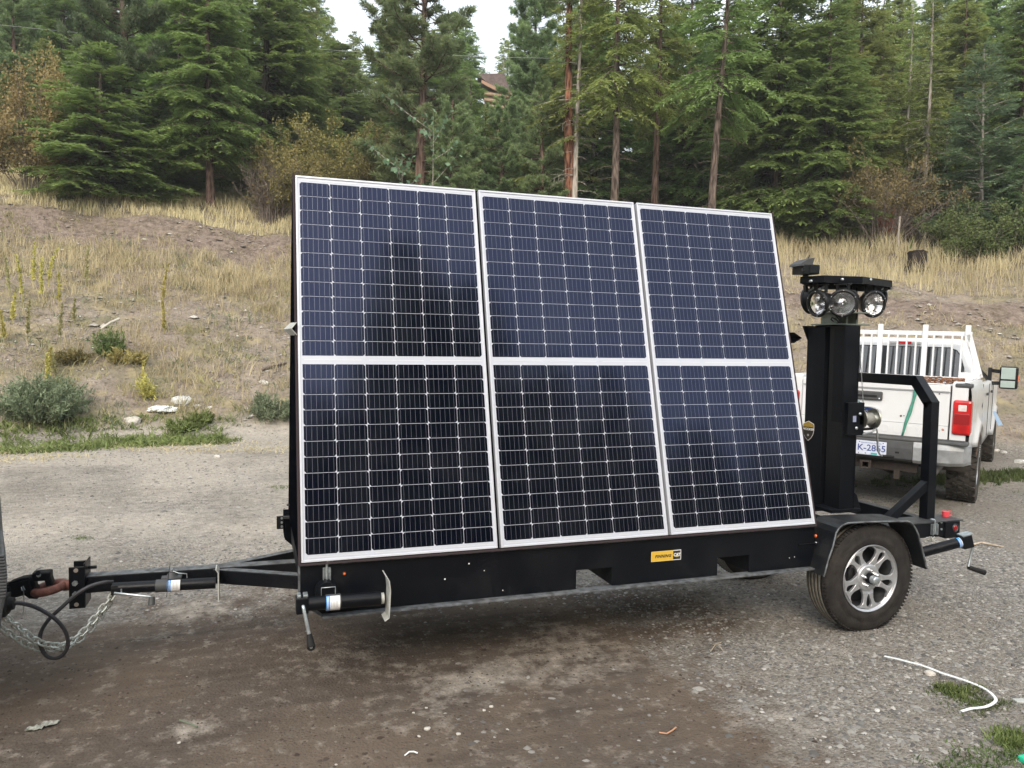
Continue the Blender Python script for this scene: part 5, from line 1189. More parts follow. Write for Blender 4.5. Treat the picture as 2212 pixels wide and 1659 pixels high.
# hitch, exhaust, underbody
m = MB()
for a, b in (((-1.36, -.045, .46), (-1.15, -.03, .545)), ((-1.36, .03, .46), (-1.15, .045, .545)), ((-1.36, -.03, .46), (-1.15, .03, .475)), ((-1.36, -.03, .53), (-1.15, .03, .545))): m.box(a, b)
m.box((-1.20, -.50, .45), (-1.12, .50, .54)); m.box((-1.365, -.058, .452), (-1.35, -.045, .553)); m.box((-1.365, .045, .452), (-1.35, .058, .553)); m.box((-1.22, -.33, .36), (-1.15, -.27, .46)); kp(m, 'hitch_receiver', mat('dark_rusty_hitch', (.035, .025, .02), .85, noise=.4, nscale=30), bevel=.003)
m = MB(); m.lathe([(.0, .050), (-.01, .052), (-.5, .052)], (-1.24, -.66, .50), (1, -.0, .0), 20); m.lathe([(0, .050), (.5, .05)], (-1.24, -.66, .50), (1, 0, 0), 20); m.lathe([(.02, .0), (.02, .05)], (-1.24, -.66, .5), (1, 0, 0), 16); kp(m, 'exhaust_pipe', mat('dull_exhaust', (.12, .11, .10), .55, metal=.5, noise=.3))
m = MB(); m.cyl((0, -.80, .42), (0, .80, .42), .05, n=14); m.lathe([(-.16, 0), (-.13, .10), (-.05, .17), (.05, .17), (.13, .1), (.16, 0)], (0, -.1, .42), (1, 0, 0), 18)
m.box((-1.1, -.52, .60), (4.6, -.44, .74)); m.box((-1.1, .44, .60), (4.6, .52, .74)); m.lathe([(0, .1), (0, .36), (.08, .38), (.18, .36), (.18, .1)], (-.62, .0, .47), (0, 0, 1), 24); m.box((-.98, -.43, .55), (-.9, .43, .62)); m.box((.9, -.8, .45), (4.5, .8, .62)); kp(m, 'underbody', mat('dark_dirty_steel', (.04, .034, .03), .85, noise=.4, nscale=15))
# mud coloured wheel arches and inner fender
m = MB()
for ax in (RX, FX):
    for s in (-1, 1):
        pts_o = [(ax+.52*math.cos(t), s*.92, .43+.52*math.sin(t)) for t in [PI*i/12 for i in range(13)]]; pts_i = [(x, s*.55, z) for x, y, z in pts_o]
        m.strip(pts_o, pts_i, (0, 0, .01))
split_loose(kp(m, 'wheel_arch', mat('dark_wheel_well', (.03, .024, .02), .9)))
m = MB(); rr = []
for i in range(9):
    t = PI*(.02+.42*i/8); rr.append((RX-.505*math.cos(t), -(halfw(RX-.505*math.cos(t), .43+.505*math.sin(t))-.004), .43+.505*math.sin(t)))
m.tube(rr[2:7], .008, 6); kp(m, 'arch_rust', mat('arch_rust_brown', (.07, .045, .032), .9, noise=.5, nscale=30))
# wheels
def tyre_mesh():
    R, W_ = .42, .29; m = MB()
    m.lathe([(.01, .23), (-.004, .26), (-.008, .33), (.002, .375), (.022, R-.022), (.05, R-.014), (W_-.05, R-.014), (W_-.022, R-.022), (W_-.002, .375), (W_+.008, .33), (W_+.004, .26), (W_-.01, .23)], (0, 0, 0), (0, 1, 0), 56)
    for i in range(38):
        for j, (y0, y1) in enumerate(((-.004, .058), (.066, .108), (.116, .174), (.182, .224), (.232, .294))):
            t = 2*PI*(i+.5*(j % 2)+.2*(j == 2))/38; tw = .048 if j in (0, 4) else .042; c, s = math.cos(t), math.sin(t); rad = Vector((c, 0, s)); tan = Vector((-s, 0, c))
            skew = .012*(1 if (i+j) % 2 else -1)
            for _ in (0,):
                r0 = R-.022 if 0 < j < 4 else R-.04
                V = []
                for rr_, k_ in ((r0, 1.0), (R-(.006 if j in (0, 4) else 0), .86)):
                    for yy, tt in ((y0, -tw/2*k_-skew), (y1, -tw/2*k_+skew), (y1, tw/2*k_+skew), (y0, tw/2*k_-skew)): V.append(rad*rr_+tan*tt+Vector((0, yy, 0)))
                m.add(V, [(0, 1, 2, 3), (7, 6, 5, 4), (0, 4, 5, 1), (1, 5, 6, 2), (2, 6, 7, 3), (3, 7, 4, 0)])
    return m
tyd = mat('muddy_tyre_rubber', (.032, .028, .024), .9, noise=.35, nscale=20, dust=.22)
tw0 = kp(tyre_mesh(), 'wheel', tyd); m = MB(); m.lathe([(.01, .23), (.03, .22), (.05, .17), (.09, .14), (.09, .0)], (0, 0, 0), (0, 1, 0), 30); m.lathe([(.28, .23), (.22, .21), (.15, .10), (.15, 0)], (0, 0, 0), (0, 1, 0), 30)
for k in range(8):
    t = 2*PI*k/8; m.bar((.07*math.cos(t), .05, .07*math.sin(t)), (.20*math.cos(t), .03, .20*math.sin(t)), .05, .03, up=(0, 1, 0))
rm0 = kp(m, 'rim', RIMM, tw0)
tw0.location = (RX, -1.005, .42)
for k, (x, y, rz) in enumerate(((FX, -1.0, 0), (RX, 1.005, PI), (FX, 1.0, PI))):
    w_ = copy_tree(tw0, K); w_.location = (x, y, .42); w_.rotation_euler = (0, .4*k, rz)
m = MB()
for k in range(7): t = .12+k*.035; m.box((-.02-.01*(k % 2), -1.013, .42+.14+k*.022), (.004+.012*(k % 3), -1.010, .42+.15+k*.022))
kp(m, 'tyre_lettering', WHT)['kind'] = 'stuff'
# cab upper
m = MB()
lo = [(.965, -.925, 1.38), (3.38, -.925, 1.38), (3.38, .925, 1.38), (.965, .925, 1.38)]; hi = [(1.07, -.70, 1.975), (2.72, -.70, 1.975), (2.72, .70, 1.975), (1.07, .70, 1.975)]
m.add(lo+hi, [(0, 3, 2, 1), (4, 5, 6, 7), (0, 1, 5, 4), (1, 2, 6, 5), (2, 3, 7, 6), (3, 0, 4, 7)]); cab = kp(m, 'cab', WHITEP, bevel=.085, seg=5)
for p_ in cab.data.polygons: p_.use_smooth = True
m = MB(); m.box((.94, -.90, .70), (1.0, .90, 1.40)); kp(m, 'cab_back', WHITEP)
def rearpt(y, z): return Vector((.965+.105*(z-1.38)/.595-.004, y, z))
wp = []
zt_, zb_, hwb, hwt = 1.855, 1.47, .735, .665
for s in (1, -1):
    cor = [(hwb, zb_), (hwb-.015, zb_+.12), (hwt+.005, zt_-.10), (hwt-.04, zt_-.035), (hwt-.12, zt_)]
    if s == -1: cor = cor[::-1]
    wp += [rearpt(s*y, z) for y, z in cor]
m = MB(); m.prism(wp, (-.006, 0, 0)); rw = kp(m, 'rear_window', GLASS)
m = MB()
for y in (-.30, .30): m.bar(rearpt(y, zb_)+Vector((-.008, 0, 0)), rearpt(y, zt_)+Vector((-.008, 0, 0)), .018, .006, up=(1, 0, 0))
split_loose(kp(m, 'window_divider', RUB, rw))
m = MB(); ed = [p+Vector((-.004, 0, 0)) for p in wp]; m.tube(ed, .006, 6, closed=True); kp(m, 'window_seal', RUB, rw)
m = MB(); a = rearpt(0, 1.905); m.box((a.x-.022, -.20, a.z-.022), (a.x+.02, .20, a.z+.022)); bl = kp(m, 'high_brake_light', mat('clear_grey_lens', (.5, .5, .48), .2, coat=.5), bevel=.012)
m = MB(); m.box((a.x-.026, -.085, a.z-.018), (a.x-.01, .085, a.z+.018)); kp(m, 'brake_lens', REDP, bl)
# seats and dash behind the glass
# side windows (right and left)
for s in (-1, 1):
    def sp(x, z): return Vector((x, s*(.925-.225*(z-1.38)/.595+.004), z))
    for x0, x1, xt0, xt1 in ((1.22, 2.02, 1.28, 2.02), (2.12, 3.12, 2.12, 2.66)):
        m = MB(); m.prism([sp(x0, 1.42), sp(x1, 1.42), sp(xt1, 1.88), sp(xt0, 1.88)], (0, s*.004, 0)); kp(m, 'side_window', GLASS)
m = MB()
for x in (2.07, 3.2):
    for s in (-1, 1): m.box((x, s*.972-.003, .65), (x+.006, s*.972+.003, 1.38))
m.box((.93, -.96, .72), (.955, -.955, 1.40)); m.box((.93, .955, .72), (.955, .96, 1.40)); split_loose(kp(m, 'door_gap', DARKV))
m = MB()
for x in (1.35, 2.45):
    for s in (-1, 1): m.box((x, s*.985-.012, 1.24), (x+.19, s*.985+.012, 1.275))
split_loose(kp(m, 'door_handle', GPLAS, bevel=.006))
m = MB(); m.prism([(2.74, -.66, 1.95), (3.36, -.86, 1.44), (3.36, .86, 1.44), (2.74, .66, 1.95)], (.02, 0, .02)); kp(m, 'windscreen', GLASS)
m = MB(); m.box((3.2, -.86, 1.18), (4.78, .86, 1.36)); m.box((4.6, -.94, .60), (4.84, .94, 1.30)); kp(m, 'bonnet', WHITEP, bevel=.05, seg=3)
m = MB(); m.box((4.84, -.97, .45), (4.98, .97, .68)); kp(m, 'front_bumper', SLV, bevel=.03)
# towing mirrors
for s in (-1, 1):
    m = MB(); m.bar((3.0, s*.94, 1.47+.085), (2.98, s*1.05, 1.47+.075), .05, .055); m.bar((3.0, s*.94, 1.47-.105), (2.98, s*1.05, 1.47-.10), .05, .055); m.box(tuple(sorted((3.03, 2.93)))[:1]+(min(s*.90, s*.95), 1.33), (3.03, max(s*.90, s*.95), 1.60))
    m.bar((2.97, s*1.04, 1.545), (2.97, s*1.09, 1.54), .03, .03); m.bar((2.97, s*1.04, 1.37), (2.97, s*1.09, 1.375), .03, .03)
    arm = kp(m, 'mirror', PLAS, bevel=.008)
    yy = sorted((s*1.05, s*1.285)); m = MB(); m.box((2.90, yy[0], 1.29), (3.04, yy[1], 1.625)); kp(m, 'mirror_shell', PLAS, arm, bevel=.03, seg=3)
    yy = sorted((s*1.07, s*1.25)); m = MB(); m.box((2.892, yy[0], 1.435), (2.899, yy[1], 1.605)); m.box((2.892, yy[0], 1.31), (2.899, yy[1], 1.41)); kp(m, 'mirror_glass', MIRR, arm, bevel=.003)
    yy = sorted((s*1.275, s*1.29)); m = MB(); m.box((2.92, yy[0], 1.40), (3.01, yy[1], 1.50)); kp(m, 'indicator', AMBER, arm, bevel=.004)
# headache rack
xr = .84
rk = MB(); rk.box((xr-.03, -.80, 2.005), (xr+.03, .80, 2.062))
hr = kp(rk, 'headache_rack', WHITER, bevel=.006)
def post(y0, y1, z0, z1, nm='rack_post', w_=.062):
    mb = MB(); mb.bar((xr-.035, y0, z0), (xr-.035, y1, z1), w_, .05, up=(1, 0, 0)); return kp(mb, nm, WHITER, hr, bevel=.004)
for y in (-.27, .27): post(y, y, 1.47, 2.145)
for s in (-1, 1): post(s*.755, s*.755, 1.93, 2.145); post(s*.765, s*.92, 2.03, 1.48)
for y in (-.69, -.585, -.48, -.375, -.165, -.055, .055, .165, .375, .48, .585, .69): post(y, y, 1.47, 2.005, 'rack_bar', .020)
post(-.845, -.80, 1.50, 1.72, 'rack_bar', .02); post(.845, .80, 1.50, 1.72, 'rack_bar', .02)
m = MB(); m.box((xr-.06, -.90, 1.455), (xr+.03, .90, 1.475)); kp(m, 'rack_base', WHITER, hr, bevel=.004)
m = MB(); m.box((.50, -.93, 1.47), (.86, -.70, 1.54)); m.box((.55, -.935, 1.44), (.58, -.93, 1.52)); m.box((-.2, -.90, 1.47), (.5, -.84, 1.485)); cl_ = kp(m, 'rail_clamp', WHITER, bevel=.01)
# things on the truck
Kq = Euler(K.rotation_euler).to_matrix().to_4x4(); Kq.translation = K.location
def KW(x, y, z): return Kq @ Vector((x, y, z))
chain('rusty_chain', 'rusty brown chain lying along the rear edge of the truck bed', 'chain', [KW(-.92, -.42, 1.475), KW(-.90, -.50, 1.478), KW(-.88, -.58, 1.480), KW(-.86, -.68, 1.478), KW(-.80, -.80, 1.480), KW(-.90, -.86, 1.478), KW(-.98, -.80, 1.470), KW(-1.02, -.70, 1.462), KW(-1.02, -.60, 1.460), KW(-1.0, -.50, 1.462), KW(-.98, -.42, 1.462)], .078, .054, .0085, mat('chain_rust', (.22, .10, .05), .85, noise=.5, nscale=60))
m = MB(); top_ = [(-1.08, .0), (-1.184, .0)]
a0 = [(-1.06, -.175, 1.444), (-1.181, -.175, 1.443), (-1.184, -.180, 1.40), (-1.181, -.10-.105, 1.30), (-1.178, -.145, 1.10), (-1.183, -.10, .98), (-1.186, -.062, .84), (-1.180, -.06, .82)]
a0 = [(-1.06, -.44, 1.446), (-1.181, -.44, 1.445), (-1.183, -.435, 1.36), (-1.176, -.415, 1.24), (-1.173, -.385, 1.10), (-1.174, -.355, .99), (-1.181, -.34, .90), (-1.181, -.325, .83)]
wd = [.024, .024, .022, .014, .021, .016, .012, .010]
A = [KW(x, y-w_, z) for (x, y, z), w_ in zip(a0, wd)]; B = [KW(x, y+w_, z) for (x, y, z), w_ in zip(a0, wd)]
off = KW(-.003, 0, 0)-KW(0, 0, 0); m.strip(A, B, off, smooth=True); o = m.build('strap', STRAPM); tag(o, 'twisted faded green ratchet strap hanging down the white tailgate', 'strap')
m = MB(); pts = [KW(1.9, -.99, .80), KW(1.9, -1.06, .76), KW(1.9, -1.10, .66)]; m.prism([KW(3.1, -.99, .93), KW(3.1, -1.02, .95), KW(3.1, -1.13, .74), KW(3.1, -1.07, .72)], KW(.03, 0, 0)-KW(0, 0, 0)); o = m.build('blue_tape', BLUET); o.parent = None; tag(o, 'pale blue tape flap sticking out from the truck front fender', 'tape')
# ------------------------------------------------------------------ vegetation
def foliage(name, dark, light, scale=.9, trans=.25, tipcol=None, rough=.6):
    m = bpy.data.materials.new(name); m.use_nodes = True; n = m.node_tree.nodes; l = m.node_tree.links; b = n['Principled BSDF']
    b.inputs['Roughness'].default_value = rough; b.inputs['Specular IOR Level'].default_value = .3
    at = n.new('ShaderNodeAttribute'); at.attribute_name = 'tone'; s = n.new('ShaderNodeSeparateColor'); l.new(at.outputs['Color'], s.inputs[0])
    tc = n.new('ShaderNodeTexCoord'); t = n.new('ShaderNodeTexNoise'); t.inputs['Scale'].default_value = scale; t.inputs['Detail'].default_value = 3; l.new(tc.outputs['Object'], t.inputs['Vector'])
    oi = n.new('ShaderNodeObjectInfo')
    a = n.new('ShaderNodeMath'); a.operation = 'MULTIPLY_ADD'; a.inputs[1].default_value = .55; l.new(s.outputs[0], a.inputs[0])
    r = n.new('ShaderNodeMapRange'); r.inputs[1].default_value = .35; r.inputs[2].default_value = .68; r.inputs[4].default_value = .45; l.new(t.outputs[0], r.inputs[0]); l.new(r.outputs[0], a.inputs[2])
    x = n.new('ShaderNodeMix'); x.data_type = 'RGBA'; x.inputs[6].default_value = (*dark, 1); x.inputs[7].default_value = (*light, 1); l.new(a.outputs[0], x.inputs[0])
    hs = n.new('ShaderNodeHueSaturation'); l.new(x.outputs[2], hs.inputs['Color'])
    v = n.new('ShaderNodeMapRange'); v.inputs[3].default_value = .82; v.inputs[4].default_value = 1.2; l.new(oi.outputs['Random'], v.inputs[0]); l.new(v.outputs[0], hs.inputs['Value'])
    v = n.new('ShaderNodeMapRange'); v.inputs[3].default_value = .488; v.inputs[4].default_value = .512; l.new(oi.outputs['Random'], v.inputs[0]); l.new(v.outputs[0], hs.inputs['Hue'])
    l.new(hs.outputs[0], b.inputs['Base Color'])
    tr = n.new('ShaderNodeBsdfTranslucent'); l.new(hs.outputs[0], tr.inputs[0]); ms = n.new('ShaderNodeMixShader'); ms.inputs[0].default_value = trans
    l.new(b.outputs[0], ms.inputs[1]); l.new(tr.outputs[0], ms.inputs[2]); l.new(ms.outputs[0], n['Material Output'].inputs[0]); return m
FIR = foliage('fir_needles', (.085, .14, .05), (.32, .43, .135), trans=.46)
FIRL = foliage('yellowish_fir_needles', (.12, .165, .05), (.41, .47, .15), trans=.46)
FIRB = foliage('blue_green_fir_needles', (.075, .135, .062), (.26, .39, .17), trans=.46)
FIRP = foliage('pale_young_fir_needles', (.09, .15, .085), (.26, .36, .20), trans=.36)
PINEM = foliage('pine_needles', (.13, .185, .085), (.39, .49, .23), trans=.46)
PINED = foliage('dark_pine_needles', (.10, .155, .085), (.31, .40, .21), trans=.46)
BUSHY = foliage('olive_bush_leaves', (.11, .10, .035), (.33, .285, .10), 1.2)
BUSHO = foliage('orange_yellow_leaves', (.15, .125, .045), (.46, .37, .15), .9)
BUSHB = foliage('brown_olive_leaves', (.09, .07, .035), (.26, .20, .085), 1.2)
BUSHG = foliage('green_bush_leaves', (.05, .085, .028), (.21, .26, .085), 1.2)
ASPM = foliage('pale_aspen_leaves', (.07, .13, .07), (.20, .32, .19), 2)
WEEDB = foliage('bluish_weed_leaves', (.12, .155, .085), (.28, .34, .21), 2)
WEEDG = foliage('fresh_green_weed_leaves', (.085, .115, .035), (.27, .33, .11), 1.5)
MULL = foliage('yellow_green_stalks', (.30, .28, .08), (.62, .55, .18), 2)
STRAW = foliage('straw_grass', (.34, .28, .17), (.70, .62, .38), .35)
STRAWG = foliage('yellow_green_grass', (.26, .25, .12), (.54, .52, .25), .5)
GRASSG = foliage('green_grass', (.045, .07, .022), (.15, .20, .07), 3)
def barkmat(name, c1, c2, sc=6):
    m = bpy.data.materials.new(name); m.use_nodes = True; n = m.node_tree.nodes; l = m.node_tree.links; b = n['Principled BSDF']; b.inputs['Roughness'].default_value = .95; b.inputs['Specular IOR Level'].default_value = .1
    tc = n.new('ShaderNodeTexCoord'); mp = n.new('ShaderNodeMapping'); mp.inputs['Scale'].default_value = (sc*2.5, sc*2.5, sc*.45); l.new(tc.outputs['Object'], mp.inputs[0])
    t = n.new('ShaderNodeTexNoise'); t.inputs['Scale'].default_value = 1; t.inputs['Detail'].default_value = 7; l.new(mp.outputs[0], t.inputs['Vector'])
    r = n.new('ShaderNodeValToRGB'); r.color_ramp.elements[0].position = .38; r.color_ramp.elements[0].color = (*c1, 1); r.color_ramp.elements[1].position = .62; r.color_ramp.elements[1].color = (*c2, 1)
    l.new(t.outputs[0], r.inputs[0]); l.new(r.outputs[0], b.inputs['Base Color'])
    bp = n.new('ShaderNodeBump'); bp.inputs['Strength'].default_value = 1; bp.inputs['Distance'].default_value = .03; l.new(t.outputs[0], bp.inputs['Height']); l.new(bp.outputs[0], b.inputs['Normal']); return m
BARKF = barkmat('grey_brown_bark', (.05, .037, .03), (.19, .15, .125)); BARKO = barkmat('orange_pine_bark', (.045, .022, .017), (.30, .145, .09), 5); BARKA = barkmat('pale_grey_bark', (.16, .14, .12), (.46, .42, .37), 5); BARKR = barkmat('reddish_bark', (.055, .036, .030), (.22, .15, .12), 5)
TWIGM = mat('bare_grey_twigs', (.16, .13, .11), .9, noise=.3)
def diamonds(Bp, D, Sd, L, W_):
    """flat pointed leaves: base points, unit directions, side vectors, lengths, widths"""
    M_ = Bp+D*(L*.45)[:, None]; T_ = Bp+D*L[:, None]; V = np.stack([Bp, M_+Sd*W_[:, None], T_, M_-Sd*W_[:, None]], 1)
    n = len(Bp); F = (np.array([(0, 1, 2, 3)])[None]+np.arange(n)[:, None, None]*4).reshape(-1, 4); return V.reshape(-1, 3), F
def unit(a): return a/np.maximum(np.linalg.norm(a, axis=-1, keepdims=True), 1e-9)
def tubes_np(paths, n=5):
    """paths: list of (points Kx3, radii K)"""
    Vs, Fs, o = [], [], 0
    for pts, rad in paths:
        K_ = len(pts); d = np.gradient(pts, axis=0); d = unit(d); a = unit(np.cross(d, np.array([.13, .31, .94]))); b = np.cross(d, a)
        t = np.linspace(0, 2*PI, n, endpoint=False); ring = pts[:, None]+(a[:, None]*np.cos(t)[None, :, None]+b[:, None]*np.sin(t)[None, :, None])*rad[:, None, None]
        Vs.append(ring.reshape(-1, 3)); i = np.arange(K_-1)[:, None]*n; j = np.arange(n)[None]; j2 = (j+1) % n
        Fs.append(np.stack([i+j, i+j2, i+n+j2, i+n+j], -1).reshape(-1, 4)+o); o += K_*n
    return np.concatenate(Vs), np.concatenate(Fs)
def make_fir(name, H, R, z0, seed, m_leaf, m_bark, sp=.15, nl=.085, droop=.30, r0=.17, dense=1.0, lean=0.0):
    r = np.random.default_rng(seed); paths = []; zz = np.linspace(0, H, 14); wob = np.stack([np.sin(zz*.5+seed)*.05+lean*zz, np.cos(zz*.4+seed)*.05, zz-.3*(zz == 0)], -1)
    paths.append((wob, r0*(1-zz/H*.93)+.01+.06*np.exp(-zz*2.5))); LV = []; z = z0
    if z0 > 2:
        for k in range(26):
            zb = r.uniform(1.0, z0+1.5); a = r.uniform(0, 2*PI); L = r.uniform(.4, 1.5); t = np.linspace(0, 1, 6); x0 = np.array([np.interp(zb, zz, wob[:, 0]), np.interp(zb, zz, wob[:, 1]), zb]); u = np.array([math.cos(a), math.sin(a), 0])
            pts = x0+u*(t*L)[:, None]+np.array([0, 0, 1])*(L*(.15*t-.45*t**2))[:, None]+r.normal(0, .03, (6, 3))*t[:, None]; paths.append((pts, .016*(1.1-t)))
            for j in range(3): q_ = pts[2+j]; d_ = unit(u+r.normal(0, .8, 3)+np.array([0, 0, -.4])); paths.append((np.stack([q_, q_+d_*.15, q_+d_*L*.3]), np.array([.007, .005, .003])))
    BB, DD, SS, LL, WW, TT = [], [], [], [], [], []
    while z < H*.985:
        f = (z-z0)/(H-z0); nb = int(r.integers(4, 8)*dense+.5)
        for k in range(nb):
            a = r.uniform(0, 2*PI); L = R*((1-f)**.82)*r.uniform(.55, 1.12)*min(1, .55+f*3)+.12; up = (.05+.5*f+r.uniform(-.12, .12)); K_ = 8; t = np.linspace(0, 1, K_)
            dirh = np.array([math.cos(a), math.sin(a), 0]); x0 = np.array([np.interp(z, zz, wob[:, 0]), np.interp(z, zz, wob[:, 1]), z])
            pts = x0+dirh*(t*L)[:, None]+np.array([0, 0, 1])*(L*(up*t-droop*(1.5-f)*t**1.7))[:, None]
            paths.append((pts, .012*L*(1-t)*1.1+.004))
            # twigs each side, with needle tufts along them
            nt_ = max(3, int(L/sp)); tt = r.uniform(.12, 1, nt_*2); tt[0] = 1; px_ = np.stack([np.interp(tt, t, pts[:, i]) for i in range(3)], -1)
            sd = np.array([-dirh[1], dirh[0], 0]); sgn = r.choice([-1, 1], len(tt)); bd_ = unit(pts[-1]-pts[0])
            tl = (.42*L*(1-tt)**.75+.16)*r.uniform(.6, 1.15, len(tt)); tl = np.minimum(tl, .95)
            td = unit(bd_*.75+sd*sgn[:, None]*.8+np.array([0, 0, 1])*(-.28+r.normal(0, .15, len(tt)))[:, None])
            for i in range(len(tt)):
                kn = max(3, int(tl[i]/(nl*.72))); u = np.linspace(.05, 1, kn)*tl[i]; base = px_[i]+td[i]*u[:, None]; base[:, 2] -= .28*u*u
                for s_ in (-1, 1):
                    dd = unit(td[i]*.8+np.cross(td[i], [0, 0, 1])*s_*.65+r.normal(0, .22, (kn, 3))); BB.append(base); DD.append(dd)
                    SS.append(unit(np.cross(dd, unit(np.array([0, 0, 1.])+r.normal(0, .35, (kn, 3)))))); LL.append(nl*r.uniform(1.3, 2.4, kn)); WW.append(nl*r.uniform(.24, .42, kn))
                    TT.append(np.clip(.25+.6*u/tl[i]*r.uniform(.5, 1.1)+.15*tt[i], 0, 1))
        z += r.uniform(.16, .30)*(1 if H > 6 else .7)
    V, F = diamonds(*[np.concatenate(q_) for q_ in (BB, DD, SS, LL, WW)]); tone = np.repeat(np.concatenate(TT), 4)
    cm_ = npmesh('crown', V, F, False, {'tone': np.stack([tone]*3+[np.ones_like(tone)], -1)}); cm_.materials.append(m_leaf)
    V, F = tubes_np(paths[:1], 10); V2, F2 = tubes_np(paths[1:], 4); tm = npmesh('trunk', np.concatenate([V, V2]), np.concatenate([F, F2+len(V)]), True); tm.materials.append(m_bark)
    return tm, cm_
def make_pine(name, H, R, z0, seed, m_leaf, m_bark, r0=.2, tl=.2, nb_=1.0):
    r = np.random.default_rng(seed); zz = np.linspace(0, H, 14); wob = np.stack([np.sin(zz*.35+seed)*.10, np.cos(zz*.3+seed)*.10, zz-.3*(zz == 0)], -1); paths = [(wob, r0*(1-zz/H*.85)+.01+.06*np.exp(-zz*2.5))]
    tips = []; z = z0
    while z < H*.97:
        f = (z-z0)/(H-z0); nb = int(r.integers(3, 6)*nb_)
        for k in range(nb):
            a = r.uniform(0, 2*PI); L = R*(math.sin(min(1, f*1.1+.22)*PI*.62)**.8)*(1-f*.62)*r.uniform(.55, 1.15); K_ = 8; t = np.linspace(0, 1, K_); dirh = np.array([math.cos(a), math.sin(a), 0]); x0 = np.array([np.interp(z, zz, wob[:, 0]), np.interp(z, zz, wob[:, 1]), z])
            pts = x0+dirh*(t*L)[:, None]+np.array([0, 0, 1])*(L*((-.25+.5*f)*t+.42*t**2.2))[:, None]+r.normal(0, .03, (K_, 3))*t[:, None]; paths.append((pts, .016*L*(1-t*.8)+.004))
            ns = max(3, int(L/.15))
            for i in range(ns):
                tt = r.uniform(.25, 1); p = np.array([np.interp(tt, t, pts[:, j]) for j in range(3)]); sl = (.34*L*(1-tt)+.20)*r.uniform(.4, 1); d = unit(dirh*.7+np.array([-dirh[1], dirh[0], 0])*r.choice([-1, 1])*r.uniform(.3, 1)+np.array([0, 0, r.uniform(.1, .7)]))
                q_ = p+d*sl; paths.append((np.stack([p, (p+q_)/2+np.array([0, 0, -.03]), q_]), np.array([.009, .007, .005]))); tips.append((q_, d)); tips.append(((p+q_)/2+r.normal(0, .03, 3), d))
                if r.uniform() < .6: tips.append((p+d*sl*.75+r.normal(0, .06, 3), d))
            tips.append((pts[-1], unit(pts[-1]-pts[-2])))
        z += r.uniform(.22, .42)
    nn = 32; P0 = np.repeat(np.array([t_[0] for t_ in tips])[:, None], nn, 1); D0 = np.repeat(np.array([t_[1] for t_ in tips])[:, None], nn, 1); n = len(tips)
    dd = unit(D0*.55+r.normal(0, .62, (n, nn, 3))+np.array([0, 0, .12])); L_ = tl*r.uniform(.7, 1.25, (n, nn)); W_ = np.full((n, nn), tl*.075); sdv = unit(np.cross(dd, r.normal(0, 1, (n, nn, 3))))
    base = P0+dd*.02+D0*r.uniform(-.09, .05, (n, nn, 1)); V, F = diamonds(base.reshape(-1, 3), dd.reshape(-1, 3), sdv.reshape(-1, 3), L_.ravel(), W_.ravel())
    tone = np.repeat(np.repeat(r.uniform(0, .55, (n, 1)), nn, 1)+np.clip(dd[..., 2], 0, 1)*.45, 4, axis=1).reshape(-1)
    cm_ = npmesh('crown', V, F, False, {'tone': np.stack([tone]*3+[np.ones_like(tone)], -1)}); cm_.materials.append(m_leaf)
    V, F = tubes_np(paths[:1], 10); V2, F2 = tubes_np(paths[1:], 4); tm = npmesh('trunk', np.concatenate([V, V2]), np.concatenate([F, F2+len(V)]), True); tm.materials.append(m_bark)
    return tm, cm_
def make_bush(H, R, seed, m_leaf, nst=26, nleaf=9000, leaf=.05, low=.15, twig=1.0, m_tw=None):
    r = np.random.default_rng(seed); paths = []; LP = []
    for i in range(nst):
        a = r.uniform(0, 2*PI); lean = r.uniform(.05, 1)*R; h = H*r.uniform(.6, 1.05)*math.sqrt(max(.1, 1-(lean/R)**2*.75)); K_ = 7; t = np.linspace(0, 1, K_); b0 = np.array([math.cos(a), math.sin(a), 0])*r.uniform(0, .25)*R
        pts = b0+np.array([math.cos(a), math.sin(a), 0])*(lean*t**1.3)[:, None]+np.array([0, 0, h])*t[:, None]+r.normal(0, .03, (K_, 3))*t[:, None]; pts[0, 2] = -.1; paths.append((pts, .016*(1-t*.8)))
        for j in range(int(7*twig)):
            tt = r.uniform(.25, 1); p = np.array([np.interp(tt, t, pts[:, k]) for k in range(3)]); d = unit(r.normal(0, .6, 3)+np.array([math.cos(a)*.3, math.sin(a)*.3, .6])); L = H*.25*r.uniform(.5, 1.1); q_ = p+d*L; paths.append((np.stack([p, (p+q_)/2+r.normal(0, .02, 3), q_]), np.array([.007, .005, .003]))); LP += [p+(q_-p)*u for u in r.uniform(.2, 1.1, 5)]
    LP = np.array(LP); LP = LP[LP[:, 2] > low*H]; c = LP[r.integers(0, len(LP), nleaf)]+r.normal(0, .055*max(1, H/1.8), (nleaf, 3)); c = c[c[:, 2] > .02]; n = len(c)
    dd = unit(r.normal(0, 1, (n, 3))+np.array([0, 0, -.1])); sdv = unit(np.cross(dd, r.normal(0, 1, (n, 3)))); L_ = leaf*r.uniform(.6, 1.3, n); V, F = diamonds(c, dd, sdv, L_, L_*.34)
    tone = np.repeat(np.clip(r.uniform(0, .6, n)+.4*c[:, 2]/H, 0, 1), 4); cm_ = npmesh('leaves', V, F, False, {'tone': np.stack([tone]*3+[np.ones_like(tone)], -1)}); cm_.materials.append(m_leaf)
    V, F = tubes_np(paths, 4); tm = npmesh('stems', V, F, True); tm.materials.append(m_tw or TWIGM); return tm, cm_
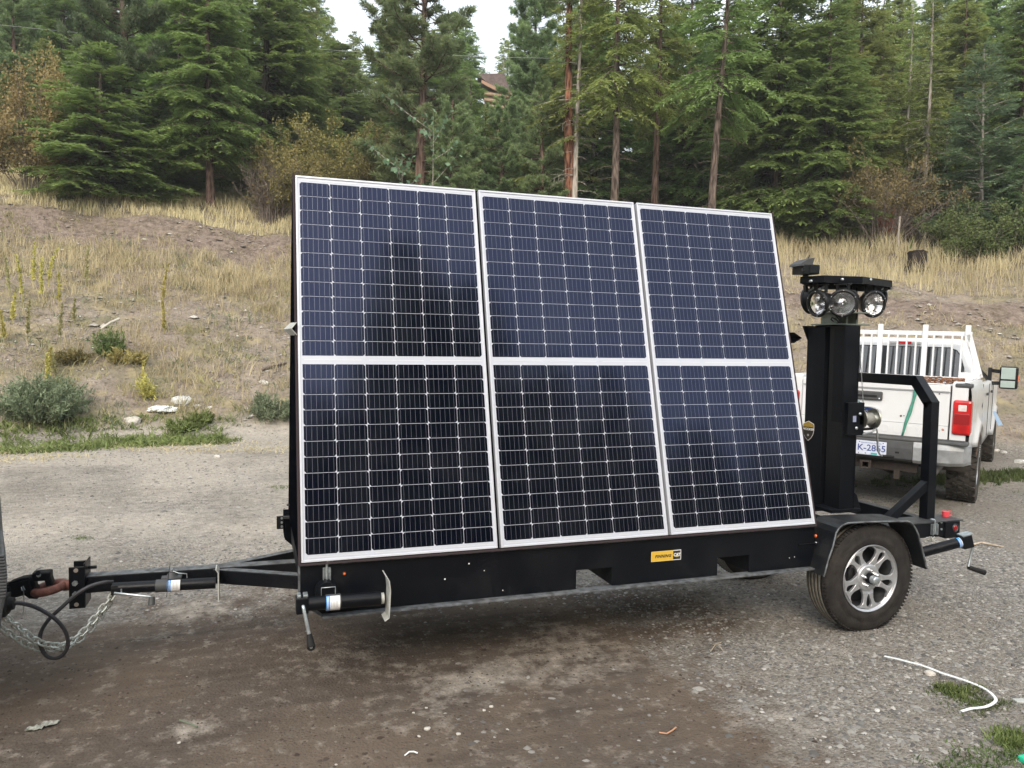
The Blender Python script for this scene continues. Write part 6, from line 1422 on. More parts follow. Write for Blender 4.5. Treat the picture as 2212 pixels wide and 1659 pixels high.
protos = {
 'fir_a': make_fir('a', 13, 3.3, .5, 1, FIR, BARKF, sp=.17, nl=.10),
 'fir_b': make_fir('b', 15, 3.2, 2.6, 2, FIR, BARKR, sp=.18, nl=.10, droop=.36),
 'fir_c': make_fir('c', 14, 2.6, 5.6, 3, FIRL, BARKF, sp=.20, nl=.10, droop=.45, dense=.55, lean=-.012),
 'fir_young': make_fir('d', 5.2, 1.6, .12, 4, FIRB, BARKF, sp=.10, nl=.06, droop=.02, r0=.05, dense=.6),
 'fir_shrub': make_fir('e', 6.5, 2.5, .15, 5, FIRB, BARKF, sp=.14, nl=.085, droop=.26, r0=.09),
 'fir_thin': make_fir('f', 12, 1.5, 4.0, 6, FIRL, BARKA, sp=.24, dense=.6, droop=.3, r0=.11),
 'pine_a': make_pine('g', 9.5, 2.7, 1.2, 7, PINEM, BARKR),
 'pine_b': make_pine('h', 13, 2.8, 2.2, 8, PINED, BARKF, tl=.21),
 'pine_c': make_pine('i', 16, 1.9, 8.8, 9, PINEM, BARKO, r0=.20, nb_=.7),
}
def place(kind, loc, scale, rz, name, label, group=None, bark=None, tilt=(0, 0), zs=None, leaf=None):
    tm, cm_ = protos[kind]; o = thing(name, label, 'tree', loc, rz, group); o.scale = (scale, scale, zs or scale); o.rotation_euler = (tilt[0], tilt[1], rz)
    t = link('trunk', tm, o); c = link('crown', cm_, o)
    for ob, mm in ((t, bark), (c, leaf)):
        if mm: ob.material_slots[0].link = 'OBJECT'; ob.material_slots[0].material = mm
    return o
def tree_at(kind, px, py, topy, name, label, rz=0, dist=None, **k):
    """stand a tree on the terrain under column px; its height reaches photo row topy"""
    b = onray(px, dist) if dist else G(px, py); h0 = {'fir_a': 13, 'fir_b': 15, 'fir_c': 14, 'fir_young': 5.2, 'fir_shrub': 6.5, 'fir_thin': 12, 'pine_a': 9.5, 'pine_b': 13, 'pine_c': 16}[kind]
    d = CM @ Vector((px-1106, 829.5-topy, -1659.0)); hd = math.hypot(b.x-CP.x, b.y-CP.y); z = CP.z+d.z/math.hypot(d.x, d.y)*hd
    sc = (z-b.z)/h0; zs = sc; xs = k.pop('xs', sc*(1.18 if kind in ('fir_a', 'fir_b') else 1)); return place(kind, b, xs, rz, name, label, zs=zs, **k)
TREES = [
 ('pine_b', 45, 352, -60, 'pine_tree', 'soft green pine with a reddish trunk at the left photo edge', dict(bark=BARKR, leaf=PINEM, rz=.4, dist=34)),
 ('pine_b', 275, 0, -330, 'pine_tree', 'blue-green pine with long arching limbs, upper left of the photo', dict(rz=1.0, dist=27)),
 ('fir_shrub', 225, 425, 95, 'fir_tree', 'young dark fir with branches to the ground at left, right of the orange bush', dict(rz=2.0, xs=1.18, leaf=FIR)),
 ('fir_shrub', 345, 432, 255, 'fir_tree', 'low young fir between the wide fir shrub and the fir with a bare lower trunk', dict(rz=4.0, xs=.85, leaf=FIR)),
 ('fir_b', 452, 448, -210, 'fir_tree', 'tall fir whose bare brown lower trunk stands in the dry grass at left', dict(rz=.6)),
 ('fir_a', 575, 0, -260, 'fir_tree', 'dense dark fir, the tallest mass left of the sky gap', dict(rz=3.1, dist=30)),
 ('fir_a', 400, 0, -240, 'fir_tree', 'dense fir behind the fir with the bare lower trunk', dict(rz=5.0, dist=36)),
 ('fir_a', 150, 0, -120, 'fir_tree', 'dark fir behind the blue-green pine at upper left', dict(rz=5.6, dist=42)),
 ('fir_thin', 712, 0, 30, 'fir_tree', 'thin fir with a pointed top in the left part of the sky gap', dict(rz=0, dist=46)),
 ('fir_thin', 760, 0, 62, 'fir_tree', 'short thin fir top just left of the big centre pine', dict(rz=2, dist=48)),
 ('pine_a', 905, 0, -95, 'pine_tree', 'big bushy pine with rounded needle tufts above the first panel', dict(rz=1.2, dist=27, xs=1.08)),
 ('pine_a', 975, 0, 215, 'pine_tree', 'smaller pine below the big centre pine', dict(rz=4.2, dist=25)),
 ('fir_thin', 1080, 0, 78, 'fir_tree', 'slim distant fir in the right part of the sky gap', dict(rz=1, dist=60)),
 ('pine_a', 1082, 0, 205, 'pine_tree', 'low bushy pine hiding the foot of the log house', dict(rz=2.6, dist=31)),
 ('fir_shrub', 1045, 0, 232, 'fir_tree', 'low fir between the big centre pine and the log house', dict(rz=1.6, dist=33, xs=.7, leaf=FIR)),
 ('pine_b', 1145, 0, -30, 'pine_tree', 'loose pale pine left of the orange trunk', dict(rz=2.2, dist=33, leaf=PINEM)),
 ('pine_a', 1165, 0, 190, 'pine_tree', 'low pine with drooping tufts at the foot of the orange trunk', dict(rz=5.2, dist=26)),
 ('pine_c', 1222, 428, -420, 'pine_tree', 'ponderosa pine with a straight bare orange-brown trunk', dict(rz=.3, dist=25.5)),
 ('fir_thin', 1239, 428, -200, 'fir_tree', 'slender pale grey trunk touching the orange trunk', dict(rz=1.5, dist=25.3, bark=BARKA)),
 ('fir_c', 1317, 430, -260, 'fir_tree', 'open fir with a grey-brown trunk right of the orange trunk', dict(rz=2.5, dist=25)),
 ('fir_c', 1410, 430, -190, 'fir_tree', 'open fir with a reddish trunk above the second panel gap', dict(rz=4.5, dist=27.5, bark=BARKR)),
 ('fir_c', 1528, 430, -230, 'fir_tree', 'tall fir with a leaning dark bare trunk above the third panel', dict(rz=5.4, dist=24.5, tilt=(.0, .05), leaf=FIR)),
 ('fir_a', 1665, 0, -230, 'fir_tree', 'dense dark fir right of the leaning trunk', dict(rz=.9, dist=27.5, xs=.95)),
 ('fir_a', 1770, 470, -60, 'fir_tree', 'dense fir with low hanging boughs behind the lamp head', dict(rz=2.9, dist=27)),
 ('fir_c', 1575, 0, -60, 'fir_tree', 'dark fir behind the leaning trunk', dict(rz=1.9, dist=34, leaf=FIR)),
 ('fir_thin', 1985, 402, -40, 'fir_tree', 'fir with a pale straight trunk over the brown bush at right', dict(rz=.4, dist=30, bark=BARKA)),
 ('fir_thin', 1942, 402, 10, 'fir_tree', 'thinner pale trunk left of the straight pale trunk at right', dict(rz=2.4, dist=33, bark=BARKA)),
 ('fir_c', 1880, 0, -10, 'fir_tree', 'yellow-green fir with its top against the sky at upper right', dict(rz=3.5, dist=36)),
 ('fir_b', 2055, 0, -20, 'fir_tree', 'yellow-green fir behind the young pointed fir', dict(rz=4.6, dist=35, leaf=FIRL)),
 ('fir_young', 2112, 535, 98, 'fir_tree', 'young pointed blue-green fir with an open top at right', dict(rz=1.1, bark=BARKA, leaf=FIRP)),
 ('fir_a', 1275, 0, -60, 'fir_tree', 'full fir filling the gap behind the orange trunk', dict(rz=1.7, dist=32)),
 ('fir_a', 1475, 0, -70, 'fir_tree', 'full fir between the reddish trunk and the leaning trunk', dict(rz=3.7, dist=31)),
 ('fir_a', 1838, 0, -40, 'fir_tree', 'full fir behind the brown bush with bare stems', dict(rz=.3, dist=31, leaf=FIRL)),
 ('fir_a', 2035, 0, 10, 'fir_tree', 'full fir just left of the young pointed fir', dict(rz=4.3, dist=36, leaf=FIRL)),
 ('fir_b', 2185, 0, -40, 'fir_tree', 'tall fir at the upper right photo edge', dict(rz=.2, dist=31)),
 ('fir_shrub', 2205, 560, 330, 'fir_tree', 'low dark fir at the right photo edge below the tall fir', dict(rz=.7)),
]
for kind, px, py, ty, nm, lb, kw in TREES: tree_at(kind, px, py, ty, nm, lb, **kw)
# the wood behind: every tree its own object
adj = ['dark', 'grey-green', 'deep green', 'dull green']
bk = []
r_ = random.Random(11)
for i in range(36):
    px = -260+i*76+r_.uniform(-20, 20); dist = r_.uniform(31, 38); b = onray(px, dist); s_ = r_.uniform(.55, .95)
    if 1030 < px < 1125: continue
    place('fir_shrub', b, s_, r_.uniform(0, 6), 'young_fir', 'young fir filling the shade under the taller conifers', group='young firs in the shade', leaf=r_.choice([FIR, FIRL, FIRB]))
for i in range(92):
    px = -300+(i//2)*60+r_.uniform(-24, 24)+30*(i % 2); dist = r_.uniform(39, 50) if i % 2 else r_.uniform(52, 66)
    if 1025 < px < 1130 and dist < 54: continue
    kind = r_.choice(['fir_a', 'fir_a', 'fir_b', 'fir_c', 'pine_b'])
    ty = 60 + r_.uniform(-50, 50)
    if 690 < px < 800: ty = 75+r_.uniform(-20, 30)
    elif 1030 < px < 1110: ty = 95+r_.uniform(-10, 30)
    elif px < 690: ty = -40+r_.uniform(-40, 40)
    elif px > 1750: ty = -5+r_.uniform(-35, 35)
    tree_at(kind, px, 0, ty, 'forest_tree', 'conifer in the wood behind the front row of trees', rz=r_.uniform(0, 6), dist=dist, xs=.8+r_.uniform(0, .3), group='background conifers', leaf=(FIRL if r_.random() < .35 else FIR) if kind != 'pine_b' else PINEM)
# wood behind the viewer, mirrored in the panels
for i in range(64):
    x = -14+(i//2)*1.5+r_.uniform(-.5, .5)+.75*(i % 2); y = (-20 if i % 2 else -22.5)+r_.uniform(-.6, .6); top = float(np.interp(x, [-14, 1, 3.5, 4.5, 8, 9.5, 14, 16, 30], [11, 12, 13, 17, 16.5, 13.5, 12, 9.5, 9]))*r_.uniform(.88, 1.06)
    place('fir_a', (x, y, 0), top/13, r_.uniform(0, 6), 'forest_tree', 'conifer standing behind the viewer, mirrored in the panels', group='conifers behind the viewer')
# ---- bushes
bp_ = {'olive': make_bush(2.3, 1.7, 21, BUSHY, nst=30, nleaf=15000, leaf=.06), 'orange': make_bush(3.2, 1.6, 22, BUSHO, nst=26, nleaf=13000, leaf=.07), 'brown': make_bush(2.2, 1.9, 23, BUSHB, nst=44, nleaf=9000, leaf=.055, low=.40, twig=1.7), 'green': make_bush(1.3, .9, 24, BUSHG, nst=20, nleaf=8000, leaf=.055, low=.05), 'bare': make_bush(1.9, 1.2, 25, BUSHB, nst=60, nleaf=1200, leaf=.05, low=.3, twig=2.2)}
def bush(kind, px, py, wpx, hpx, label, rz=0, dist=None, group=None, name='bush', cat='bush', leaf=None):
    b = onray(px, dist) if dist else G(px, py); D = math.hypot(b.x-CP.x, b.y-CP.y); base = {'olive': (1.7, 2.3), 'orange': (1.6, 3.2), 'brown': (1.9, 2.2), 'green': (.9, 1.3), 'bare': (1.2, 1.9)}[kind]
    k = D/1659/math.cos(math.atan((px-1106)/1659)); sx = wpx*k/2/base[0]; sz = hpx*k/base[1]; o = thing(name, label, cat, b, rz, group); o.scale = (sx, sx, sz)
    link('stems', bp_[kind][0], o); c = link('leaves', bp_[kind][1], o)
    if leaf: c.material_slots[0].link = 'OBJECT'; c.material_slots[0].material = leaf
    return o
bush('orange', 62, 420, 165, 190, 'orange-yellow leafed bush at the left photo edge under the pines')
bush('orange', 130, 400, 90, 190, 'tall yellow bush behind the orange bush at left', 2, dist=29)
bush('olive', 600, 478, 200, 150, 'olive-yellow bush left of the solar panels', 1)
bush('bare', 585, 480, 130, 130, 'grey leafless twiggy shrub in front of the olive bush', 2)
bush('olive', 700, 455, 230, 170, 'large olive bush rising behind the panel top left corner', 3)
bush('olive', 820, 450, 220, 150, 'olive bush behind the top of the first panel', 4.4)
bush('olive', 985, 455, 200, 130, 'rounded olive bush behind the first panel joint', 5)
bush('olive', 1120, 455, 170, 90, 'low olive bush above the second panel', .5)
bush('brown', 1240, 455, 170, 70, 'low brown bush at the foot of the orange trunk', .5, leaf=BUSHY)
bush('green', 1370, 455, 200, 80, 'green undergrowth behind the second panel', .7)
bush('green', 1480, 460, 190, 90, 'green undergrowth behind the third panel', .7)
bush('green', 1690, 500, 130, 130, 'green shrub beside the top right panel corner', 1.7)
bush('brown', 1800, 528, 190, 130, 'grey-brown bush with bare lower stems behind the lamp head', .9)
bush('brown', 1905, 535, 230, 155, 'large brown-olive bush behind the tree stump', 2.9)
bush('brown', 1990, 528, 150, 120, 'brown bush left of the young pointed fir', 3.9)
bush('green', 2060, 545, 110, 75, 'leafy green bush just right of the tree stump', 3)
bush('green', 2130, 575, 120, 70, 'low yellow-green bush under the young pointed fir', 1, leaf=BUSHG)
bush('green', 2195, 565, 110, 90, 'low green bush at the right photo edge', 5)
bush('brown', 1908, 428, 45, 60, 'small reddish dead bush under the trees above the brown bush', 5, dist=27, leaf=mat('red_dead_leaves', (.35, .12, .06), .8))
# aspen sapling with big leaves in front of the wood
def sapling(px, py, toppy, label, dist=None):
    b = onray(px, dist) if dist else G(px, py); D = (b-CP).length; d_ = CM @ Vector((px-1106, 829.5-toppy, -1659.0)); H = CP.z+d_.z/math.hypot(d_.x, d_.y)*math.hypot(b.x-CP.x, b.y-CP.y)-b.z; r = np.random.default_rng(5); t = np.linspace(0, 1, 8); paths = []; c = []
    main = np.stack([np.sin(t*2)*.06, t*0, t*H], -1); paths.append((main, .02*(1-t*.8)))
    for i in range(9):
        a = r.uniform(0, 2*PI); z = H*r.uniform(.35, .9); L = H*.24*r.uniform(.5, 1.2); q_ = np.array([0, 0, z])+np.array([math.cos(a), math.sin(a), .75])*L; p0_ = np.array([0, 0, z]); paths.append((np.stack([p0_, (p0_+q_)/2+np.array([0, 0, -.02]), q_]), np.array([.010, .008, .004]))); c += [p0_+(q_-p0_)*u for u in np.linspace(.35, 1.05, 11)]
    c += [main[-1]*u for u in np.linspace(.5, 1.02, 14)]; c = np.array(c)+r.normal(0, .05, (len(c), 3)); n = len(c); dd = unit(r.normal(0, .7, (n, 3))+np.array([0, 0, -.5])); sdv = unit(np.cross(dd, r.normal(0, 1, (n, 3)))); L_ = r.uniform(.11, .19, n); V, F = diamonds(c, dd, sdv, L_, L_*.38); tone = np.repeat(r.uniform(0, 1, n), 4)
    o = thing('sapling', label, 'sapling', b); cm_ = npmesh('leaves', V, F, False, {'tone': np.stack([tone]*3+[np.ones_like(tone)], -1)}); cm_.materials.append(ASPM); link('leaves', cm_, o); V, F = tubes_np(paths, 5); tm = npmesh('stem', V, F, True); tm.materials.append(BARKA); link('stem', tm, o)
sapling(928, 470, 240, 'thin sapling with large pale blue-green leaves in front of the big pine', dist=21.5)
sapling(862, 460, 335, 'small leafy sapling left of the tall pale sapling', dist=21.8)
# ---- weeds at the foot of the bank
def weed(px, py, wpx, hpx, label, m_leaf, seed, n=2600, leaf=.05, name='weed', cat='weed'):
    b = G(px, py); D = (b-CP).length; R = wpx*D/1659/2; H = hpx*D/1659; r = np.random.default_rng(seed); paths = []; c, dd = [], []
    ns = max(14, int(n/55))
    for i in range(ns):
        a = r.uniform(0, 2*PI); o_ = r.uniform(0, .7)*R; ln = r.uniform(.1, 1)*R*.75; h = H*r.uniform(.35, 1.1)*(1-.45*(o_+ln)/(1.4*R)); t = np.linspace(0, 1, 6); u = np.array([math.cos(a), math.sin(a), 0])
        pts = u*(o_+ln*t**1.4)[:, None]+np.array([0, 0, h])*t[:, None]+r.normal(0, .02*H, (6, 3))*t[:, None]; pts[0, 2] = -.03; paths.append((pts, .006*(1.1-t)))
        k = int(n/ns); tt = r.uniform(.08, 1, k); q_ = np.stack([np.interp(tt, t, pts[:, j]) for j in range(3)], -1)+r.normal(0, .018, (k, 3)); c.append(q_); dd.append(unit(u*.4+np.array([0, 0, .7])+r.normal(0, .75, (k, 3))))
    c = np.concatenate(c); dd = np.concatenate(dd); c[:, 2] = np.maximum(c[:, 2], .01); L_ = leaf*1.7*r.uniform(.5, 1.3, len(c)); V, F = diamonds(c, dd, unit(np.cross(dd, r.normal(0, 1, (len(c), 3)))), L_, L_*.13)
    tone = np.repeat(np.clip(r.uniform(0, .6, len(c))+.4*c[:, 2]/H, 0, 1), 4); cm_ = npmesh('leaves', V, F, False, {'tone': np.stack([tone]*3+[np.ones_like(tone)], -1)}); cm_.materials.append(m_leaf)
    V, F = tubes_np(paths, 4); tm = npmesh('stems', V, F, True); tm.materials.append(WEEDSTEM); o = thing(name, label, cat, b); link('stems', tm, o); link('leaves', cm_, o); return o
WEEDSTEM = mat('green_grey_weed_stems', (.16, .17, .10), .8)
weed(95, 905, 140, 88, 'large blue-green weed clump at the foot of the bank at left', WEEDB, 31, 16000, .05)
weed(128, 868, 60, 42, 'green weed clump behind the large blue-green clump', WEEDG, 32, 5000)
weed(595, 905, 84, 50, 'blue-green weed clump beside the black end of the solar panels', WEEDB, 33, 3500)
weed(240, 770, 52, 60, 'dark green upright shrublet on the slope with a pale stick behind it', BUSHG, 34, 2200)
weed(275, 786, 60, 30, 'orange-brown low shrublet on the slope', BUSHO, 35, 2000)
weed(155, 785, 60, 28, 'olive low shrublet on the slope left of the orange-brown one', BUSHY, 36, 1500)
weed(430, 918, 48, 32, 'fresh green weed right of the pale rocks', WEEDG, 37, 1500)
weed(392, 932, 60, 26, 'spreading green weed below the pale rocks', WEEDG, 38, 1500)
weed(562, 880, 26, 40, 'thin weed on bare soil left of the panels', WEEDB, 42, 500)
weed(318, 862, 32, 55, 'yellow-green weed with seed heads above the rounded rock', MULL, 43, 700)
# yellow mullein stalks, one by one
sp_ = [(20, 640, 70), (48, 655, 82), (28, 700, 55), (60, 735, 70), (72, 625, 85), (90, 650, 78), (130, 740, 68), (128, 665, 60), (105, 620, 70), (186, 620, 80), (110, 800, 40), (104, 830, 55), (118, 815, 45), (352, 660, 80), (8, 740, 55), (160, 700, 45), (355, 720, 60), (310, 850, 60)]
for i, (px, py, h) in enumerate(sp_):
    b = G(px, py); D = (b-CP).length; H = h*D/1659; r = np.random.default_rng(100+i); t = np.linspace(0, 1, 6); bend = r.normal(0, .08, 2)*H; st_ = np.stack([bend[0]*t**2, bend[1]*t**2, t*H], -1); n = 170; u = r.uniform(.15, 1, n); c = np.stack([np.interp(u, t, st_[:, k]) for k in range(3)], -1); dd = unit(r.normal(0, .5, (n, 3))+np.array([0, 0, .9])); sdv = unit(np.cross(dd, r.normal(0, 1, (n, 3)))); L_ = .085*r.uniform(.6, 1.2, n)*(1.15-u*.5); V, F = diamonds(c, dd, sdv, L_, L_*.26); tone = np.repeat(r.uniform(0, 1, n), 4)
    V2, F2 = tubes_np([(st_, .010*(1-t*.6))], 4); V = np.concatenate([V, V2]); F = np.concatenate([F, F2+n*4]); tone = np.concatenate([tone, np.full(len(V2), .5)]); me = npmesh('stalk', V, F, False, {'tone': np.stack([tone]*3+[np.ones_like(tone)], -1)}); o = link('mullein_stalk', me, None, [MULL if i % 3 else STRAWG]); o.location = b; tag(o, 'upright yellow-green weed stalk on the dry bank at left', 'weed stalk', 'yellow weed stalks on the bank')
# ---- grasses
def grass(name, pos, hgt, m_, seed, blades=14, spread=.06, width=.006, lean=.35, label='', bend=.5):
    r = np.random.default_rng(seed); n = len(pos); N = n*blades; b = np.repeat(pos, blades, 0)+np.stack([r.normal(0, spread, N), r.normal(0, spread, N), np.zeros(N)], -1); b[:, 2] = np.repeat(pos[:, 2], blades)-.01; h = np.repeat(hgt, blades)*r.uniform(.5, 1.15, N); a = r.uniform(0, 2*PI, N); ln = r.uniform(0, lean, N)
    d = np.stack([np.cos(a)*ln, np.sin(a)*ln, np.ones(N)], -1); a2 = r.uniform(0, 2*PI, N); s = np.stack([np.cos(a2), np.sin(a2), np.zeros(N)], -1)*width*r.uniform(.6, 1.3, N)[:, None]; mid = b+d*(h*.55)[:, None]; tip = b+d*h[:, None]+np.stack([np.cos(a), np.sin(a), -.3*np.ones(N)], -1)*(h*ln*bend)[:, None]
    V = np.stack([b-s, b+s, mid+s*.8, tip, mid-s*.8], 1).reshape(-1, 3); F = (np.array([(0, 1, 2), (0, 2, 4), (4, 2, 3)])[None]+np.arange(N)[:, None, None]*5).reshape(-1, 3); tone = np.repeat(np.clip(np.repeat(r.uniform(0, .7, n), blades)+r.uniform(0, .3, N), 0, 1), 5)
    me = npmesh(name, V, F, False, {'tone': np.stack([tone]*3+[np.ones_like(tone)], -1)}); o = link(name, me, None, [m_]); tag(o, label, 'grass', kind='stuff'); return o
def zone(n, x0, x1, y0, y1, fn):
    x = rng.uniform(x0, x1, n); y = rng.uniform(y0, y1, n); s, fx = bank(x, y); s = s+fbm(x, y, 5, 3, 3)*1.2; u = .56*s/crest(fx); k = rng.uniform(size=n) < fn(x, y, s, u, fx); x, y = x[k], y[k]; return np.stack([x, y, height(x, y)], -1)
# dry grass: sparse over the slope, a dense belt two thirds up on the left, dense along the top
LB, RB = (-16, 3, 9, 25), (5.5, 27, -6, 17)
def slope_fn(x, y, s, u, fx):
    belt = .8*np.exp(-((u-.60-.04*np.sin(x*.8))/.09)**2)*(fx < 5)
    bare = np.exp(-((u-.79)/.06)**2)
    return np.where((s > .3) & (u < .9), np.clip(.05+belt+.30*(vnoise(x, y, 1.3, 5) > .62)-bare*1.2-.03*(fx > 6), 0, 1), 0)
for bx, n_, sd_ in ((LB, 15000, 1), (RB, 11000, 11)):
    p = zone(n_, *bx, slope_fn); grass('dry_grass', p, .40*rng.uniform(.35, 1.3, len(p)), STRAW, sd_, 10, .09, .0062, .5, 'straw coloured dry grass over the bank')
    p = zone(int(n_*.9), *bx, lambda x, y, s, u, fx: np.where((s > .2) & (u < .82), np.clip(.08+.5*(vnoise(x, y, 1.2, 15) > .52)-.08*(fx > 6), 0, 1), 0)); grass('bank_weeds', p, .20*rng.uniform(.3, 1.3, len(p)), STRAWG if sd_ == 1 else STRAW, sd_+2, 9, .12, .008, 1.0, 'low olive and yellow weeds scattered over the bank')
p = zone(9000, *LB, lambda x, y, s, u, fx: np.where((s > .1) & (u < 1.05), .65*(vnoise(x, y, .7, 29) > .42), 0)); grass('dead_litter', p, .07*rng.uniform(.4, 1.5, len(p)), STRAW, 9, 7, .12, .005, 3.0, 'flattened dead grass litter matted over the bank')
p = zone(6000, *RB, lambda x, y, s, u, fx: np.where((s > .1) & (u < 1.05), .6*(vnoise(x, y, .7, 29) > .42), 0)); grass('dead_litter', p, .07*rng.uniform(.4, 1.5, len(p)), STRAW, 10, 7, .12, .005, 3.0, 'flattened dead grass litter matted over the bank at right')
p = zone(5200, *LB, lambda x, y, s, u, fx: np.where((s > .2) & (u < .75), .7*(vnoise(x, y, .9, 25) > .5), 0)); grass('bank_weeds', p, .16*rng.uniform(.3, 1.3, len(p)), WEEDB, 8, 9, .12, .009, 1.2, 'low grey-green weeds on the lower bank at left')
for bx, n_, sd_, hh in (((-17, 6, 17, 30), 9000, 12, .36), ((5.5, 28, -8, 22), 13000, 2, .60)):
    p = zone(n_, *bx, lambda x, y, s, u, fx: np.where((u > np.where(fx < 5, .86, .95)) & (u < 1.75), .9, 0)); grass('dry_grass', p, hh*rng.uniform(.4, 1.25, len(p)), STRAW, sd_, 10, .10, .0072, .42, 'tall straw coloured grass along the top of the bank')
# green strip at the foot of the bank, left
def green(x, y, s, u, fx): return np.where((s > -1.6+fbm(x, y, 1.5, 3, 61)*1.6) & (s < .5) & (x < -.6+fbm(x, y, 1, 2, 62)*1.2), .9, 0)
p = zone(10500, -14, 0, 7, 13, lambda *a: green(*a)*(.35+.65*(vnoise(a[0], a[1], .6, 33) > .42))); grass('green_weeds', p, .13*rng.uniform(.3, 1.4, len(p)), WEEDG, 5, 10, .09, .013, 1.5, 'fresh green ground cover along the foot of the bank at left')
def patch(px, py, wx, wy, n, h, m_, seed, label, width=.004):
    c = G(px, py); r = np.random.default_rng(seed); x = c.x+r.normal(0, wx, n); y = c.y+r.normal(0, wy, n); x += fbm(x, y, .3, 2, 3)*.2; p = np.stack([x, y, height(x, y)], -1); return grass('green_grass', p, h*r.uniform(.4, 1.2, n), m_, seed, 9, .02, width, .7, label)
patch(2125, 1520, .12, .06, 150, .028, GRASSG, 71, 'green grass tuft under the bend of the white strip'); patch(2080, 1498, .06, .03, 90, .04, GRASSG, 76, 'green grass beside the white strip')
patch(2160, 1645, .20, .06, 200, .034, GRASSG, 72, 'green grass patch in the bottom right corner'); patch(2195, 1605, .05, .05, 110, .06, WEEDG, 77, 'yellow-green grass at the bottom right edge')
patch(2160, 1032, .9, .16, 900, .09, GRASSG, 73, 'green grass strip between the truck and the right photo edge', .008); patch(180, 1163, .05, .05, 30, .025, GRASSG, 74, 'tiny green tuft in the pale gravel left of the panels'); patch(605, 1052, .1, .08, 34, .03, GRASSG, 75, 'tiny green tuft near the panel edge'); patch(1900, 1100, .5, .3, 120, .03, GRASSG, 78, 'sparse green blades in the shade under the truck'); patch(2050, 1050, .3, .2, 90, .05, GRASSG, 79, 'sparse grass by the truck')
patch(2070, 1500-10, .05, .03, 60, .04, WEEDG, 80, 'small green sprig beside the white strip')
# straw litter at the edge between yard and bank
p = zone(3600, -9, .5, 7, 12, lambda x, y, s, u, fx: np.where((s > -2.6) & (s < -.8), .5*(vnoise(x, y, .9, 19) > .45), 0)); grass('straw_litter', p, .07*rng.uniform(.5, 1.3, len(p)), STRAW, 6, 8, .1, .006, 3.2, 'flattened straw litter along the edge of the yard')
# understorey darkness: ferny ground cover below the trees
p = zone(7000, -22, 36, 14, 44, lambda x, y, s, u, fx: np.where((u > 1.5), .5, 0)); grass('forest_undergrowth', p, .55*rng.uniform(.4, 1.4, len(p)), BUSHG, 7, 6, .3, .02, 1.0, 'green undergrowth on the forest floor')
# ---- stump, posts, white bag, stick, house, wires
b = G(1981, 583); D = (b-CP).length; R = 16*D/1659; H = 34*D/1659; m = MB(); ns = 18; V = []
r = random.Random(3)
ro = [r.uniform(.86, 1.14) for _ in range(ns)]
for k, (z, s) in enumerate(((-.1, 1.45), (.03, 1.2), (H*.3, 1.0), (H*.75, .97), (H, 1.0), (H*.97, .82))):
    for i in range(ns): t = 2*PI*i/ns; rr = R*s*(ro[i] if k != 1 else ro[i]*1.1); V.append((rr*math.cos(t), rr*math.sin(t), z+(r.uniform(-.04, .06)*H if k >= 4 else 0)))
m.add(V, [(k*ns+i, k*ns+(i+1) % ns, (k+1)*ns+(i+1) % ns, (k+1)*ns+i) for k in range(5) for i in range(ns)]+[tuple(range(5*ns, 6*ns))]); o = m.build('tree_stump', mat('charred_stump_wood', (.02, .014, .012), .95, noise=.6, nscale=9, bump=.8, bscale=14)); o.location = b; tag(o, 'dark weathered tree stump on the edge of the bank', 'tree stump')
POST = mat('weathered_post_wood', (.30, .27, .23), .9, noise=.3, nscale=20)
for px, py, ty, lb in ((2179, 583-15, 527, 'tallest thin grey stake, left of the low bush at the right photo edge'), (1940, 542, 480, 'thin grey stake standing in the brown bush'), (2085, 520, 500, 'short grey stake right of the stump'), (2247-35, 560, 540, 'short stake at the right photo edge'), (1856, 532, 478, 'grey stake in the brown bush behind the lamp head'), (2007-10, 540, 508, 'thin leaning stake behind the stump')):
    b = G(px, py); D = (b-CP).length; H = (py-ty)*D/1659+.05; m = MB(); m.tube([(0, 0, -.1), (.0, .01, H*.5), (.02, 0, H)], .032, 7); o = m.build('wooden_stake', POST); o.location = b; tag(o, lb, 'stake')
# torn white bag
b = G(350, 890); D = (b-CP).length; k = D/1659; bm = bmesh.new(); bmesh.ops.create_icosphere(bm, subdivisions=4, radius=1); from mathutils import noise as mn
for v in bm.verts:
    q_ = v.co.copy(); f = 1+.5*mn.noise(q_*1.6+Vector((3, 1, 2)))+.3*mn.noise(q_*4.5)+.12*mn.noise(q_*11); v.co = Vector((q_.x*22*k*f, q_.y*14*k*f, max(-.02, q_.z*10*k*f)))
me = bpy.data.meshes.new('white_bag'); bm.to_mesh(me); bm.free(); o = link('plastic_bag', me, None, [mat('white_plastic_bag', (.72, .74, .74), .45)]); o.location = b+Vector((0, 0, .03)); tag(o, 'crumpled white plastic bag lying left of the large grey-white rock', 'bag')
m = MB(); a, c = G(218, 730), G(258, 716); m.tube([a+Vector((0, 0, .18)), (a+c)/2+Vector((0, 0, .24)), c+Vector((0, 0, .25))], .028, 7); o = m.build('pale_stick', mat('bleached_wood', (.5, .47, .4), .85)); tag(o, 'pale bleached stick lying above the dark green shrublet on the slope', 'stick')
m = MB(); a, c = G(585, 815), G(640, 775); m.tube([G(566, 806)+Vector((0, 0, .05)), G(590, 797)+Vector((0, 0, .08)), G(618, 790)+Vector((0, 0, .05))], .03, 6); o = m.build('dry_branch', TWIGM); tag(o, 'grey dry branch on the slope left of the panels', 'branch')
def dp(px, py, D):
    d = CM @ Vector((px-1106, 829.5-py, -1659.0)); return CP+d*(D/1659)
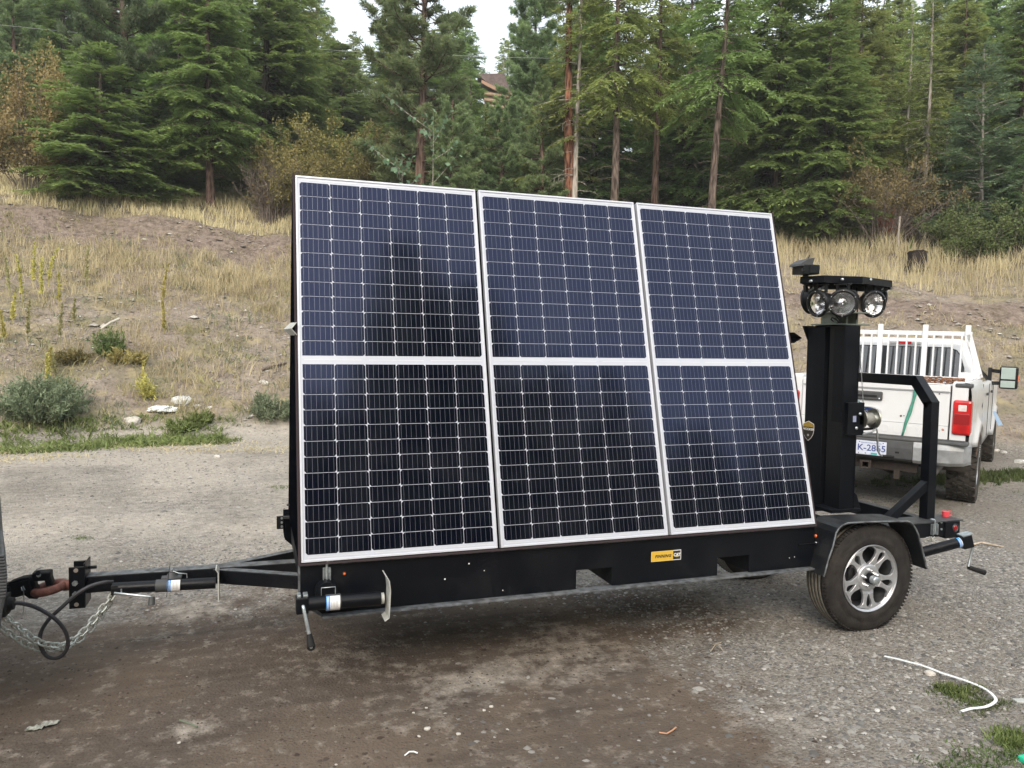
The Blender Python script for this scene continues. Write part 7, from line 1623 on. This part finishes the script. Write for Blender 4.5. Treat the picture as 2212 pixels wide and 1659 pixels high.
# log house glimpsed between the trees
hb_ = onray(1080, 50); hd = thing('log_house', 'light wooden house with a brown roof glimpsed between the pines', 'house', hb_, -.35); k = 52/1659*1.0
zt__ = lambda py: CP.z+(743-py)*k*1.0-hb_.z-1.5
WOODH = mat('honey_log_wall', (.27, .19, .115), .7, noise=.3, nscale=3); ROOFH = mat('brown_shingle_roof', (.12, .09, .085), .9, noise=.3, nscale=8); FASH = mat('orange_fascia', (.30, .18, .11), .7)
def hp(px, py, d=0):
    q_ = dp(px, py, 50+d); return Matrix.Rotation(.35, 3, 'Z') @ (q_-hb_)
m = MB(); v = [hp(1046, 196), hp(1100, 205), hp(1100, 330), hp(1046, 330)]; m.prism(v, Matrix.Rotation(.35, 3, 'Z') @ Vector((1.3, 4, 0))); m.build('wall', WOODH, hd)
for i in range(9):
    a, c = hp(1046, 203+i*13, -.1), hp(1099, 209+i*13, -.1); mm = MB(); mm.tube([a, c], .13, 8); mm.build('log', WOODH, hd)
m = MB(); m.prism([hp(1030, 160), hp(1088, 158), hp(1104, 202), hp(1084, 196), hp(1050, 176)], Matrix.Rotation(.35, 3, 'Z') @ Vector((1.6, 5, .3))); m.build('roof', ROOFH, hd)
m = MB(); m.prism([hp(1040, 172, -.3), hp(1056, 180, -.3), hp(1084, 195, -.3), hp(1110, 202, -.3), hp(1110, 205, -.3), hp(1083, 201, -.3), hp(1054, 187, -.3), hp(1040, 179, -.3)], Matrix.Rotation(.35, 3, 'Z') @ Vector((.05, .15, 0))); m.build('gable_board', FASH, hd)
def wire(pts, label, r_=.008):
    m = MB(); m.tube(pts, r_, 5); o = m.build('overhead_wire', mat('bright_wire', (.35, .38, .36), .6)); tag(o, label, 'wire')
wire([dp(*q_) for q_ in ((-400, 12, 22), (0, 54, 23), (180, 72, 26), (380, 86, 34), (650, 104, 34), (760, 111, 27.5), (1085, 124, 25.2), (1300, 128, 34), (2500, 150, 60))], 'thin pale overhead wire crossing in front of the trees')
# ------------------------------------------------------------------ light haze between the trees
hb0, hb1 = (-134, -114, -1.8), (134, 184, 42)
m = MB(); m.box(hb0, hb1); hz_ = m.build('haze', []); hm = bpy.data.materials.new('thin_evening_haze'); hm.use_nodes = True; nn_ = hm.node_tree.nodes; nn_.remove(nn_['Principled BSDF'])
pv = nn_.new('ShaderNodeVolumePrincipled'); pv.inputs['Color'].default_value = (.88, .92, .94, 1); pv.inputs['Density'].default_value = .0010; pv.inputs['Anisotropy'].default_value = .1
hm.node_tree.links.new(pv.outputs[0], nn_['Material Output'].inputs['Volume']); hz_.data.materials.append(hm); tag(hz_, 'thin evening haze in the air between the viewer and the trees', 'haze', kind='stuff')
